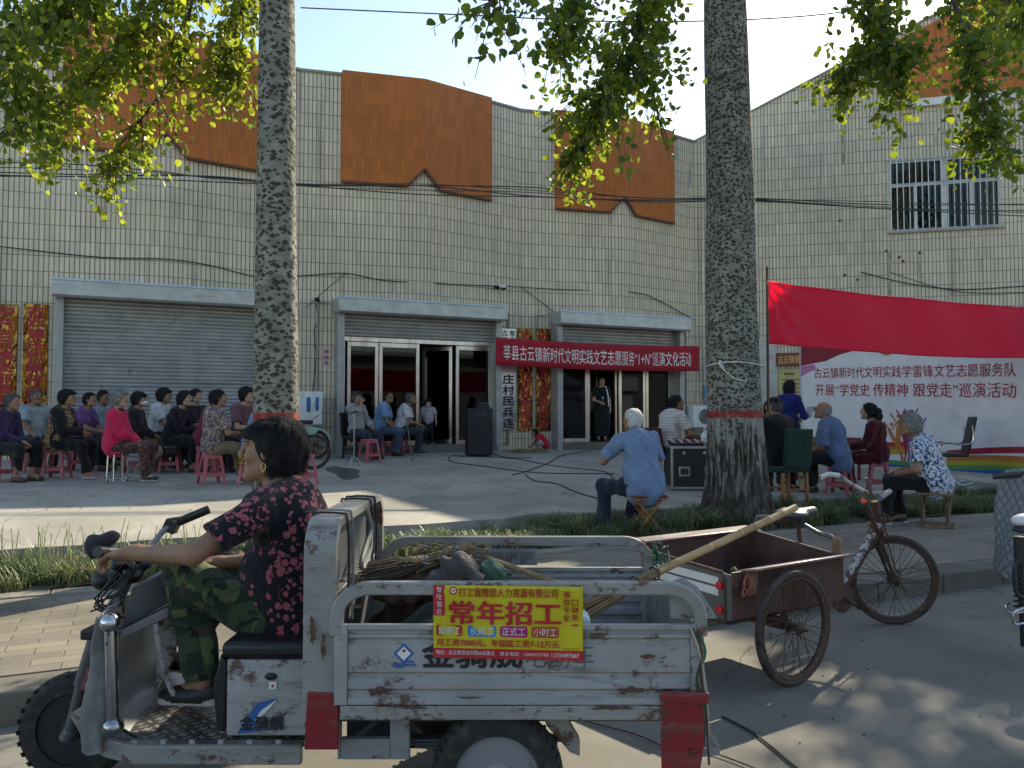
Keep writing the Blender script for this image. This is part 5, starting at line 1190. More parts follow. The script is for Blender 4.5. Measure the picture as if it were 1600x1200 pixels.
# yellow poster
def poster():
    w_, h_ = 234, 113
    def pt(u, v, out=0.):                               # u right, v down, both 0..1
        x = 677+w_*u; y = 914+3*u+(h_+3*u)*v; wv = .0025*math.sin(u*9+v*5)+.002*math.sin(u*23-v*11)+.004*(v-.5)**2
        return TL(x, y, 2.692-wv-out)
    ms = [mat('poster_yellow', (.62, .52, .015), .45, var=.05), mat('poster_red', (.50, .018, .03), .45, var=.05), mat('poster_deep_red', (.42, .012, .015), .5, var=.05), M_WINK, mat('poster_blue', (.015, .22, .55), .45), mat('poster_magenta', (.42, .015, .16), .45), mat('poster_brick', (.48, .09, .035), .45)]
    b = MB(); b.grid(lambda u, v: pt(u, 1-v), 40, 16)
    root = b.build('job_poster', ms[0], None, solid=.0016); root.location = trike.location; root.rotation_euler = trike.rotation_euler
    props(root, 'yellow and red recruitment poster stuck on the side of the trike', 'poster')
    def rect(mb, u0, u1, v0, v1, mi, out, n=10, rad=0):
        if rad:
            pts = []; ar = rad*113/234
            for (cu, cv, a0) in ((u1-ar, v0+rad, -90), (u1-ar, v1-rad, 0), (u0+ar, v1-rad, 90), (u0+ar, v0+rad, 180)):
                for k in range(5): a = R_(a0+90*k/4); pts.append((cu+ar*math.cos(a), cv+rad*math.sin(a)))
            mb.add([pt(u, v, out) for u, v in pts], [tuple(range(len(pts)-1, -1, -1))], mi)
        else: mb.grid(lambda u, v: pt(u0+(u1-u0)*u, v1-(v1-v0)*v, out), n, 2, mi)
    b = MB(); rect(b, 0, .077, 0, .42, 1, .0016, 3); rect(b, 0, 1, .865, 1, 1, .0016, 40)
    for i, (u0, u1, mi) in enumerate(((.02, .195, 1), (.23, .42, 4), (.445, .63, 5), (.655, .84, 6))): rect(b, u0, u1, .548, .70, mi, .0016, rad=.035)
    a = [6.283*i/20 for i in range(20)]; b.add([pt(.133+.027*math.cos(t), .075+.056*math.sin(t), .0016) for t in a], [tuple(range(19, -1, -1))], 2); b.add([pt(.133+.018*math.cos(t), .075+.037*math.sin(t), .0022) for t in a], [tuple(range(19, -1, -1))], 3); b.add([pt(.133+.012*math.cos(t), .075+.010*math.sin(t), .0027) for t in a], [tuple(range(19, -1, -1))], 2)
    b.build('colour_block', ms, root, smooth=None)
    b = MB()
    def tx(s_, u0, u1, v0, v1, mi, bold=.015): letters(b, s_, lambda x, y: pt(x, y, .0055), u0, u1, v1, v0, bold, mi)
    for i, ch in enumerate('管吃管住'): tx(ch, .022, .058, .02+.102*i, .098+.102*i, 3, .008)
    tx('打工我帮您人力资源有限公司', .17, .83, .03, .16, 2, .02); tx('常年招工', .11, .85, .215, .53, 1, .035)
    for i, ch in enumerate('诚信专业'): tx(ch, .868, .912, .06+.105*i, .15+.105*i, 1, .02)
    for i, ch in enumerate('口碑第'): tx(ch, .925, .968, .175+.10*i, .26+.10*i, 1, .02)
    tx('一', .925, .968, .51, .53, 1, .02)
    for s_, u0, u1 in (('短期工', .035, .18), ('长期工', .245, .405), ('正式工', .46, .615), ('小时工', .67, .825)): tx(s_, u0, u1, .57, .68, 3, .01)
    tx('月工资7000元，年保底工资7-12万元', .022, .84, .735, .84, 1, .035); tx('加好友送好礼', .86, .975, .825, .855, 2, .01)
    tx('地址：古云镇派出所西66米路北', .018, .41, .893, .955, 3, .008); tx('报名电话：13969527785', .445, .77, .90, .955, 3, .008); tx('13734497687', .79, .975, .905, .96, 3, .008)
    b.build('lettering', ms, root, smooth=None)
poster()
# ---------------------------------------------------------------- load in the bed
def place_t(o): o.location = trike.location; o.rotation_euler = trike.rotation_euler; return o
M_TARP = cloth('tarp_green', (.018, .035, .028), .4, 60, .7); M_SACK = cloth('sack_brown', (.10, .065, .045), .4, 80, .9); M_BRIS = mat('broom_bristle', (.085, .065, .045), .95, over=[((.17, .13, .08), 60, .5, .7, (1, 1, 1))]); M_STRAW = mat('straw_handle', (.30, .19, .09), .8, over=[((.12, .07, .03), 30, .5, .7, (.1, 1, 1))])
M_BAMBOO = mat('bamboo', (.46, .30, .13), .5, over=[((.28, .16, .06), 6, .45, .7, (1, 1, 1))])
b = MB(); rt = random.Random(8)
def tarp(u, v):
    x = -.57+.62*u; y = -.47+.55*v; hgt = .60+.10*math.sin(u*3.1)*math.sin(v*3.1)+.025*math.sin(u*14+v*3)+.02*math.sin(v*17-u*6)-.10*(v < .02)
    return (x, y, max(.495, hgt*(1 if .05 < u < .96 else .88)))
b.grid(tarp, 46, 36); b.add([(-.57, -.47, .49), (.05, -.47, .49), (.05, .08, .49), (-.57, .08, .49)], [(3, 2, 1, 0)]); props(place_t(b.build('tarp', M_TARP, smooth=80)), 'dark green tarp bundled in the front of the trike bed', 'tarp')
T = Blob(); 
for _ in range(9): T.ell((-.34+rt.uniform(-.20, .22), .12+rt.uniform(-.1, .1), .76+rt.uniform(-.03, .02)), (rt.uniform(.08, .14), .1, rt.uniform(.03, .05)), None, .05)
T.cone((-.50, .02, .79), (-.12, .05, .77), .022, .02, .03); T.cone((-.5, .12, .5), (-.3, .12, .75), .12, .1, .05); T.cone((-.2, .12, .5), (-.2, .12, .75), .12, .1, .05)
props(place_t(T.mesh(.011, 'sack', M_SACK, None, .012, 3, wfreq=(40, 40, 40))), 'brown sack slumped against the trike headboard under the twig broom', 'sack')
br = empty('twig_broom', (0, 0, 0), 0, 'short twig broom with a bound straw handle lying on the brown sack', 'broom'); place_t(br)
h0, h1, h2 = TL(585, 893, 3.22), TL(665, 880, 3.26), TL(738, 855, 3.34)
b = MB()
for _ in range(260):
    a = rt.uniform(0, 6.28); q = rt.random()**.5; o1 = Vector((0, math.cos(a)*.06*q, math.sin(a)*.035*q)); e = h0+Vector((rt.uniform(-.06, .03), math.cos(a)*.10*q, math.sin(a)*.04*q-.005))
    b.tube([h1+o1*.35, (h1+e)/2+o1*.8, e], .0022, 3, caps=False)
b.build('bristles', M_BRIS, br)
b = MB()
for _ in range(40):
    a = rt.uniform(0, 6.28); o1 = Vector((0, math.cos(a), math.sin(a)))*.020*rt.random()**.5; b.tube([h1-(h2-h1)*.2+o1*1.3, h2+o1+Vector((rt.uniform(-.01, .012), 0, 0))], .0052, 5)
b.build('handle', M_STRAW, br)
for t in (.0, .35, .62):
    b = MB(); c = h1.lerp(h2, t); b.tube([c+Vector((.004*math.sin(a), .027*math.cos(a), .027*math.sin(a))) for a in [6.283*i/12 for i in range(13)]], .005, 5); b.build('binding', mat('blue_twine', (.12, .20, .34), .8), br)
bb = empty('bamboo_broom', (0, 0, 0), 0, 'long bamboo broom leaning out over the rear of the trike bed', 'broom'); place_t(bb)
q0, q1, q2 = TL(905, 958, 3.02), TL(1028, 893, 3.25), TL(1243, 793, 3.75)
b = MB(); n = 9
for i in range(n):
    a_, c_ = q1.lerp(q2, i/n), q1.lerp(q2, (i+1)/n); b.tube([a_, a_.lerp(c_, .04), a_.lerp(c_, .96), c_], [.0175, .0166, .0166, .0175], 12)
b.build('handle', M_BAMBOO, bb)
b = MB(); dq = (q1-q0).normalized(); s1, s2, _ = basis(dq)
for _ in range(70):
    a = rt.uniform(0, 6.28); r0 = rt.random()**.5; o1 = (s1*math.cos(a)+s2*math.sin(a))*r0; b.tube([q1+dq*.07+o1*.014, q1.lerp(q0, .45)+o1*.024, q0+o1*.045+dq*rt.uniform(-.10, .04)], [.0042, .0035, .002], 4)
b.build('bristles', M_STRAW, bb)
for t in (.05, .3):
    b = MB(); c = q1.lerp(q0, t); b.tube([c+(s1*math.cos(a)+s2*math.sin(a))*.027 for a in [6.283*i/12 for i in range(13)]], .004, 5); b.build('binding', M_RUST, bb)
b = MB(); b.tube([TL(760, 872, 3.25), TL(882, 915, 3.10)], .012, 8); props(place_t(b.build('wooden_stick', M_STRAW)), 'broken wooden stick lying across the trike bed beside the green rag', 'stick')
T = Blob()
for (x, y, r) in ((700, 890, .05), (720, 885, .045), (745, 888, .05), (690, 897, .04)): T.ell(TL(x, y+9, 3.12), (r*1.2, r*1.2, r*.36), None, .02)
T.cone(TL(748, 868, 3.15), TL(742, 895, 3.12), .016, .03, .02); T.cone(TL(720, 890, 3.12), TL(720, 960, 3.12), .06, .08, .04)
props(place_t(T.mesh(.009, 'cloth', m_rag('dull_rag', (.10, .085, .082)), None, .016, 4, wfreq=(45, 45, 45))), 'dull grey-brown cloth heaped in the trike bed beside the stick', 'cloth')
T = Blob()
for (x, y, r) in ((758, 893, .045), (775, 896, .04), (700, 872, .03)): T.ell(TL(x, y+3, 3.17), (r*1.2, r, r*.45), None, .02)
T.cone(TL(765, 893, 3.17), TL(765, 960, 3.17), .05, .06, .04)
props(place_t(T.mesh(.009, 'cloth', m_rag('green_rag', (.07, .13, .085)), None, .010, 6, wfreq=(60, 60, 60))), 'pale green rag crumpled in the trike bed', 'cloth')
b = MB(); p = TL(885, 962, 2.95); b.box(p+Vector((0, .02, -.06)), (.15, .12, .16), rot('Y', 12)); props(place_t(b.build('plastic_box', mat('white_plastic', (.62, .70, .78), .35), bevel=.02)), 'white plastic box in the trike bed under the bamboo bristles', 'box')
b = MB()
for _ in range(26):
    c = TL(700+rt.uniform(-40, 60), 880+rt.uniform(-12, 12), 3.3+rt.uniform(-.1, .1)); b.tube(spline([c+Vector((rt.uniform(-.09, .09), rt.uniform(-.05, .05), rt.uniform(-.02, .05))) for _ in range(4)], 4), .0035, 4)
props(place_t(b.build('brushwood', mat('dry_twigs', (.16, .12, .075), .9))), 'tangle of dry twigs and string in the trike bed', 'brushwood', kind='stuff')
# ================================================================ pedal cargo tricycle by the kerb
TH = R_(33.5)
def CL(x, y, f):
    p = at_f(x, y, f)-cart.location; return Matrix.Rotation(-cart.rotation_euler.z, 3, 'Z') @ p
hd_ = c2w(math.cos(TH), math.sin(TH), 0)
cart = empty('pedal_cargo_tricycle', c2w(1.285, 4.70, 0), math.atan2(hd_.y, hd_.x), 'old rusty pedal tricycle with a maroon cargo box parked at the kerb', 'tricycle')
def m_maroon():
    g = G('rusty_maroon_sheet'); v = g.co()
    c = g.mix(g.step(g.noise(v, 4, 7, .7), .35, .65), (.070, .034, .028), (.125, .066, .052)); c = g.mix(g.step(g.noise(g.co(scale=(1, 1, .4)), 12, 7, .75), .55, .68), c, (.05, .026, .02)); c = g.mix(g.step(g.noise(v, 30, 5), .64, .70), c, (.24, .17, .13))
    g.set('Base Color', c).set('Roughness', .62).set('Specular IOR Level', .4); g.bump(g.noise(v, 25, 6, .7), .35, .006); return g.m
M_MAR = m_maroon(); M_RAILW = mat('worn_maroon_rail', (.16, .095, .10), .38, over=[((.36, .30, .30), 9, .52, .70, (.3, 1, 1)), ((.06, .03, .03), 20, .6, .7, (1, 1, 1))])
M_TYRE = mat('old_bicycle_tyre', (.085, .062, .05), .85, over=[((.03, .026, .024), 8, .45, .65, (1, 1, 1))], bump=(90, .3, .003)); M_RIM = mat('rusty_rim', (.105, .06, .048), .6, .4, over=[((.30, .22, .17), 18, .58, .7, (1, 1, 1))])
M_SPOKE = mat('rusty_spoke', (.075, .052, .042), .5, .5)
def spoked(parent, c, r, rz=0, name='wheel', mt=M_TYRE):
    w_ = empty(name, c, rz); w_.parent = parent; ax_ = (0, 1, 0); n = 56
    b = MB(); b.lathe([(r-.018+.020*math.cos(a), .019*math.sin(a)) for a in [2*math.pi*i/12 for i in range(12)]], n, (0, 0, 0), ax_, closed=True); b.build('tyre', mt, w_, smooth=60)
    b = MB(); b.lathe([(r-.034, -.016), (r-.034, .016), (r-.050, .013), (r-.056, 0), (r-.050, -.013)], n, (0, 0, 0), ax_, closed=True); b.build('rim', M_RIM, w_)
    b = MB(); b.lathe([(.012, -.055), (.020, -.05), (.034, -.036), (.034, -.03), (.020, -.026), (.018, .026), (.034, .03), (.034, .036), (.02, .05), (.012, .055)], 16, (0, 0, 0), ax_); b.tube([(0, -.085, 0), (0, .085, 0)], .008, 8); b.build('hub', M_RUST, w_)
    b = MB()
    for i in range(36):
        a = 2*math.pi*i/36; sg = 1 if i % 2 else -1; h = a+(.9 if (i//2) % 2 else -.9)
        b.tube([(.031*math.cos(h), sg*.033, .031*math.sin(h)), ((r-.05)*math.cos(a), sg*.004, (r-.05)*math.sin(a))], .0021, 4, caps=False)
    b.build('spokes', M_SPOKE, w_); return w_
CR = .306
spoked(cart, (0, -.42, CR), CR); spoked(cart, (0, .42, CR), CR); spoked(cart, (1.64, 0, CR-.001), CR, R_(-37), 'front_wheel')
b = MB(); b.tube([(0, -.46, CR), (0, .46, CR)], .014, 8); b.bx(-.03, .03, -.36, .36, CR-.02, CR+.05); b.build('axle', M_RUST, cart)
b = MB(); b.lathe([(.012, -.0), (.085, .0), (.085, .012), (.012, .012)], 24, (0, .08, CR), (0, 1, 0)); b.build('sprocket', M_RUST, cart)
x0, x1, yn, yf, zb, zn, zf = -.384, .58, -.32, .33, .375, .625, .70
def plate(pts, t, m, nm, par=cart, bev=.004):
    a, c, d = Vector(pts[0]), Vector(pts[1]), Vector(pts[-1]); nr = (c-a).cross(d-a).normalized()*t
    b = MB(); n = len(pts); V = [Vector(p) for p in pts]; b.add(V+[p+nr for p in V], [tuple(range(n-1, -1, -1)), tuple(range(n, 2*n))]+[(i, (i+1) % n, (i+1) % n+n, i+n) for i in range(n)])
    return b.build(nm, m, par, smooth=None, bevel=bev)
plate([(x0, yn, zb), (x1, yn, zb-.01), (x1, yn, zn), (x0, yn, zn)], .012, M_MAR, 'box_side'); plate([(x1, yf, zb), (x0, yf, zb), (x0, yf, zf), (x1, yf, zf)], .012, M_MAR, 'box_side')
plate([(x1-.012, yn+.002, zb), (x1-.012, yf-.002, zb), (x1-.012, yf-.002, zf-.002), (x1-.012, yn+.002, zn-.002)], .012, M_MAR, 'box_front')
plate([(x0+.01, yn+.013, zb), (x1-.013, yn+.013, zb), (x1-.013, yf-.013, zb), (x0+.01, yf-.013, zb)], .012, M_MAR, 'box_floor')
tg = plate([(x0-.002, yf+.014, zb), (x0-.002, yn-.016, zb), (x0-.002, yn-.016, zn-.01), (x0-.002, yf+.014, zn+.03)], .014, M_TGD, 'tailboard')
b = MB(); fr_ = [(x0-.012, yn+.02, zb-.01), (x0-.012, yn+.02, zn-.045), (x0-.012, yn+.045, zn-.005), (x0-.012, yf-.05, zn+.03), (x0-.012, yf-.02, zn-.01), (x0-.012, yf-.02, zb-.01), (x0-.012, yn+.02, zb-.01)]; b.tube(fr_, .011, 8); b.build('tailboard_frame', M_RUST, tg)
for k in range(2):
    b = MB(); z = zn-.055-.055*k; b.prism([(-.25, z-.021+.018), (.255, z-.021), (.255, z+.021), (-.25, z+.021+.018)], (x0-.016, 0, 0), (0, -1, 0), (0, 0, 1), (-1, 0, 0), .004); b.build('white_stripe', M_WHITE, tg)
for (y, z) in ((yn+.055, zn-.075), (yn+.055, zb+.05), (yf-.07, zn-.05)):
    b = MB(); b.lathe([(0, .0), (.024, .0), (.022, .010), (0, .013)], 12, (x0-.018, y, z), (-1, 0, 0)); b.build('red_reflector', mat('reflector_red', (.62, .015, .02), .25), tg)
b = MB(); sweep(b, [(x0+.08, yn-.035, zn+.004), (x1+.015, yn-.035, zn+.004)], (0, 1, -.22), .115, .016); b.build('side_rail', M_RAILW, cart, bevel=.006)
b = MB(); sweep(b, [(x0-.02, yf+.02, zf+.004), (x1+.01, yf+.02, zf+.004)], (0, 1, .1), .10, .016); b.build('side_rail', M_RAILW, cart, bevel=.006)
b = MB(); rk = random.Random(3)
for k in range(7):
    p = Vector((x0+.07+rk.uniform(0, .05), yn-.02, zn-.01)); b.tube(spline([p+Vector((rk.uniform(-.02, .02), -rk.uniform(0, .03), rk.uniform(-.02, .02))), p+Vector((rk.uniform(-.04, .04), -.04, -.05)), p+Vector((rk.uniform(-.05, .03), -.03, -.11)), p+Vector((rk.uniform(-.03, .04), -.03, -.04))], 4), .006, 5)
b.build('rope_knot', mat('orange_rope', (.28, .10, .06), .9), cart)
b = MB(); sweep(b, [(x0+.12, yn-.013, zn-.06), (x0+.2, yn-.013, zn-.06)], (0, 0, 1), .10, .003); b.build('torn_sticker', mat('torn_sticker', (.28, .17, .13), .7, over=[((.13, .05, .045), 30, .45, .6, (1, 1, 1))]), cart)
# arched guard tube, seat, frame
b = MB(); gp = [(x1+.01, yf-.02, zf-.1), (x1+.01, yf-.02, zf+.05), (x1+.01, yf-.06, zf+.085), (x1-.0, .0, zf+.085), (x1+.0, yn+.16, zn+.11), (x1+.01, yn+.05, zn+.08), (x1+.012, yn+.04, zn-.05)]; b.tube(spline(gp, 6), .013, 10); b.build('guard_tube', M_TGD, cart)
b = MB()
for k in range(9): z = zn-.02+.014*k; b.tube([(x1+.012+.022*math.cos(a), yn+.042+.022*math.sin(a), z+.004*math.sin(a)) for a in [6.283*i/10 for i in range(11)]], .006, 5)
b.build('rope_binding', mat('rope_tan', (.34, .20, .11), .9), cart)
SX = .60
b = MB(); b.tube([(SX+.05, 0, .50), (SX, 0, .79)], .014, 10); b.tube([(.96, 0, .27), (SX+.04, 0, .56)], .019, 10); b.build('seat_post', M_RUST, cart)
T = Blob(); T.ell((SX-.06, 0, .835), (.10, .105, .035), None, .03); T.cone((SX-.05, 0, .835), (SX+.16, 0, .84), .05, .026, .04); T.ell((SX-.03, 0, .885), (.16, .05, .022), None, .02, sub=True)
T.mesh(.008, 'saddle', mat('saddle_vinyl', (.07, .065, .085), .4), cart)
b = MB()
for y in (-.045, .045): b.tube([(SX-.08, y, .815), (SX-.07, y, .77), (SX+.03, y*.4, .79)], .006, 6)
b.build('saddle_spring', M_RUST, cart)
hx = 1.455
b = MB(); b.tube([(hx-.03, 0, .86), (hx+.045, 0, .60)], .023, 12); b.build('head_tube', M_RUST, cart)
b = MB(); b.tube([(hx+.01, 0, .70), (.99, 0, .29)], .024, 12); b.build('down_tube', mat('flaking_white_paint', (.50, .47, .45), .6, over=[((.10, .05, .05), 16, .48, .56, (1, 1, 1))]), cart)
b = MB(); b.tube([(hx-.0, 0, .64), (1.0, 0, .25)], .017, 12); b.tube([(.96, 0, .27), (.05, 0, CR)], .017, 10); b.build('frame_tube', M_RUST, cart)
for sg in (-1, 1):
    b = MB(); f_ = Matrix.Rotation(R_(-37), 3, 'Z'); o_ = Vector((1.64, 0, 0)); q = lambda v: o_+f_ @ Vector(v)
    b.tube(spline([q((-.135, sg*.02, .64)), q((-.115, sg*.05, .60)), q((-.06, sg*.05, .45)), q((-.015, sg*.05, .33)), q((0, sg*.05, CR))], 5), [.015]*11+[.012]*10, 8); b.build('fork_blade', M_RUST, cart)
b = MB(); b.tube([(hx-.085, .02, 1.02), (hx-.05, 0, .88)], .014, 8); b.tube([(hx-.19, -.03, .90), (hx-.05, -.03, .66)], .015, 8); b.build('brake_lever_rod', M_MAR, cart)
lb = [CL(1283, 746, 5.72), CL(1295, 741, 5.74), CL(1312, 743, 5.72), CL(1330, 756, 5.62), CL(1352, 768, 5.52), CL(1372, 770, 5.44), CL(1390, 768, 5.36), CL(1380, 775, 5.22)]
b = MB(); b.tube(spline(lb, 6), .0125, 10); b.build('handlebar', mat('taped_handlebar', (.30, .28, .27), .6, over=[((.10, .05, .045), 30, .5, .62, (1, 1, 1))]), cart)
b = MB(); b.tube([lb[-2], lb[-1], lb[-1]+(lb[-1]-lb[-2])*.5], .018, 10); b.build('grip', mat('blue_grip', (.10, .11, .17), .5), cart)
b = MB(); b.tube([lb[0], lb[1], lb[2]], .018, 10); b.build('grip', mat('white_tape', (.58, .56, .54), .7), cart)
b = MB(); b.tube(spline([CL(1283, 766, 5.7), CL(1310, 760, 5.7), CL(1335, 752, 5.62)], 6), .004, 6); b.tube(spline([CL(1372, 772, 5.42), CL(1384, 830, 5.44), CL(1396, 880, 5.5), CL(1406, 900, 5.55)], 6), .005, 6); b.build('brake_cable', M_RUST, cart)
b = MB()
for k in range(16):
    p = CL(1372+rk.uniform(-16, 14), 815+rk.uniform(-14, 18), 5.46+rk.uniform(-.06, .06)); b.tube(spline([p, p+Vector((rk.uniform(-.04, .04), rk.uniform(-.04, .04), rk.uniform(-.05, .03))), p+Vector((rk.uniform(-.05, .05), rk.uniform(-.05, .05), -rk.uniform(.02, .09)))], 3), .005, 4)
b.build('rag_strips', mat('faded_rag', (.16, .085, .05), .9), cart)
b = MB(); b.lathe([(0, 0), (.02, 0), (.018, .014), (0, .016)], 12, CL(1350, 782, 5.38), CL(1350, 782, 5.2)-CL(1350, 782, 5.4)); b.build('red_reflector', mat('reflector_orange', (.75, .10, .03), .25), cart)
b = MB(); b.lathe([(.02, -.005), (.095, -.005), (.095, .005), (.02, .005)], 28, (.98, -.05, .27), (0, 1, 0)); b.build('chainring', M_MAR, cart)
b = MB(); b.tube([(.98, -.07, .27), (1.08, -.09, .21)], .010, 8); b.box((1.10, -.14, .20), (.09, .09, .022), rot('Y', 15)); b.tube([(.98, .07, .27), (.88, .09, .33)], .010, 8); b.box((.87, .14, .335), (.09, .09, .022)); b.build('pedal_cranks', M_RUST, cart, bevel=.004)
b = MB(); b.bx(x0+.05, x1-.05, yn+.05, yn+.09, .335, .372); b.bx(x0+.05, x1-.05, yf-.09, yf-.05, .335, .372); b.build('under_frame', M_RUST, cart)
T = Blob(); T.ell((0, -.24, .48), (.26, .03, .10), None, .02)
b = MB(); b.tube(spline([(-.05, .02, .40), (.0, -.02, .46), (.03, .0, .52), (.02, .02, .55)], 4), .02, 6); b.tube(spline([(.02, .02, .5), (.10, .05, .44), (.2, .0, .40)], 4), .014, 6); o = b.build('green_leafy_scrap', mat('scrap_green', (.03, .07, .035), .7), None); o.location = cart.location; o.rotation_euler = cart.rotation_euler; props(o, 'dark green scrap lying in the maroon cargo box', 'scrap')
# ================================================================ scooter with a quilted wind cover at the right edge
scoot = empty('electric_scooter', c2w(3.45, 5.05, 0), -YAW, 'electric scooter at the road edge with a quilted grey wind cover over its front', 'scooter')
def SL(x, y, f): a, F, Z = ray(x, y); t = f/F; return Vector((a*t-3.45, f-5.05, CAMZ+Z*t))
def m_quilt():
    g = G('quilted_grey'); uv = g.n('ShaderNodeTexCoord').outputs['UV']; s = g.sep(uv)
    a = g.math('ABSOLUTE', g.math('SINE', g.math('MULTIPLY', g.math('ADD', s[0], s[1]), 26))); c = g.math('ABSOLUTE', g.math('SINE', g.math('MULTIPLY', g.math('SUBTRACT', s[0], s[1]), 26)))
    h = g.math('POWER', g.math('MINIMUM', a, c), .45); col = g.mix(h, (.13, .14, .155), (.25, .265, .285))
    g.set('Base Color', col).set('Roughness', .55); g.bump(h, .8, .012); return g.m
b = MB()
def quilt(u, v):
    xa, xb = 1572-22*v-10*math.sin(v*3.1), 1655-14*v; ya, yb = 735+150*v+(1-u)*0, 728+220*v
    f_ = 5.55-.62*u; x = xa+(xb-xa)*u; y = ya+(yb-ya)*u
    p = SL(x, y, f_); p.x += .03*math.sin(u*9+v*2)*v; p.y += .02*math.sin(v*7+u*5); return p
b.grid(quilt, 30, 30, 0, lambda u, v: (u*.9, v)); b.build('wind_cover', m_quilt(), scoot, smooth=80, solid=.014)
b = MB(); T = Blob(); p = SL(1598, 822, 4.72); T.ell(p+Vector((.04, 0, .03)), (.10, .08, .045), None, .02); T.mesh(.007, 'lamp_cowl', M_WHITE, scoot)
b = MB(); b.prism([(-.085, -.03), (.08, -.045), (.10, .0), (-.06, .012)], p+Vector((.02, -.075, .0)), (1, 0, 0), (0, 0, 1), (0, 1, 0), .09); b.build('headlamp', M_BLACK, scoot, bevel=.012)
b = MB(); b.tube([SL(1552, 745, 5.5), SL(1580, 742, 5.42), SL(1680, 735, 5.0)], .02, 10); b.build('handlebar', M_BLACK, scoot)
b = MB(); b.tube([SL(1592, 838, 4.8), SL(1594, 880, 4.8)], .03, 12); b.tube([SL(1594, 880, 4.8), SL(1600, 1010, 4.8)], .018, 12)
for k in range(9): q = SL(1594, 885+8*k, 4.8); b.tube([q+Vector((.034*math.cos(a), .034*math.sin(a), .01*a/6.28)) for a in [6.283*i/12 for i in range(13)]], .005, 5)
b.build('fork_strut', M_BLACK, scoot)
b = MB(); b.tube(spline([SL(1578, 942, 4.85), SL(1572, 948, 4.78), SL(1580, 958, 4.72), SL(1600, 955, 4.7)], 5), .009, 8); b.tube(spline([SL(1600, 950, 4.66), SL(1584, 958, 4.66), SL(1585, 975, 4.66), SL(1604, 972, 4.66)], 5), .009, 8); b.build('crash_bar', M_CHROME, scoot)
b = MB(); p = SL(1600, 880, 4.9); b.tube(spline([SL(1597, 868, 4.72), SL(1585, 890, 4.72), SL(1588, 925, 4.72), SL(1600, 935, 4.72)], 5), .012, 8); b.build('cable', M_BLACK, scoot)
tyre_wheel('front_wheel', (.10, -.05, .21), .21, .09, .13, scoot, (.9, .45, 0), M_BLACK, 5, 24)
b = MB(); b.bx(.35, .95, -.15, .15, .25, .34); b.bx(.85, 1.45, -.16, .16, .34, .70); b.build('scooter_body', M_BLACK, scoot, bevel=.04)
b = MB(); b.bx(.82, 1.5, -.15, .15, .70, .79); b.build('seat', M_SEAT, scoot, bevel=.03)
tyre_wheel('rear_wheel', (1.35, 0, .21), .21, .09, .13, scoot, (0, 1, 0), M_BLACK, 5, 24)
# ================================================================ signs, banners, backdrop, fittings
def m_banner(name, c, tr=.45):
    g = G(name); v = g.co(); col = g.mix(g.step(g.noise(v, 2.5, 4), .35, .7), tuple(x*.88 for x in c), c)
    g.set('Base Color', col).set('Roughness', .7).set('Sheen Weight', .2); g.bump(g.math('ADD', g.noise(g.co(scale=(1, 1, .4)), 3.5, 3), g.math('MULTIPLY', g.noise(v, 220, 2), .06)), .25, .03)
    t = g.n('ShaderNodeBsdfTranslucent', {'Color': tuple(min(1, x*1.15) for x in c)+(1,)}).outputs[0]
    g.t.links.new(g.n('ShaderNodeMixShader', {0: tr, 1: g.b.outputs[0], 2: t}).outputs[0], g.out.inputs[0]); return g.m
M_BAN = m_banner('red_banner_cloth', (.60, .022, .05)); M_BAN2 = m_banner('bright_red_banner_cloth', (.95, .055, .15), .70)
# banner across the entrance
LT, LB, RT_, RB = at_wy(775, 527, 16.62), at_wy(775, 570, 16.62), at_wy(1092, 541, 16.62), at_wy(1092, 580, 16.62)
def eb(u, v, out=0.):
    p = LT.lerp(RT_, u).lerp(LB.lerp(RB, u), v); p.z -= .05*math.sin(math.pi*u); p.y += -out+.02*math.sin(u*17+v*2)+.012*math.sin(u*41); return p
b = MB(); b.grid(lambda u, v: eb(u, 1-v), 60, 6); eb_ = b.build('banner', M_BAN, solid=.003); props(eb_, 'red cloth banner with white lettering strung across the hall entrances', 'banner')
b = MB(); letters(b, '莘县古云镇新时代文明实践文艺志愿服务“1+N”巡演文化活动', lambda x, y: eb(x, y, .004), .035, .955, .80, .24, .01); b.build('lettering', M_WINK, eb_, smooth=None)
for u in (0, 1):
    b = MB(); p = eb(u, .05); e = p+Vector((.05 if u else -.05, 0, .05)); e.y = fy(min(13.6, max(7.4, e.x)))-.02; b.tube([p, e], .006, 5); b.build('tie_cord', M_BLACK, eb_)
# long red banner between the trees
bx0, bx1 = 6.86, 12.46
def rb(u, v):
    p = Vector((bx0+(bx1-bx0)*u, 7.28+.05*u+.03*math.sin(u*9+v*2)+.02*math.sin(u*23-v*3), 3.06-.76*v)); p.z -= .06*math.sin(math.pi*u)
    for c_, vv, a_ in ((0., 0., 1.), (0., 1., .8), (1., 0., .7)):             # creases fanning out from the tied corners
        du, dv = abs(u-c_)*5.6, abs(v-vv)*.76; r = math.hypot(du, dv); p.y += a_*.022*math.sin(15*math.atan2(dv+.02, du+.06))*min(1, r*3)*math.exp(-r*.8)
    return p
b = MB(); b.grid(lambda u, v: rb(u, 1-v), 200, 40); rbo = b.build('banner', M_BAN2, solid=.002); props(rbo, 'plain bright red banner stretched between two poplars before the backdrop', 'banner')
b = MB()
for v in (.02, .98): b.tube([rb(i/30, v)+Vector((0, -.004, 0)) for i in range(31)], .006, 5)
b.build('hem', M_BAN2, rbo)
b = MB(); b.tube([(6.84, 7.27, 1.48), (6.845, 7.27, 2.4), (6.85, 7.27, 3.22)], [.016, .015, .013], 10); po = b.build('pole', mat('dark_pole', (.12, .06, .04), .7)); props(po, 'thin wooden pole lashed beside the stout poplar holding the red banner', 'pole')
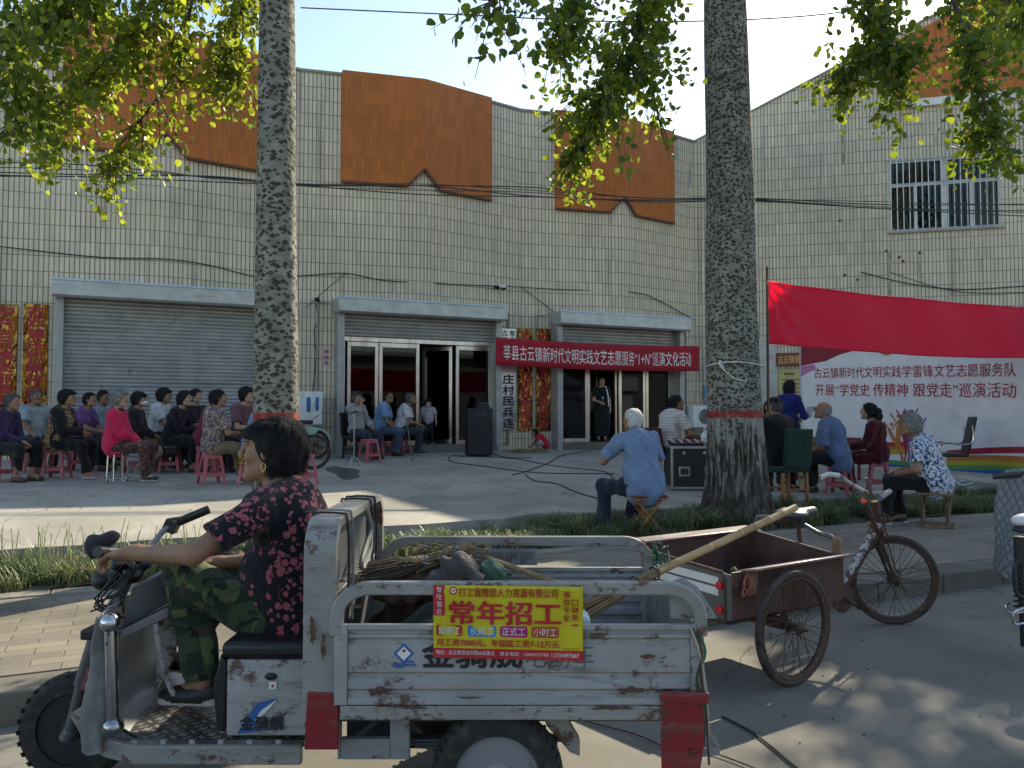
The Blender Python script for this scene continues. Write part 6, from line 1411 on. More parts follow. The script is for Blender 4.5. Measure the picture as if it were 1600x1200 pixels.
b = MB(); b.tube([(6.85, 7.27, 3.0), (6.84, 7.27, 3.06)], .018, 10); b.build('cap_ring', M_STRAW, po)
b = MB(); b.tube([(12.46, 7.33, 2.2), (12.46, 7.33, 3.2)], .015, 8); props(b.build('pole', MATS['dark_pole']), 'thin pole at the far end of the red banner by the further poplar', 'pole')
# white string round the trunk
b = MB(); tc = Vector((6.42-.02, 7.35, 0)); b.tube([tc+Vector((.335*math.cos(a), .335*math.sin(a), 2.03+.02*math.sin(a*2))) for a in [6.283*i/40 for i in range(41)]], .007, 6)
b.tube(spline([tc+Vector((-.30, -.16, 2.03)), tc+Vector((-.34, -.2, 1.97)), tc+Vector((-.22, -.27, 1.86)), tc+Vector((-.10, -.33, 1.83))], 5), .006, 5); b.tube(spline([tc+Vector((-.30, -.16, 2.03)), tc+Vector((-.38, -.2, 2.06)), tc+Vector((-.39, -.22, 2.0)), tc+Vector((-.32, -.2, 1.98))], 5), .008, 5)
props(b.build('string', M_WHITE), 'white string knotted round the stout poplar trunk', 'string')
# stage backdrop
WX = 13.05
def at_wx(x, y, wx=WX):
    a, F, Z = ray(x, y); d = c2w(a, F, Z); t = wx/d.x; return Vector((wx, d.y*t, CAMZ+Z*t))
YL, YR = at_wx(1250, 600).y, 6.3
def bd(yy, z, out=0.):
    k = (3.15-z)/2.7; return Vector((WX-out-.05*math.sin(yy*2.3+z)*k-.012*math.sin(yy*4.1-z*2.2)*k, yy, z))
BD0 = .46; m_bd = [mat('backdrop_white', (.84, .82, .85), .55, var=.05, over=[((.50, .44, .60), .7, .55, .8, (1, 1, 1))], bump=(3, .25, .03))]
def flat(n, c): return mat('print_'+n, c, .55, var=.06)
m_bd += [flat('red', (.42, .02, .05)), flat('orange', (.55, .20, .05)), flat('yellow', (.55, .42, .05)), flat('green', (.09, .33, .10)), flat('blue', (.05, .10, .42)), flat('purple', (.22, .07, .33)), flat('pink', (.55, .22, .42)), flat('deepred', (.30, .03, .05))]
b = MB(); b.grid(lambda u, v: bd(YL+(YR-YL)*u, BD0+(3.15-BD0)*v), 60, 30); bdo = b.build('stage_backdrop', m_bd[0], solid=.004); props(bdo, 'large white printed stage backdrop with red lettering and a rainbow along its foot', 'backdrop')
b = MB(); yz = lambda x, y: (lambda p: (p.y, p.z))(at_wx(x, y))
def band(xs, lo, hi, mi, out=.006):
    n = 16
    for i in range(n):
        def pt(t, f): x = xs[0]+(xs[1]-xs[0])*t; yy, z = yz(x, f(t)); return bd(yy, max(z, BD0+.005), out)
        t0, t1 = i/n, (i+1)/n; b.add([pt(t0, hi), pt(t1, hi), pt(t1, lo), pt(t0, lo)], [(0, 1, 2, 3)], mi)
for k, mi in enumerate((1, 2, 3, 4, 5)):
    up = lambda t, k=k: 704-9*math.sin(t*1.9)+k*7.5+t*10*(k > 0)+t*4; band((1478, 1640), up, lambda t, k=k: up(t)+8.5+t*2, mi)
    up2 = lambda t, k=k: 688+3*math.sin(t*2.5)+k*6+t*14*(k > 2); band((1330, 1420), up2, lambda t, k=k: up2(t)+7, mi)
# dancing ribbon figures
for (x, top, w_, mi, ln) in ((1393, 668, 7, 2, -6), (1403, 655, 8, 2, -4), (1412, 650, 8, 1, 0), (1424, 648, 9, 6, 7), (1436, 662, 7, 6, 12)):
    L_, R__ = [], []
    for i in range(13):
        t = i/12; c = x+ln*(t**1.5-0)*-.0+(1412-x)*.75*t+3*math.sin(t*5+x); hw = w_*.5*(.55+.7*math.sin(math.pi*min(1, t*1.15)))*(1-.55*t); y = top+(722-top)*t; L_.append((c-hw, y)); R__.append((c+hw, y))
    for i in range(12): b.add([bd(*yz(*L_[i+1]), .007), bd(*yz(*R__[i+1]), .007), bd(*yz(*R__[i]), .007), bd(*yz(*L_[i]), .007)], [(0, 1, 2, 3)], mi)
    b.add([bd(*yz(x+1.5+2.6*math.cos(a), top-5+3.2*math.sin(a)), .007) for a in [6.283*i/10 for i in range(10)]], [tuple(range(10))], mi)
    for sg in (-1, 1): b.add([bd(*yz(x+sg*2, top+2), .0075), bd(*yz(x+sg*9, top-10), .0075), bd(*yz(x+sg*11, top-9), .0075), bd(*yz(x+sg*3, top+5), .0075)], [(0, 1, 2, 3)], mi)
b.add([bd(*yz(x, y), .006) for x, y in ((1252, 530), (1345, 530), (1330, 549), (1312, 554), (1290, 564), (1252, 572))], [tuple(range(6))], 8)
b.add([bd(*yz(x, y), .0055) for x, y in ((1252, 573), (1272, 569), (1276, 576), (1262, 583), (1252, 588))], [tuple(range(5))], 7)
for i in range(9):
    a = R_(190+160*i/8*1.0); cx, cy = 1386, 541; p = (cx+12*math.cos(a), cy-12*math.sin(a)); n_ = (-math.sin(a)*3, -math.cos(a)*3)
    b.add([bd(*yz(cx, cy), .006), bd(*yz(p[0]+n_[0], p[1]+n_[1]), .006), bd(*yz(cx+16*math.cos(a), cy-16*math.sin(a)), .006), bd(*yz(p[0]-n_[0], p[1]-n_[1]), .006)], [(0, 1, 2, 3)], 2)
b.build('artwork', m_bd, bdo, smooth=None)
b = MB()
def brow(txt, xa, xb, yla, ylb, yra, yrb):
    y0_, y1_ = at_wx(xa, 600).y, at_wx(xb, 600).y; zl = (at_wx(xa, ylb).z, at_wx(xa, yla).z); zr = (at_wx(xb, yrb).z, at_wx(xb, yra).z)
    letters(b, txt, lambda x, y: bd(y0_+(y1_-y0_)*x, (zl[0]+(zl[1]-zl[0])*y)*(1-x)+(zr[0]+(zr[1]-zr[0])*y)*x, .014), 0, 1, 0, 1, .010)
brow('古云镇新时代文明实践学雷锋文艺志愿服务队', 1273, 1589, 575, 591, 566, 588); brow('开展“学党史 传精神 跟党走”巡演活动', 1274, 1589, 600, 618, 597, 622)
b.build('lettering', m_bd[1], bdo, smooth=None)
b = MB(); b.tube([(WX+.04, YL+.02, pz(YL)), (WX+.04, YL+.02, 3.25)], .02, 8); b.tube([(WX+.04, YL, 3.2), (WX+.04, YR, 3.2)], .02, 8); b.tube([(WX+.04, YR, .3), (WX+.04, YR, 3.25)], .02, 8); b.build('support_frame', M_GREYP, bdo)
# wall plaques
M_GOLD = G('crinkled_gold'); M_GOLD.set('Base Color', (.25, .125, .03)).set('Metallic', 1.).set('Roughness', .14); M_GOLD.bump(M_GOLD.noise(M_GOLD.co(scale=(1.6, 1, .45)), 3.2, 2, .5, .8), 1., .16); M_GOLD = M_GOLD.m
M_PLQ = mat('steel_plaque', (.60, .58, .57), .3, .9, over=[((.30, .30, .34), 1.2, .45, .65, (1, 1, 1))])
def plaque(xa, xb, ya, yb, m, txt, tm, label, split=None):
    wy = 17.2; y0 = min(fy(at_wy(xa, 600, 17.3).x), fy(at_wy(xb, 600, 17.3).x))-.03
    p, q = at_wy(xa, ya, y0), at_wy(xb, yb, y0); zt, zb_ = p.z, at_wy((xa+xb)/2, yb, y0).z
    b = MB(); b.bx(p.x, q.x, y0-.012, y0+.02, zb_, zt); o = props(b.build('plaque', m, bevel=.006), label, 'plaque', 'name boards on the hall wall')
    b = MB(); W_ = q.x-p.x; n = len(txt); h = (zt-zb_-.06)/n
    for i, ch in enumerate(txt):
        if ch == ' ': continue
        letters(b, ch, lambda x, y: Vector((x, y0-.015, y)), p.x+W_*.14, q.x-W_*.14, zt-.03-h*(i+.92), zt-.03-h*(i+.08), .032)
    if split:
        for i, ch in enumerate(split): letters(b, ch, lambda x, y: Vector((x, y0-.015, y)), p.x+W_*(.08+.48*(i % 2)), p.x+W_*(.46+.48*(i % 2)), zt-.03-.17*(i//2)-.15, zt-.03-.17*(i//2)-.01, .02)
    b.build('lettering', tm, o, smooth=None)
    return o
plaque(782, 806, 513, 672, M_PLQ, '    庄村民兵连', M_INK, 'brushed steel name board with black characters beside the middle entrance', '古莘云县')
plaque(810, 832, 513, 673, M_GOLD, '古云镇庄村便民服务站', M_REDINK, 'crinkled gold name board nearest the steel one, ending below the banner')
plaque(838, 860, 513, 673, M_GOLD, '古云镇庄村民委员会', M_REDINK, 'crinkled gold name board next to the right entrance shutter rail')
plaque(-14, 24, 474, 655, M_GOLD, '中共古云镇支部委员会', M_REDINK, 'crinkled gold board at the left edge, cut by the picture')
plaque(37, 72, 474, 655, M_GOLD, '古云镇庄村集体合作社', M_REDINK, 'crinkled gold board beside the big closed shutter')
# pink notices, blue notices, rules board
b = MB(); pk = mat('pink_notice', (.55, .25, .36), .6, over=[((.62, .50, .55), 30, .45, .55, (1, 1, 2))])
for i, (y0, y1) in enumerate(((545, 554), (556, 562), (564, 571))):
    p, q = at_wy(503, y1, fy(3.7)-.02), at_wy(526, y0, fy(3.7)-.02); b = MB(); b.bx(p.x, q.x, fy(3.7)-.03, fy(3.7)-.005, p.z, q.z); o = props(b.build('notice', pk), ['topmost', 'middle', 'lowest'][i]+' of three pink stickers on the tiles left of the middle entrance', 'sticker', 'pink stickers')
    b = MB(); z = (p.z+q.z)/2
    for k in range(5): b.bx(p.x+.06+k*.045, p.x+.095+k*.045, fy(3.7)-.034, fy(3.7)-.031, z-.025, z+.025)
    b.build('print_mark', M_REDINK, o)
for (x0_, x1_, y0_, y1_, lb_) in ((1100, 1112, 566, 592, 'pale faded paper'), (1099, 1112, 602, 622, 'blue notice'), (1101, 1112, 624, 636, 'lower blue notice')):
    p, q = at_wy(x0_, y1_, 17.35), at_wy(x1_, y0_, 17.35); b = MB(); b.bx(p.x, q.x, 17.33, 17.36, p.z, q.z); props(b.build('notice', mat('blue_paper' if 'blue' in lb_ else 'pale_paper', (.04, .22, .42) if 'blue' in lb_ else (.5, .55, .6), .6)), lb_+' on the wall between right entrance and stout poplar', 'notice')
t0, zt_ = on_wing(1216, 578); t1, zb_ = on_wing(1262, 660)
b = MB(); wbox(b, t0, t1, zb_, zt_, .03, .06); nb = props(b.build('rules_board', mat('yellow_board', (.46, .42, .16), .6)), 'pale yellow rules board on the wing wall behind the backdrop edge', 'notice board')
b = MB()
for k in range(10): wbox(b, t0+.08, t1-.1-(k % 3)*.05, zt_-.28-k*.11, zt_-.25-k*.11, .062, .064)
wbox(b, t0+.14, t0+.40, zt_-.14, zt_-.08, .062, .064); b.build('printed_line', mat('print_brown', (.22, .10, .04), .7), nb)
t0b, za = on_wing(1212, 552); _, zb2 = on_wing(1262, 572); b = MB(); wbox(b, t0b, t1, zb2, za, .04, .09); hb_ = props(b.build('header_sign', mat('header_red', (.20, .03, .03), .5)), 'dark red sign strip with gold characters above the rules board', 'sign')
b = MB(); letters(b, '古云镇便民', lambda x, y: CORN+WD*x+WN*.093+Vector((0, 0, y)), t0b+.06, t1-.05, zb2+.07, za-.07, .02); b.build('lettering', mat('gold_print', (.6, .42, .12), .5), hb_, smooth=None)
# cameras and wires
def cctv(x, y, label, dome):
    wx = at_wy(x, y, 17.2).x; yw = fy(wx); p = at_wy(x, y, yw-.20); o = empty('security_camera', p, 0, label, 'camera')
    b = MB(); b.bx(-.03, .03, .12, .195, .0, .09); b.tube([(0, .14, .06), (0, .0, .06), (0, 0, .04)], .014, 8); b.build('bracket', M_WHITE, o)
    b = MB()
    if dome: b.lathe([(.0, .06), (.05, .055), (.068, .02), (.068, -.01)], 20); b.build('housing', M_WHITE, o); b = MB(); b.ball((0, 0, -.012), .06, 16, 10); b.build('dome', M_BLACK, o)
    else: b.box((0, -.02, -.0), (.09, .17, .085), rot('X', 15)); b.build('housing', M_BLACK, o, bevel=.012); b = MB(); b.lathe([(.0, 0), (.03, 0), (.03, .012), (0, .014)], 14, (0, -.106, -.024), (0, -1, -.25)); b.build('lens', M_GLASS, o)
cctv(787, 449, 'white dome camera above the right end of the middle shutter box', True); cctv(775, 449, 'black box camera left of the white dome camera', False); cctv(495, 468, 'black camera on the tiles behind the slimmer trunk', False)
M_WIRE = mat('black_wire', (.02, .02, .022), .6)
def wire(pts, r, label, n=8, nm='cable', grp=None): b = MB(); b.tube(spline(pts, n), r, 5); return props(b.build(nm, M_WIRE), label, 'cable', grp)
rw = random.Random(21); ends = ['topmost', 'second', 'third', 'fourth', 'lowest']
for i in range(5):
    j = lambda: rw.uniform(-5, 5); d0 = i*6-10
    P = [(-160, 262+d0), (120, 268+d0*.8+j()), (330, 278+d0*.2+j()), (480, 291+d0*.25+j()), (660, 294+d0*.4+j()), (840, 301+d0*.5+j()), (1000, 309+d0*.3+j()), (1190, 312+d0*.2), (1400, 322+d0*.5+j()), (1720, 328+d0*1.1)]
    wire([at_f(x, y, 13.4+(x+160)/1880*4.3) for x, y in P], .008 if i % 2 else .0115, ends[i]+' strand of the overhead wire bundle crossing before the hall', 6, 'overhead_cable', 'overhead wire bundle')
wl = lambda pts: [at_wy(x, y, fy(at_wy(x, y, 17.2).x)-.05) for x, y in pts]
wire(wl([(-60, 378), (60, 392), (160, 402), (262, 405), (330, 415), (402, 432), (470, 431), (540, 427), (600, 438), (700, 444), (778, 447)]), .012, 'slack black cable pinned along the hall wall above the shutters')
wire(wl([(790, 447), (870, 452), (990, 457), (1030, 470), (1085, 500)]), .012, 'black cable running from the dome camera to the wall corner')
wire(wl([(812, 447), (850, 475), (880, 500)]), .009, 'thin cable dropping from the wall to the right shutter box'); wire(wl([(478, 480), (510, 452), (540, 427)]), .008, 'thin cable slanting up the tiles beside the slimmer trunk')
wire(wl([(494, 475), (496, 500), (491, 520), (494, 560), (487, 620)]), .009, 'cable hanging down from the black camera to the white cabinet')
wire([at_f(x, y, 12) for x, y in ((470, 12), (720, 23), (1000, 34), (1290, 22), (1500, -20))], .010, 'single wire against the sky above the hall')
wire([CORN+WD*t+WN*.06+Vector((0, 0, z)) for t, z in [on_wing(x, y, .06) for x, y in ((1345, 425), (1420, 443), (1500, 452), (1600, 447), (1700, 440))]], .014, 'drooping cable along the wing wall above the red banner')
wire([CORN+WD*t+WN*.06+Vector((0, 0, z)) for t, z in [on_wing(x, y, .06) for x, y in ((1390, 425), (1470, 450), (1540, 458), (1700, 452))]], .009, 'thinner cable below the drooping one on the wing wall')
# loudspeaker
lp = plaza(748, 712); sp_o = empty('loudspeaker', lp, yaw_of(-80), 'tall black loudspeaker standing before the middle entrance', 'loudspeaker')
b = MB(); b.bx(-.27, .27, -.25, .25, .02, 1.02); cb = b.build('cabinet', mat('speaker_black', (.012, .012, .013), .6), sp_o, bevel=.012)
b = MB(); b.bx(-.25, .25, .252, .262, .05, .80); b.build('grille', mat('speaker_grille', (.02, .02, .021), .8, bump=(200, .8, .004)), sp_o, bevel=.006); b = MB(); b.bx(-.14, .14, .252, .272, .83, .97); b.build('horn', M_BLACK, sp_o, bevel=.02)
b = MB(); b.bx(-.22, .04, -.12, .12, 1.025, 1.10); b.bx(-.20, .02, -.11, .11, 1.10, 1.15); o = b.build('amplifier', M_BLACK, None, bevel=.008); o.location = lp; o.rotation_euler = sp_o.rotation_euler; props(o, 'small black amplifier box lying on top of the loudspeaker', 'amplifier')
gp = lambda x, y: plaza(x, y)+Vector((0, 0, .012))
for i, (pts, lb_) in enumerate((([(745, 712), (760, 706), (780, 713), (800, 716), (830, 716)], 'cable coiled at the foot of the loudspeaker'), ([(705, 713), (730, 714), (800, 717), (860, 728), (905, 733), (945, 738), (960, 750)], 'black cable looping over the forecourt toward the mixing case'),
        ([(703, 714), (705, 722), (760, 730), (830, 739), (900, 741), (960, 741)], 'lower black cable loop on the forecourt'), ([(960, 699), (920, 705), (880, 712), (855, 725), (820, 738), (800, 743)], 'black cable running out from the right entrance'), ([(820, 741), (835, 752), (870, 757), (900, 770), (950, 785)], 'black cable trailing to the grass strip'))):
    wire([gp(*p) for p in pts], .0085, lb_, 8)
wire([Vector((p.x, p.y, .010)) for p in (at_z(905, 1128, 0), at_z(990, 1150, 0), at_z(1045, 1172, 0), at_z(1120, 1182, 0), at_z(1240, 1230, 0))], .0035, 'thin frayed cord trailing on the road behind the trike', 8, 'cord')
wire([Vector((p.x, p.y, .008)) for p in (at_z(1128, 1122, 0), at_z(1180, 1150, 0), at_z(1235, 1195, 0), at_z(1290, 1240, 0))], .0055, 'dark rope lying on the road near the trike tail', 8, 'rope')
# white cabinet, green moped wheel behind the slim trunk
p = at_wy(472, 664, 16.82); q = at_wy(504, 612, 16.82); b = MB(); b.bx(p.x-.1, q.x, 16.80, 17.1, p.z, q.z); cbx = props(b.build('cabinet', M_WHITE, bevel=.015), 'white wall cabinet with a blue label, partly behind the slimmer trunk', 'cabinet')
b = MB(); b.bx(q.x-.33, q.x-.25, 16.794, 16.799, q.z-.42, q.z-.12); b.bx(q.x-.15, q.x-.08, 16.794, 16.799, q.z-.40, q.z-.12); b.build('label', M_BLINK, cbx); b = MB(); b.prism([(-.22, -.58), (-.10, -.52), (-.06, -.46), (-.12, -.50)], (q.x, 16.794, q.z), (1, 0, 0), (0, 0, 1), (0, 1, 0), .004); b.build('swoosh', M_REDINK, cbx)
mp = plaza(492, 717); mo = empty('delivery_moped', mp, yaw_of(8)+R_(90), 'pale green moped with a covered wheel, mostly hidden by the slimmer trunk', 'moped')
spoked(mo, (0, 0, .285), .285, 0, 'rear_wheel', M_RUBBER)
M_PGREEN = mat('pale_green_paint', (.33, .45, .36), .4)
b = MB(); sweep(b, arc((0, 0, .285), .325, -15, 175, 20, (1, 0, 0), (0, 0, 1)), (0, 1, 0), .15, .02); b.build('mudguard', M_PGREEN, mo, smooth=60)
b = MB(); b.prism([(-.95, .35), (-.1, .35), (.10, .60), (-.25, .68), (-.95, .62)], (0, -.11, 0), (1, 0, 0), (0, 0, 1), (0, 1, 0), .22); b.build('body', M_PGREEN, mo, bevel=.03); b = MB(); b.bx(-.75, -.05, -.12, .12, .69, .77); b.build('seat', M_SEAT, mo, bevel=.02)
b = MB(); b.tube([(-1.0, 0, .5), (-1.1, 0, .95)], .02, 8); b.tube([(-1.1, -.3, .97), (-1.1, .3, .97)], .015, 8); b.build('handlebar', M_BLACK, mo); spoked(mo, (-1.2, 0, .285), .285, 0, 'front_wheel', M_RUBBER)
# black handlebars showing behind the seated women
for (x, y, x2, y2, f_, lb_) in ((318, 640, 300, 655, 13.6, 'parked bicycle behind the woman in the dark print top'), (398, 648, 392, 660, 13.6, 'parked bicycle behind the woman in the mauve shirt')):
    g_ = at_f(x, y, f_); o = empty('bicycle', (g_.x, g_.y, pz(g_.y)), yaw_of(200)+R_(90), lb_, 'bicycle'); hz = g_.z-pz(g_.y)
    b = MB(); b.tube(spline([(.02, -.28, hz+.02), (.0, -.18, hz+.04), (-.05, 0, hz-.03), (0, .18, hz+.04), (.02, .28, hz+.02)], 5), .014, 8); b.tube([(-.05, 0, hz-.03), (-.14, 0, .55)], .018, 8); b.build('handlebar', M_BLACK, o)
    b = MB(); b.box((.0, -.2, hz+.05), (.07, .03, .06)); b.tube([(.0, -.2, hz+.02), (.0, -.2, hz+.06)], .01, 6); b.build('mirror', M_BLACK, o, bevel=.008)
    b = MB(); b.tube([(-.14, 0, .6), (-.55, 0, .30), (-.62, 0, .75)], .016, 8); b.tube([(-.14, 0, .58), (-.6, 0, .66)], .014, 8); b.build('frame', M_BLACK, o); spoked(o, (0, 0, .3), .3, 0, 'wheel', M_RUBBER); spoked(o, (-.98, 0, .3), .3, 0, 'wheel', M_RUBBER)
# air conditioner
p = at_wy(1076, 668, 16.9); q = at_wy(1114, 634, 16.9); acu = empty('air_conditioner', ((p.x+q.x)/2+.12, 16.95, p.z), 0, 'white outdoor air conditioner unit on a ledge beside the right entrance', 'air conditioner'); W_, H_ = .42, q.z-p.z
b = MB(); b.bx(-W_, W_, -.14, .14, 0, H_); b.build('casing', M_WHITE, acu, bevel=.012)
b = MB()
for r in (.05, .09, .13, .17, .20): b.tube([(-.06+r*math.cos(a), -.148, H_/2+r*math.sin(a)) for a in [6.283*i/28 for i in range(29)]], .006, 5)
b.build('fan_guard', M_GREYP, acu); b = MB(); b.lathe([(0, 0), (.205, 0), (.205, .006), (0, .006)], 28, (-.06, -.147, H_/2), (0, 1, 0)); b.build('fan_opening', mat('fan_dark', (.10, .10, .10), .8), acu)
b = MB(); b.bx(-W_, W_, -.16, .4, -.20, -.004); props(b.build('ledge', M_KERB), kind='structure') if False else b.build('ledge', M_KERB, acu)
# ---------------------------------------------------------------- furniture
M_PINK = mat('pink_plastic', (.46, .105, .125), .42, var=.10, over=[((.40, .16, .15), 6, .55, .8, (1, 1, 1))]); M_PINK2 = mat('rose_plastic', (.36, .075, .11), .42, var=.1)
M_WOOD = mat('worn_wood', (.20, .13, .075), .7, over=[((.09, .055, .03), 14, .45, .65, (1, 1, .15))]); M_OWOOD = mat('orange_wood', (.34, .15, .05), .5, over=[((.2, .08, .025), 20, .45, .65, (1, 1, .15))])
def make_stool(m):
    r = empty('plastic_stool', (0, 0, 0)); h = .44
    b = MB(); b.bx(-.125, .125, -.125, .125, h-.03, h); b.build('seat', m, r, bevel=.02)
    for sx in (-1, 1):
        for sy in (-1, 1):
            b = MB(); a = [(sx*.118, sy*.118), (sx*.07, sy*.118), (sx*.118, sy*.07)]; c = [(sx*.172, sy*.172), (sx*.128, sy*.172), (sx*.172, sy*.128)]
            t = .014; V = []
            for (tp, z) in ((a, h-.03), (c, 0)): V += [(tp[0][0], tp[0][1], z), (tp[1][0], tp[1][1], z), (tp[1][0], tp[1][1]-sy*t, z), (tp[0][0]-sx*t, tp[0][1]-sy*t, z), (tp[2][0]-sx*t, tp[2][1], z), (tp[2][0], tp[2][1], z)]
            f = [(i, (i+1) % 6, (i+1) % 6+6, i+6) for i in range(6)]+[(0, 5, 4, 3, 2, 1), (6, 7, 8, 9, 10, 11)]
            if sx*sy < 0: f = [tuple(reversed(q)) for q in f]
            b.add(V, f); b.build('leg', m, r, bevel=.004)
    b = MB(); z = .14; e = .152
    for (p, q) in (((-e, -e), (e, -e)), ((e, -e), (e, e)), ((e, e), (-e, e)), ((-e, e), (-e, -e))): b.bar((p[0]*.93, p[1]*.93, z), (q[0]*.93, q[1]*.93, z), .012, .055)
    b.build('apron', m, r); b = MB()
    for (p, q) in (((-1, -1), (1, -1)), ((1, -1), (1, 1)), ((1, 1), (-1, 1)), ((-1, 1), (-1, -1))): e = .112; b.bar((p[0]*e, p[1]*e, h-.05), (q[0]*e, q[1]*e, h-.05), .012, .045)
    b.build('seat_rim', m, r); return r
_st = {}
def stool(loc, rz, label, m=None):
    m = m or M_PINK
    if m.name not in _st: o = _st[m.name] = make_stool(m)
    else: o = copy_tree(_st[m.name])
    o.location = loc; o.rotation_euler = (0, 0, rz); props(o, label, 'stool', 'pink plastic stools'); return o
def folding_stool(loc, rz, label, m, cloth_m=None, h=.40, w_=.36):
    r = empty('folding_stool', loc, rz, label, 'stool'); 
    for y in (-.13, .13):
        for s_ in (-1, 1):
            b = MB(); b.bar((s_*.17, y+s_*.014, 0.015), (-s_*.13, y+s_*.014, h-.03), .03, .022, (0, 1, 0)); b.build('leg', m, r, bevel=.003)
    for s_ in (-1, 1):
        b = MB(); b.bx(s_*.17-.025, s_*.17+.025, -.19, .19, 0, .03); b.build('foot_bar', m, r, bevel=.004)
    b = MB()
    for i in range(5): b.bx(-.17+i*.07, -.108+i*.07, -.19, .19, h-.03, h-.005)
    b.build('seat', m, r, bevel=.004)
    if cloth_m: b = MB(); b.bx(-.19, .19, -.2, .2, h-.003, h+.022); b.build('cushion', cloth_m, r, bevel=.01)
    return r
def chair(loc, rz, label, seatm, legm, h=.45, bh=.48, wd=.42, tilt=8):
    r = empty('chair', loc, rz, label, 'chair'); b = MB(); b.bx(-wd/2, wd/2, -.20, .21, h-.07, h); b.build('seat', seatm, r, bevel=.02)
    b = MB(); b.box((0, -.215-bh*.5*math.sin(R_(tilt)), h+bh/2), (wd*.96, .045, bh), rot('X', tilt)); b.build('backrest', seatm, r, bevel=.018)
    for sx in (-1, 1):
        for sy in (-1, 1): b = MB(); b.bar((sx*(wd/2-.03), sy*.18, 0), (sx*(wd/2-.04), sy*.17, h-.07), .04, .04, (0, 1, 0)); b.build('leg', legm, r, bevel=.004)
    for y in (.17, -.17): b = MB(); b.bar((-wd/2+.04, y, .18), (wd/2-.04, y, .18), .025, .025); b.build('stretcher', legm, r)
    return r
# mixing case with its top gear
ml = plaza(1085, 762); ml = at_f(1088, 762, 12.0); ml.z = pz(ml.y); case = empty('flight_case', ml, yaw_of(90)-R_(0), 'black flight case with aluminium edges standing left of the stout poplar', 'flight case')
b = MB(); cw_, cd_, ch_ = .42, .30, .62; b.bx(-cw_, cw_, -cd_, cd_, .03, ch_); b.build('body', mat('case_black', (.014, .014, .015), .5), case)
b = MB()
for x in (-cw_, cw_):
    for y in (-cd_, cd_): b.bar((x, y, .03), (x, y, ch_), .035, .035, (0, 1, 0))
for z in (.03, ch_):
    for y in (-cd_, cd_): b.bar((-cw_, y, z), (cw_, y, z), .035, .035)
    for x in (-cw_, cw_): b.bar((x, -cd_, z), (x, cd_, z), .035, .035)
b.build('edge_profile', mat('aluminium', (.45, .45, .46), .35, .9), case, bevel=.004)
for x in (-.24, .14):
    b = MB(); b.bx(x-.08, x+.08, -cd_-.012, -cd_-.002, .20, .34); hh = b.build('recessed_handle', mat('aluminium', ()), case, bevel=.006); b = MB(); b.bx(x-.06, x+.06, -cd_-.014, -cd_-.0125, .225, .315); b.build('recess', M_BLACK, hh)
for x in (-.25, .05, .3):
    b = MB(); b.lathe([(0, 0), (.028, 0), (.024, .012), (0, .014)], 12, (x, -cd_-.018, .54), (0, -1, 0)); b.build('butterfly_latch', MATS['aluminium'], case)
b = MB(); b.box((-.15, .02, ch_+.05), (.46, .36, .05), rot('X', 6))
for i in range(11):
    for j in range(4): b.tube([(-.35+i*.04, -.12+j*.08, ch_+.062+j*.008), (-.35+i*.04, -.12+j*.08, ch_+.09+j*.008)], .008, 6, 1+i % 3)
o = b.build('mixing_desk', [M_BLACK, M_WHITE, M_REDINK, M_BLINK], None); o.location = ml; o.rotation_euler = case.rotation_euler; props(o, 'low audio mixing desk lying on the flight case', 'mixing desk')
T = Blob(); T.ell((.20, .02, ch_+.13), (.12, .07, .10), None, .03); T.cone((.16, 0, ch_+.18), (.13, 0, ch_+.25), .035, .02, .03); T.cone((.24, 0, ch_+.18), (.28, 0, ch_+.23), .035, .02, .03); o = T.mesh(.008, 'plastic_bag', mat('white_bag', (.62, .65, .68), .35), None, .014, 5, wfreq=(50, 50, 50)); o.location = ml; o.rotation_euler = case.rotation_euler; props(o, 'white plastic carrier bag sitting on the flight case', 'bag')
b = MB(); b.lathe([(.0, 0), (.03, 0), (.036, .10), (.033, .10), (.028, .006)], 14, (-.14, .22, ch_+.08)); o = b.build('paper_cup', mat('cup', (.42, .33, .24), .5), None); o.location = ml; o.rotation_euler = case.rotation_euler; props(o, 'brown paper cup at the back of the mixing desk', 'cup')
# maroon table, gong, office chair, green chair
tl = at_f(1286, 740, 13.6); tl.z = pz(tl.y); tb = empty('table', tl, yaw_of(90), 'dark red table standing before the stage backdrop', 'table'); M_DKRED = mat('dark_red_board', (.13, .02, .03), .5)
b = MB(); b.bx(-.56, .56, -.25, .25, .66, .70); b.build('tabletop', M_DKRED, tb, bevel=.006); b = MB(); b.bx(-.55, .55, -.245, -.225, .28, .658); b.build('front_board', M_DKRED, tb)
for sx in (-1, 1):
    for sy in (-1, 1): b = MB(); b.bx(sx*.52-.02, sx*.52+.02, sy*.21-.02, sy*.21+.02, 0, .66); b.build('leg', M_DKRED, tb)
b = MB(); b.bx(-.12, .1, -.1, .08, .703, .712); o = b.build('paper_sheet', mat('paper', (.6, .6, .58), .7)); o.location = tl; o.rotation_euler = tb.rotation_euler; props(o, 'white paper sheet lying on the dark red table', 'paper')
gl = at_f(1258, 742, 12.6); gl.z = pz(gl.y); gg = empty('gong', gl, yaw_of(95), 'bronze gong on a yellow upright between capped man and bald man', 'gong')
b = MB(); b.lathe([(0, .03), (.05, .03), (.06, .012), (.19, .0), (.205, -.01), (.205, -.05), (.198, -.05), (.19, -.012)], 36, (0, 0, .62), (0, -1, 0)); b.build('disc', mat('bronze', (.20, .14, .07), .4, .8, over=[((.08, .06, .04), 6, .45, .65, (1, 1, 1))]), gg)
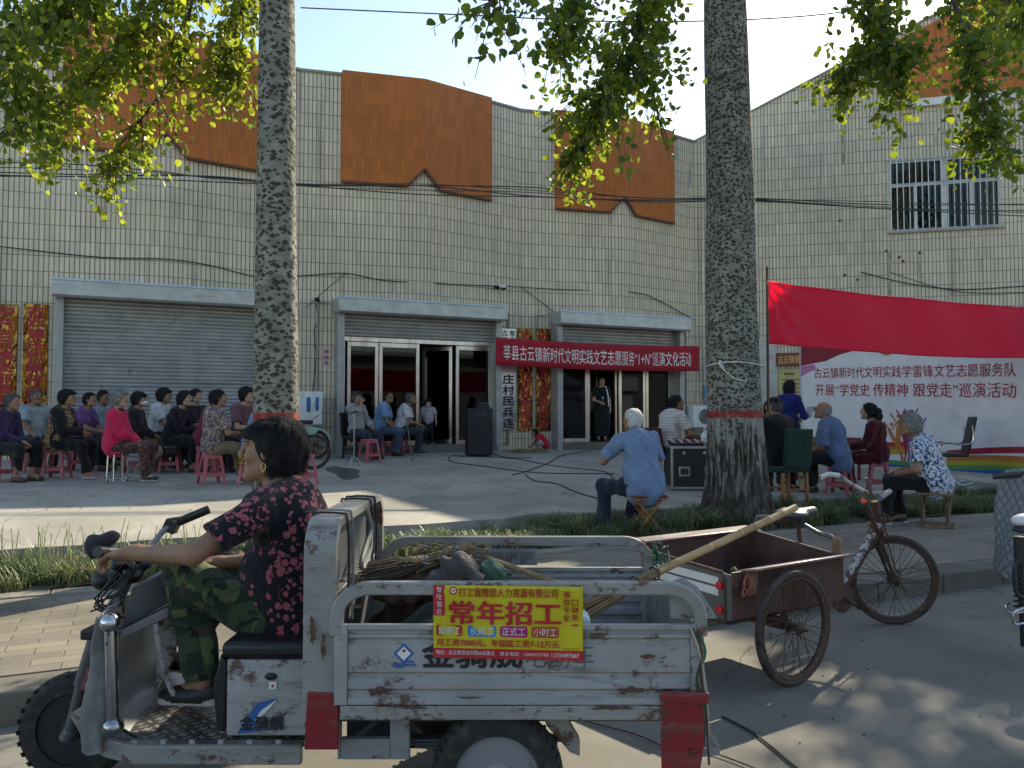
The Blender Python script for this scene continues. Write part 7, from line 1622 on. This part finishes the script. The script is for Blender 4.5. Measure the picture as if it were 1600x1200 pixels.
b = MB(); b.tube([(-.10, -.03, 0), (-.10, -.03, .88)], .015, 8); b.tube([(-.10, -.03, .86), (.12, -.03, .86)], .008, 8); b.tube([(-.25, 0, .01), (.2, 0, .01)], .015, 8); b.build('stand', mat('yellow_rod', (.55, .38, .05), .5), gg)
ol = at_f(1488, 752, 13.2); ol.z = pz(ol.y); oc = empty('office_chair', ol, yaw_of(165), 'black mesh office chair with chrome arms before the rainbow print', 'chair')
b = MB(); b.box((0, -.26, .80), (.44, .035, .60), rot('X', 12)); b.build('backrest', M_BLACK, oc, bevel=.015); b = MB(); b.bx(-.23, .23, -.20, .24, .44, .50); b.build('seat', M_BLACK, oc, bevel=.02)
for sx in (-1, 1): b = MB(); b.tube(spline([(sx*.25, -.25, .95), (sx*.25, -.22, .66), (sx*.25, .18, .66), (sx*.25, .22, .50), (sx*.22, .0, .03), (sx*.22, -.25, .03)], 5), .014, 8); b.build('cantilever_frame', M_CHROME, oc)
# sandwich of small things: crutch, litter, bin scraps
cl = plaza(553, 727); b = MB(); b.tube([(0, 0, .12), (0, 0, .96)], .013, 10); cr = b.build('crutch', mat('crutch_alu', (.42, .42, .43), .4, .8), None); cr.location = cl; props(cr, 'grey metal walking stick with four feet beside the man in the black cap', 'walking stick')
b = MB(); b.tube(spline([(0, 0, .95), (.0, 0, .985), (.05, .0, .985), (.09, 0, .975)], 4), .014, 8); b.build('handle', M_BLACK, cr)
b = MB()
for (x, y) in ((.12, .08), (-.12, .08), (.1, -.1), (-.1, -.1)): b.tube(spline([(0, 0, .15), (x*.6, y*.6, .11), (x, y, .0)], 4), .010, 6)
b.build('foot', MATS['crutch_alu'], cr)
b = MB(); rk = random.Random(13)
for i in range(60):
    p = at_wy(822+rk.uniform(-22, 26), 705, 16.55+rk.uniform(-.3, .35)); p.z = pz(p.y); b.tube(spline([p+Vector((rk.uniform(-.15, .15), rk.uniform(-.1, .1), rk.uniform(.005, .06))) for _ in range(3)], 3), rk.uniform(.004, .012), 4)
props(b.build('brushwood', M_STRAW), 'scattered sticks on the ground in front of the squatting boy', 'brushwood', kind='stuff')
b = MB()
for i in range(18):
    p = at_z(rk.uniform(1130, 1600), rk.uniform(900, 1190), 0); s_ = rk.uniform(.0025, .007); b.box(p+Vector((0, 0, .004)), (s_, s_*1.4, .006), rot('Z', rk.uniform(0, 180)))
for i in range(70):
    p = plaza(rk.uniform(0, 1000), rk.uniform(725, 800)); s_ = rk.uniform(.006, .016); b.box(p+Vector((0, 0, .005)), (s_, s_*1.6, .006), rot('Z', rk.uniform(0, 180)))
props(b.build('litter', M_TRIM), 'tiny dead leaves and grit scattered over road and forecourt', 'litter', kind='stuff')
for (x, y, lb_) in ((1455, 775, 'white crumpled tissue in the grass behind the folding stool'), (1180, 832, 'pale crumpled paper at the foot of the stout poplar')):
    p = at_z(x, y, .20); T = Blob()
    for k in range(4): T.ell((rk.uniform(-.03, .03), rk.uniform(-.03, .03), .02+rk.uniform(0, .02)), (.035, .03, .02), None, .01)
    o = T.mesh(.007, 'crumpled_paper', mat('paper', (.6, .6, .58), .7), None, .008, 3, wfreq=(90, 90, 90)); o.location = p; props(o, lb_, 'paper scrap')
# ================================================================ clothes with patterns, then everyone in the picture
def pat(name): 
    g = G(name); return g, g.co()
def finish(g, col, v): g.set('Base Color', col).set('Roughness', .85).set('Specular IOR Level', .2).set('Sheen Weight', .12); g.bump(g.math('ADD', g.math('MULTIPLY', g.noise(v, 260, 2), .25), g.noise(g.co(scale=(1, 1, .45), rotz=(.3, .2, 0)), 15, 4, .55, 1.4)), .8, .02); return g.m
def vor(g, v, sc, lo, hi, thr=.0, rnd=1.):
    wv = g.n('ShaderNodeVectorMath', {0: v, 1: g.n('ShaderNodeVectorMath', {0: g.n('ShaderNodeTexNoise', {'Vector': v, 'Scale': sc*1.7, 'Detail': 2}).outputs['Color'], 3: .55/sc}, operation='SCALE').outputs[0]}).outputs[0]
    o = g.n('ShaderNodeTexVoronoi', {'Vector': wv, 'Scale': sc, 'Randomness': rnd}).outputs
    return g.math('MULTIPLY', g.math('SUBTRACT', 1, g.step(o['Distance'], lo, hi)), g.math('GREATER_THAN', g.sep(o['Color'])[0], thr))
g, v = pat('flowered_black_cloth')
dens = g.step(g.noise(g.co(loc=(2, 1, 0)), 4.0, 2), .36, .60)
fl = g.math('MAXIMUM', g.math('MULTIPLY', vor(g, v, 30, .38, .42, .60), g.math('ADD', .50, dens)), g.math('MULTIPLY', vor(g, v, 52, .40, .46, .52), dens)); fl = g.math('GREATER_THAN', fl, .45)
ste = g.math('MULTIPLY', g.math('LESS_THAN', g.math('ABSOLUTE', g.math('SUBTRACT', g.noise(g.co(loc=(5, 5, 5)), 12, 1), .5)), .006), g.math('GREATER_THAN', g.noise(g.co(loc=(8, 1, 2)), 16, 1), .55)); fl = g.math('MAXIMUM', fl, ste)
big = vor(g, g.co(loc=(.3, .1, .2)), 13, .25, .28, .82); fl = g.math('MAXIMUM', fl, g.math('MULTIPLY', big, g.step(g.noise(v, 70, 2), .38, .42)))
P_FLOWER = finish(g, g.mix(fl, (.010, .010, .014), g.mix(g.noise(v, 40, 2), (.30, .065, .085), (.42, .12, .14))), v)
g, v = pat('camouflage_cloth'); vv = g.co(scale=(1, 1, 1.0))
c = g.mix(g.math('GREATER_THAN', g.noise(vv, 9, 2, .5, .8), .51), (.016, .032, .018), (.036, .062, .028)); c = g.mix(g.math('GREATER_THAN', g.noise(g.co(loc=(4, 2, 1)), 10, 2, .5, .8), .56), c, (.095, .115, .045)); c = g.mix(g.math('GREATER_THAN', g.noise(g.co(loc=(1, 7, 3)), 11, 2, .5, .8), .58), c, (.012, .014, .012)); c = g.mix(g.math('GREATER_THAN', g.noise(g.co(loc=(9, 3, 5)), 10, 2, .5, .8), .61), c, (.06, .045, .028))
P_CAMO = finish(g, c, v)
g, v = pat('checked_tan_cloth'); s = g.sep(v)
ln = lambda a, p: g.math('GREATER_THAN', g.math('ABSOLUTE', g.math('SUBTRACT', g.math('FRACT', g.math('DIVIDE', a, p)), .5)), .44)
P_CHECK = finish(g, g.mix(g.math('MAXIMUM', ln(s[2], .075), g.math('MAXIMUM', ln(s[0], .075), g.math('MULTIPLY', ln(s[1], .075), 1))), (.36, .20, .10), (.03, .018, .014)), v)
def splat(name, base, cols, sc):
    g, v = pat(name); c = base
    for i, (cc, th) in enumerate(cols): c = g.mix(g.math('GREATER_THAN', g.noise(g.co(loc=(i*3.1, i*1.7, i*5.3)), sc*(1+.15*i), 3, .55, 2.2), th), c, cc)
    return finish(g, c, v)
P_PAISLEY = splat('paisley_cloth', (.30, .22, .18), [((.02, .018, .03), .52), ((.22, .06, .07), .58), ((.10, .08, .16), .57), ((.50, .45, .38), .58), ((.015, .012, .02), .60)], 17)
P_PANTS = splat('flowered_brown_cloth', (.035, .016, .022), [((.22, .10, .07), .57), ((.38, .26, .17), .62), ((.10, .03, .05), .6)], 26)
P_DARKPRINT = splat('dark_print_cloth', (.012, .010, .014), [((.09, .035, .06), .60), ((.16, .14, .15), .66)], 30)
P_BAG = splat('orange_print_cloth', (.03, .02, .015), [((.55, .22, .03), .53), ((.50, .40, .08), .6)], 30)
g, v = pat('feather_print_cloth')
st = g.math('MULTIPLY', g.step(g.noise(g.co(scale=(1, .35, .35), rotz=(0, .5, .3)), 70, 1, .5, .3), .53, .56), 1); st2 = g.step(g.noise(g.co(scale=(1, .35, .35), rotz=(0, -.5, .3), loc=(3, 3, 3)), 70, 1, .5, .3), .57, .59)
P_FEATHER = finish(g, g.mix(st2, g.mix(st, (.62, .64, .68), (.10, .17, .36)), (.025, .035, .10)), v)
g, v = pat('pale_stripe_cloth'); s = g.sep(v); P_STRIPE = finish(g, g.mix(g.math('GREATER_THAN', g.math('FRACT', g.math('MULTIPLY', s[2], 22)), .62), (.58, .55, .54), (.42, .38, .38)), v)
g, v = pat('child_stripe_cloth'); s = g.sep(v); P_KID = finish(g, g.mix(g.math('GREATER_THAN', g.math('FRACT', g.math('MULTIPLY', s[2], 26)), .55), (.55, .53, .55), (.16, .15, .18)), v)
BLK = C('black', .011, .011, .013); NAVY = C('navy', .018, .024, .045); JEAN = C('jeans', .06, .10, .16); DENIMD = C('dark_denim', .028, .036, .058); KHAKI = C('khaki', .24, .18, .12); BEIGE = C('beige', .36, .28, .20)
WHT = C('white_cotton', .62, .62, .64); LBL = C('light_blue', .18, .31, .50); PURP = C('dark_purple', .040, .022, .075); MAUV = C('mauve', .16, .075, .085); CRIM = C('crimson', .20, .018, .05); PINKR = C('pink_red', .60, .018, .085); MARN = C('maroon', .075, .008, .016)
LILAC = C('purple_top', .15, .06, .20); SLATE = C('slate_shirt', .27, .33, .36); COBALT = C('cobalt', .012, .022, .16); GREYS = C('grey_shirt', .33, .31, .30); BSHIRT = C('blue_grey_shirt', .17, .25, .40); MIDBLUE = C('washed_blue', .105, .17, .30); REDK = C('kid_red', .46, .015, .035); TANK = C('grey_tank', .36, .36, .37)
SH_BLK = [mat('shoe_black', (.014, .013, .013), .5), mat('shoe_sole_pale', (.45, .43, .40), .7)]; SH_DK = [MATS['shoe_black'], MATS['shoe_black']]; SH_BRN = [mat('shoe_brown', (.075, .03, .028), .6), MATS['shoe_black']]; SH_PNK = [mat('shoe_pink', (.34, .13, .15), .6), MATS['shoe_sole_pale']]; SH_TAN = [mat('shoe_tan', (.30, .23, .17), .6), MATS['shoe_sole_pale']]; SH_GRY = [mat('shoe_grey', (.14, .10, .10), .7), MATS['shoe_sole_pale']]
rz_ = random.Random(31)
def S(x, y, phi, label, st=None, seat=.42, **k):
    loc = plaza(x, y)
    if st: stool((loc.x, loc.y, loc.z), yaw_of(phi)+rz_.uniform(-.25, .25), st, k.pop('stm', None))
    k['lean'] = k.get('lean', 8)+rz_.uniform(-4, 5); hd = k.get('head', (0, 0)); k['head'] = (hd[0]+rz_.uniform(-12, 12), hd[1]+rz_.uniform(-7, 4))
    return person(label, loc, phi+rz_.uniform(-6, 6), seat=seat, **k)
lap = lambda dx=.0, f=.33, z=.60: [(-.05+dx, f, z), (.05+dx, f+.03, z+.01)]
# ---- seated audience on the left
S(-4, 752, 4, 'grey haired old woman in a dark purple jacket and black trousers at the left edge', 'pink stool under the old woman in the purple jacket', shirt=PURP, sleeve='long', legs=BLK, leglen='crop', hair='short', hm=H_SALT, shoe=SH_BRN, lean=16, fem=True, collar=True, hump=.035, feet=[(-.12, .42, 0), (.10, .32, 0)], hands=lap(.02, .36, .56), sk=SK_TAN)
S(52, 737, -38, 'old man with cropped hair in an open pale blue shirt over a grey vest', 'pink stool under the old man in the open pale shirt', seat=.44, s=1.02, shirt=SLATE, vest=TANK, sleeve='short', legs=BLK, hair='crop', hm=H_SALT, shoe=SH_DK, sk=SK_DARK, lean=4, hands=[(-.16, .33, .60), (.14, .36, .58)], head=(-10, 0))
S(88, 747, 2, 'woman in a tan checked vest over black sleeves, weaving straw', 'pink stool under the woman in the checked vest', seat=.44, s=1.04, shirt=BLK, vest=P_CHECK, sleeve='long', legs=BLK, hair='bob', shoe=SH_PNK, fem=True, lean=12, feet=[(-.12, .40, 0), (.12, .52, 0)], hands=lap(.0, .36, .68))
S(126, 735, 0, 'woman with short black hair in a purple top looking down at her hands', 'pink stool under the woman in the purple top', shirt=LILAC, legs=BLK, hair='short', shoe=SH_DK, fem=True, lean=12, head=(0, -12), hands=lap(.0, .36, .62))
S(152, 727, -18, 'man with short black hair in an open slate blue shirt by the shutter', 'pink stool under the man in the slate blue shirt', s=1.04, shirt=SLATE, collar=True, neckcut=.25, legs=NAVY, hair='crop', hm=H_BLACK, shoe=SH_DK, sk=SK_DARK, lean=8, head=(6, 0))
r6, j6 = S(180, 752, 2, 'grey haired woman in a bright pink cardigan and flowered trousers', None, seat=.43, s=1.04, shirt=PINKR, sleeve='long', legs=P_PANTS, leglen='long', hair='perm', hm=H_GREY, shoe=SH_BLK, fem=True, lean=2, belly=.03, wd=1.06, sk=SK_PALE, feet=[(-.10, .40, 0), (.11, .46, 0)], hands=lap(.04, .30, .58))
T = Blob(); cN = j6['N']; [T.cone(cN+Vector((.065*math.cos(a), .06*math.sin(a)+.01, .02-.02*math.sin(a))), cN+Vector((.065*math.cos(a+.5), .06*math.sin(a+.5)+.01, .02-.02*math.sin(a+.5))), .020, .020, .01) for a in [i*.5 for i in range(13)]]; T.mesh(.009, 'scarf', P_DARKPRINT, r6, .003, 2)
def wire_stool(loc, rz):
    r = empty('wire_stool', loc, rz, 'round stool on bent steel rods with a red cushion under the pink cardigan woman', 'stool'); b = MB()
    b.lathe([(0, .40), (.16, .40), (.175, .415), (.175, .44), (.15, .452), (0, .455)], 28); b.build('cushion', mat('red_cushion', (.50, .03, .06), .7), r)
    for k in range(8):
        a = R_(45*k+10); b = MB(); b.tube([(.135*math.cos(a), .135*math.sin(a), .40), (.155*math.cos(a), .155*math.sin(a), .01)], .0065, 6); b.build('rod', M_CHROME, r)
    for rr_, z in ((.155, .01), (.135, .395), (.175, .05)): b = MB(); b.tube([(rr_*math.cos(a), rr_*math.sin(a), z) for a in [6.283*i/32 for i in range(32)]], .0065, 6, closed=True); b.build('ring', M_CHROME, r)
wire_stool(plaza(183, 752), .3)
r7, j7 = S(208, 738, 8, 'person in a white face mask and dark print top behind the pink cardigan', 'pink stool under the masked woman behind the pink cardigan', s=1.02, shirt=P_DARKPRINT, sleeve='long', legs=BEIGE, hair='bob', shoe=SH_TAN, fem=True, lean=4, feet=[(-.1, .3, 0), (.14, .1, 0)])
T = Blob(); hp, HM = j7['hp'], j7['HM']; T.ell(hp(0, .055, -.045), (.064, .066, .052), HM, .01); T.ell(hp(0, .095, -.04), (.03, .035, .05), HM, .02); T.mesh(.008, 'face_mask', mat('mask_white', (.60, .66, .72), .8), r7, cuts=[(hp(0, 0, -.0), HM @ Vector((0, .2, 1))), (hp(0, .0, -.05), HM @ Vector((0, -1, .0)))])
S(243, 731, 0, 'woman in a white collared short sleeve shirt before the big shutter', 'pink stool under the woman in the white shirt', s=1.07, seat=.45, shirt=WHT, collar=True, legs=BLK, hair='bob', shoe=SH_DK, fem=True, lean=6, hands=lap(.0, .40, .60))
r9, j9 = S(266, 737, 4, 'woman with long wavy hair in black with a handbag on her stool', 'pink stool with the black handbag hanging at its side', s=1.06, seat=.44, shirt=C('black_velvet', .014, .008, .018), sleeve='long', legs=BLK, hair='long', shoe=SH_DK, fem=True, lean=14, hands=lap(.0, .42, .66), sk=SK_PALE)
bp_ = r9.matrix_basis @ Vector((.2, .05, .22)); T = Blob(); T.ell((0, 0, .12), (.05, .16, .10), None, .02); T.ell((0, 0, .18), (.055, .165, .05), None, .02); o = T.mesh(.009, 'handbag', mat('bag_black', (.012, .011, .012), .35), None, .003, 3); o.location = bp_; o.rotation_euler = r9.rotation_euler; props(o, 'black handbag hanging beside the wavy haired woman in black', 'handbag')
b = MB(); b.tube(spline([(0, -.13, .2), (-.02, -.1, .42), (-.02, .0, .6), (-.02, .1, .4), (0, .13, .2)], 5), .006, 6); b.build('strap', M_BLACK, o)
S(296, 728, -8, 'woman in a dark print top with a white neckline, black hair tied back', 'pink stool under the woman in the dark print top', s=1.05, seat=.45, shirt=P_DARKPRINT, sleeve='elbow', legs=BLK, hair='short', shoe=SH_DK, fem=True, lean=6, sk=SK_PALE, hands=lap(.02, .36, .66))
S(316, 739, 30, 'woman in a crimson top turned away behind the patterned blouse', 'pink stool under the woman in crimson', s=1.06, seat=.45, shirt=CRIM, sleeve='long', legs=BLK, hair='short', shoe=SH_DK, fem=True, lean=14)
r12, j12 = S(330, 756, 42, 'woman seen from behind in a patterned blouse with a white yoke and khaki trousers', 'pink stool in front, under the woman in the patterned blouse', s=1.06, seat=.45, shirt=P_PAISLEY, sleeve='short', legs=KHAKI, hair='short', shoe=SH_GRY, fem=True, lean=6, wd=1.04, sk=SK_TAN, feet=[(-.06, .50, 0), (.16, .42, 0)], hands=lap(.03, .32, .72), head=(-22, 0))
T = Blob(); N_, S_ = j12['N'], j12['S']; T.cone(S_[-1]*.82+S_[1]*.18+Vector((0, -.02, .0)), S_[1]*.82+S_[-1]*.18+Vector((0, -.02, .0)), .083, .083, .05); T.cone(N_+Vector((0, 0, .02)), S_[1]*.8+N_*.2, .068, .074, .04); T.cone(N_+Vector((0, 0, .02)), S_[-1]*.8+N_*.2, .068, .074, .04); T.mesh(.010, 'yoke', C('white_yoke', .55, .56, .56), r12, .003, 3, cuts=[(N_+Vector((0, 0, .025)), (0, .4, .92)), (S_[1]-Vector((0, 0, .05)), (0, 0, -1))])
bp_ = r12.matrix_basis @ Vector((-.25, .05, .42)); b = MB(); b.prism([(0, 0), (.20, .06), (.24, .22), (.05, .20)], (0, 0, 0), (0, 1, 0), (0, 0, 1), (1, 0, 0), .006); o = b.build('paper_fan', mat('pink_paper', (.52, .22, .22), .7)); o.location = bp_; o.rotation_euler = r12.rotation_euler; props(o, 'pink paper fan beside the woman in the patterned blouse', 'paper fan')
S(377, 737, -28, 'woman in a mauve short sleeve top with her hands folded', 'pink stool under the woman in mauve', s=1.1, seat=.46, shirt=MAUV, legs=NAVY, hair='bob', shoe=SH_DK, fem=True, lean=8, wd=1.12, belly=.02, hands=lap(.0, .30, .72), head=(8, 0), sk=SK_PALE)
S(394, 756, 10, 'person in a pale blue top and black shorts half hidden behind the driver', 'pink stool behind the driver, beside the trunk', s=1.04, seat=.45, shirt=BSHIRT, legs=BLK, leglen='short', hair='short', shoe=SH_DK, lean=14, sk=SK_PALE, hands=lap(.0, .3, .62))
pb = plaza(384, 760)+Vector((0, 0, .28)); T = Blob(); T.ell((0, 0, .12), (.11, .08, .13), None, .02); T.ell((.02, 0, .2), (.12, .09, .05), None, .02); o = T.mesh(.01, 'cloth_bag', P_BAG, None, .006, 4); o.location = pb; props(o, 'orange and black print bag behind the driver woman\'s face', 'bag')
stool(plaza(473, 757), .4, 'empty pink stool just right of the slimmer trunk behind the driver')
# ---- men and children by the middle entrance
ch_ = chair(plaza(556, 716), yaw_of(-35), 'dark chair under the man in the black cap', M_BLACK, M_BLACK)
r15, j15 = S(557, 716, -32, 'old man in a black cap and grey shirt resting his cheek on his hand', None, seat=.46, s=1.02, shirt=GREYS, sleeve='long', collar=True, legs=DENIMD, hair='short', hm=H_SALT, shoe=SH_DK, lean=-2, sk=SK_TAN, hands=[(-.13, .28, .66), (.05, .17, 1.13)], poles=[None, (.6, .4, -.8)], head=(10, -4), feet=[(-.10, .45, 0), (.12, .62, 0)])
cap_on(r15, j15, MATS['cloth_black'])
S(590, 712, -6, 'man in a light blue shirt with his head turned toward the street', 'pink stool under the man in the light blue shirt', s=1.08, seat=.46, shirt=LBL, collar=True, legs=JEAN, hair='crop', hm=H_BLACK, shoe=SH_DK, lean=16, sk=SK_DARK, head=(-55, 0), hands=[(-.1, .40, .52), (.14, .42, .56)], hump=.03)
S(624, 710, -4, 'man in a white T-shirt bent over a stick beside the glass door', 'pink stool under the man in the white T-shirt', s=1.05, seat=.45, shirt=WHT, legs=DENIMD, hair='crop', hm=H_SALT, shoe=SH_BLK, lean=20, sk=SK_DARK, head=(0, -20), hands=lap(.02, .44, .62), hump=.03)
st_ = plaza(645, 722); b = MB(); b.tube([(0, 0, 0), (-.12, .05, .85)], .012, 8); o = b.build('walking_stick', M_WOOD); o.location = st_; props(o, 'thin stick held by the man in the white T-shirt', 'stick')
stool(plaza(577, 722), .3, 'empty pink stool in front of the man in the black cap')
def onstep(x, y, wy, zz): p = at_wy(x, y, wy); p.z = zz; return p
person('small child in a striped T-shirt standing in the middle doorway', onstep(669, 690, 17.40, zs+.02), -85, seat=None, s=.60, hscale=1.42, shirt=P_KID, legs=BLK, hair='bob', shoe=SH_BLK, sk=SK_PALE, lean=0, wd=1.08, hands=[(-.20, .05, .42), (.20, .05, .42)])
r19, j19 = person('woman in a black dress holding a microphone in the right doorway', onstep(940, 688, 17.34, zs+.02), -82, seat=None, s=.98, shirt=BLK, sleeve='short', legs=BLK, skirt=.62, hair='short', shoe=SH_BRN, sk=SK_PALE, fem=True, lean=0, wd=.95, hands=[(-.22, .06, .72), (.10, .28, .98)], shirtlen=.06)
b = MB(); w_ = j19['wri'][1]; b.lathe([(.008, -.12), (.012, 0), (.014, .06), (.024, .075), (.026, .10), (.015, .12), (0, .125)], 14, w_+Vector((-.02, .07, .02)), (-.2, .3, 1)); o = b.build('microphone', MATS['aluminium']); o.location = r19.location; o.rotation_euler = r19.rotation_euler; props(o, 'microphone in the hand of the woman in the black dress', 'microphone')
b = MB(); N_, S_ = j19['N'], j19['S']; sweep(b, spline([S_[-1]*.6+N_*.4+Vector((0, -.06, .07)), S_[-1]*.6+N_*.4+Vector((0, .06, .06)), S_[-1]*.75+N_*.25+Vector((-.02, .13, -.15)), S_[-1]+Vector((-.02, .08, -.42))], 5), (1, .2, 0), .03, .006); b.build('bag_strap', M_WINK, r19)
person('person standing in the dark just inside the right doorway behind the black dress', onstep(918, 688, 18.3, zs+.02), -80, seat=None, s=.93, shirt=WHT, legs=BLK, hair='bob', shoe=SH_DK, sk=SK_PALE, fem=True)
person('small boy in a red shirt squatting by the wall to play with sticks', (lambda p: Vector((p.x, 16.62, pz(16.62))))(at_wy(853, 700, 16.62)), 186, seat=.10, s=.58, hscale=1.4, shirt=REDK, legs=C('kid_grey', .35, .34, .33), hair='crop', hm=H_BLACK, shoe=SH_BLK, lean=42, sk=SK_TAN, hands=[(-.08, .36, .12), (.10, .38, .10)], feet=[(-.10, .16, 0), (.10, .18, 0)], head=(0, -5), hump=.03)
# ---- around the mixing case
cl_ = at_f(1043, 762, 12.5); cl_.z = pz(cl_.y)
chair(cl_, yaw_of(28), 'dark maroon chair under the man at the mixing case', C('chair_maroon', .05, .014, .018), M_BLACK, .46, .42, .42, 10)
person('man in a pale striped polo shirt working at the mixing case', cl_, 26, seat=.47, s=1.08, shirt=P_STRIPE, collar=True, legs=NAVY, hair='crop', hm=H_BLACK, shoe=SH_DK, sk=SK_DARK, lean=12, head=(-18, -6), hands=[(-.02, .46, .72), (.2, .46, .74)], vox=.010, wd=1.08)
gl_ = at_z(1008, 838, .165); gl_.z = .17
folding_stool(gl_, yaw_of(100), 'orange wooden folding stool with a dotted cushion under the white haired man', M_OWOOD, splat('dotted_cloth', (.13, .05, .04), [((.5, .45, .4), .66)], 60), .42, .40)
person('white haired man in a blue shirt sitting with his back to the street', gl_, 112, seat=.45, s=1.07, shirt=BSHIRT, sleeve='short', collar=True, legs=NAVY, hair='crop', hm=H_WHITE, shoe=SH_BLK, sk=SK_TAN, lean=16, hump=.05, wd=1.10, belly=.03, vox=.008, feet=[(-.34, .30, -.0), (.10, .46, .0)], hands=[(-.16, .26, .98), (.12, .36, .62)], poles=[(-.9, -.1, -.9), None], head=(10, -4), shirtlen=.07)
# ---- right hand group
def at(x, y, f): p = at_f(x, y, f); p.z = pz(p.y); return p
gc = at(1228, 782, 10.6); chair(gc, yaw_of(112), 'green padded chair on orange wooden legs beside the stout poplar', C('green_vinyl', .012, .045, .032), M_OWOOD, .47, .50, .46, 6)
r25, j25 = person('man in a black jacket and black cap sitting with his back turned', at(1221, 775, 10.75), 112, seat=.48, s=1.05, shirt=BLK, sleeve='long', collar=True, legs=BLK, hair='crop', hm=H_SALT, shoe=SH_DK, sk=SK_TAN, lean=8, wd=1.1, head=(25, 0), hands=lap(-.1, .35, .66)); cap_on(r25, j25, MATS['cloth_black'])
person('person half hidden between the stout poplar and the capped man', at(1196, 752, 12.2), -60, seat=.45, s=1., shirt=NAVY, sleeve='long', legs=BLK, hair='short', shoe=SH_DK, sk=SK_PALE)
r26, j26 = person('woman with black hair in a cobalt blue dress standing by the backdrop edge', at(1232, 742, 13.6), 32, seat=None, s=1.0, shirt=COBALT, sleeve='long', legs=NAVY, skirt=.5, hair='long', shoe=SH_DK, sk=SK_PALE, fem=True, lean=4, head=(-10, -14), hands=[(-.12, .30, 1.02), (.08, .34, 1.04)])
b = MB(); b.box(j26['wri'][1]+Vector((0, .12, .08)), (.16, .004, .22), rot('X', -30)); o = b.build('script_sheet', MATS['paper']); o.location = r26.location; o.rotation_euler = r26.rotation_euler; props(o, 'white sheet held by the woman in cobalt blue', 'paper')
r28, j28 = S(1312, 772, 142, 'bald man with glasses in a washed blue jacket seen from behind', 'rose plastic stool under the bald man', stm=M_PINK2, seat=.42, s=1.08, shirt=MIDBLUE, sleeve='elbow', collar=True, legs=BLK, hair='bald', hm=H_GREY, shoe=SH_DK, sk=SK_TAN, lean=14, wd=1.08, hump=.04, shirtlen=.09, hands=lap(-.05, .34, .62), head=(8, -6), vox=.010)
b = MB(); hp = j28['hp']
for q in (-1, 1): b.tube([hp(q*.032+.024*math.cos(a), .106, .006+.019*math.sin(a)) for a in [6.283*i/14 for i in range(14)]], .002, 5, closed=True); b.tube([hp(q*.056, .105, .008), hp(q*.080, .01, .006)], .002, 5)
b.tube([hp(-.009, .107, .008), hp(.009, .107, .008)], .002, 5); b.build('glasses', M_BLACK, r28)
S(1374, 768, 158, 'woman in maroon with a long black ponytail sitting before the backdrop', 'rose plastic stool under the ponytail woman', stm=M_PINK2, seat=.43, s=1.02, shirt=MARN, sleeve='long', legs=MARN, hair='pony', shoe=SH_BRN, sk=SK_PALE, fem=True, lean=6, hands=lap(.0, .36, .66), vox=.010)
fl_ = at_z(1462, 822, .16); folding_stool(fl_, yaw_of(150), 'grey wooden folding stool under the woman in the feather print blouse', M_WOOD, None, .40, .38)
person('grey haired woman in a white and blue feather print blouse sitting on the pavement', fl_, 150, seat=.41, s=1.06, shirt=P_FEATHER, sleeve='short', legs=BLK, hair='perm', hm=H_GREY, shoe=SH_BLK, sk=SK_TAN, fem=True, lean=18, wd=1.12, belly=.035, hump=.04, vox=.008, feet=[(-.16, .52, 0), (.12, .36, 0)], hands=[(-.10, .36, .60), (.0, .40, .62)], head=(16, -4), shirtlen=.03)
S(1612, 742, 178, 'person in dark clothes at the right edge, cut by the picture', 'stool under the person at the right edge', stm=M_PINK2, seat=.45, s=1.0, shirt=P_DARKPRINT, sleeve='long', legs=BLK, hair='short', shoe=SH_DK, sk=SK_TAN)
# ---- the driver
dl = c2w(-.835, 3.13, 0); ph = 168
def DL(x, y, f): return Matrix.Rotation(-yaw_of(ph), 3, 'Z') @ (at_f(x, y, f)-dl)
fw = DL(0, 600, 3.1)-DL(100, 600, 3.1); fw.normalize()
rD, jD = person('woman with short black hair driving the trike in a black flowered blouse and camouflage trousers', dl, ph, seat=.575, s=.985, hscale=1.05, shirt=P_FLOWER, sleeve='short', legs=P_CAMO, hair='bob', shoe=SH_BLK, sk=SK_TAN, fem=True, lean=6, hump=.035, wd=1.06, belly=.04, vox=.0052, curl=(42, 30),
    hands=[DL(208, 864, 2.88), DL(335, 880, 3.30)], poles=[(-.7, -.1, -.45), (.4, -.2, -.9)], hdir=[(fw*1.0+Vector((0, 0, -.10)), Vector((0, -.35, -1)), (1, 0, .1)), None],
    feet=[DL(318, 1100, 2.99), DL(300, 1050, 3.42)], shirtlen=.05, wob=.010, head=(13, -3), toe=[(-.12, 1, 0), (.1, 1, 0)], strands=3800)
b = MB(); hp = jD['hp']; p = hp(-.083, .0, -.045); b.tube([p+Vector((0, .010*math.cos(a), -.012+.014*math.sin(a))) for a in [6.283*i/12 for i in range(13)]], .0022, 6); b.ball(p+Vector((0, 0, -.03)), .006, 8, 6); b.build('earring', mat('gold_earring', (.75, .5, .2), .25, 1.), rD)
# muff on the near grip
T = Blob(); P1 = TL(158, 856, 2.90); T.ell(P1+Vector((-.045, .05, .0)), (.028, .065, .045), None, .02); T.ell(P1+Vector((-.01, .09, .025)), (.036, .04, .024), None, .03); T.ell(P1+Vector((.01, .0, -.02)), (.040, .07, .05), None, .01, sub=True)
o = T.mesh(.007, 'hand_muff', M_MUFF, None, .006, 3, wfreq=(50, 50, 50)); o.location = trike.location; o.rotation_euler = trike.rotation_euler; props(o, 'dark cloth hand cover slipped over the near handlebar grip', 'hand cover')
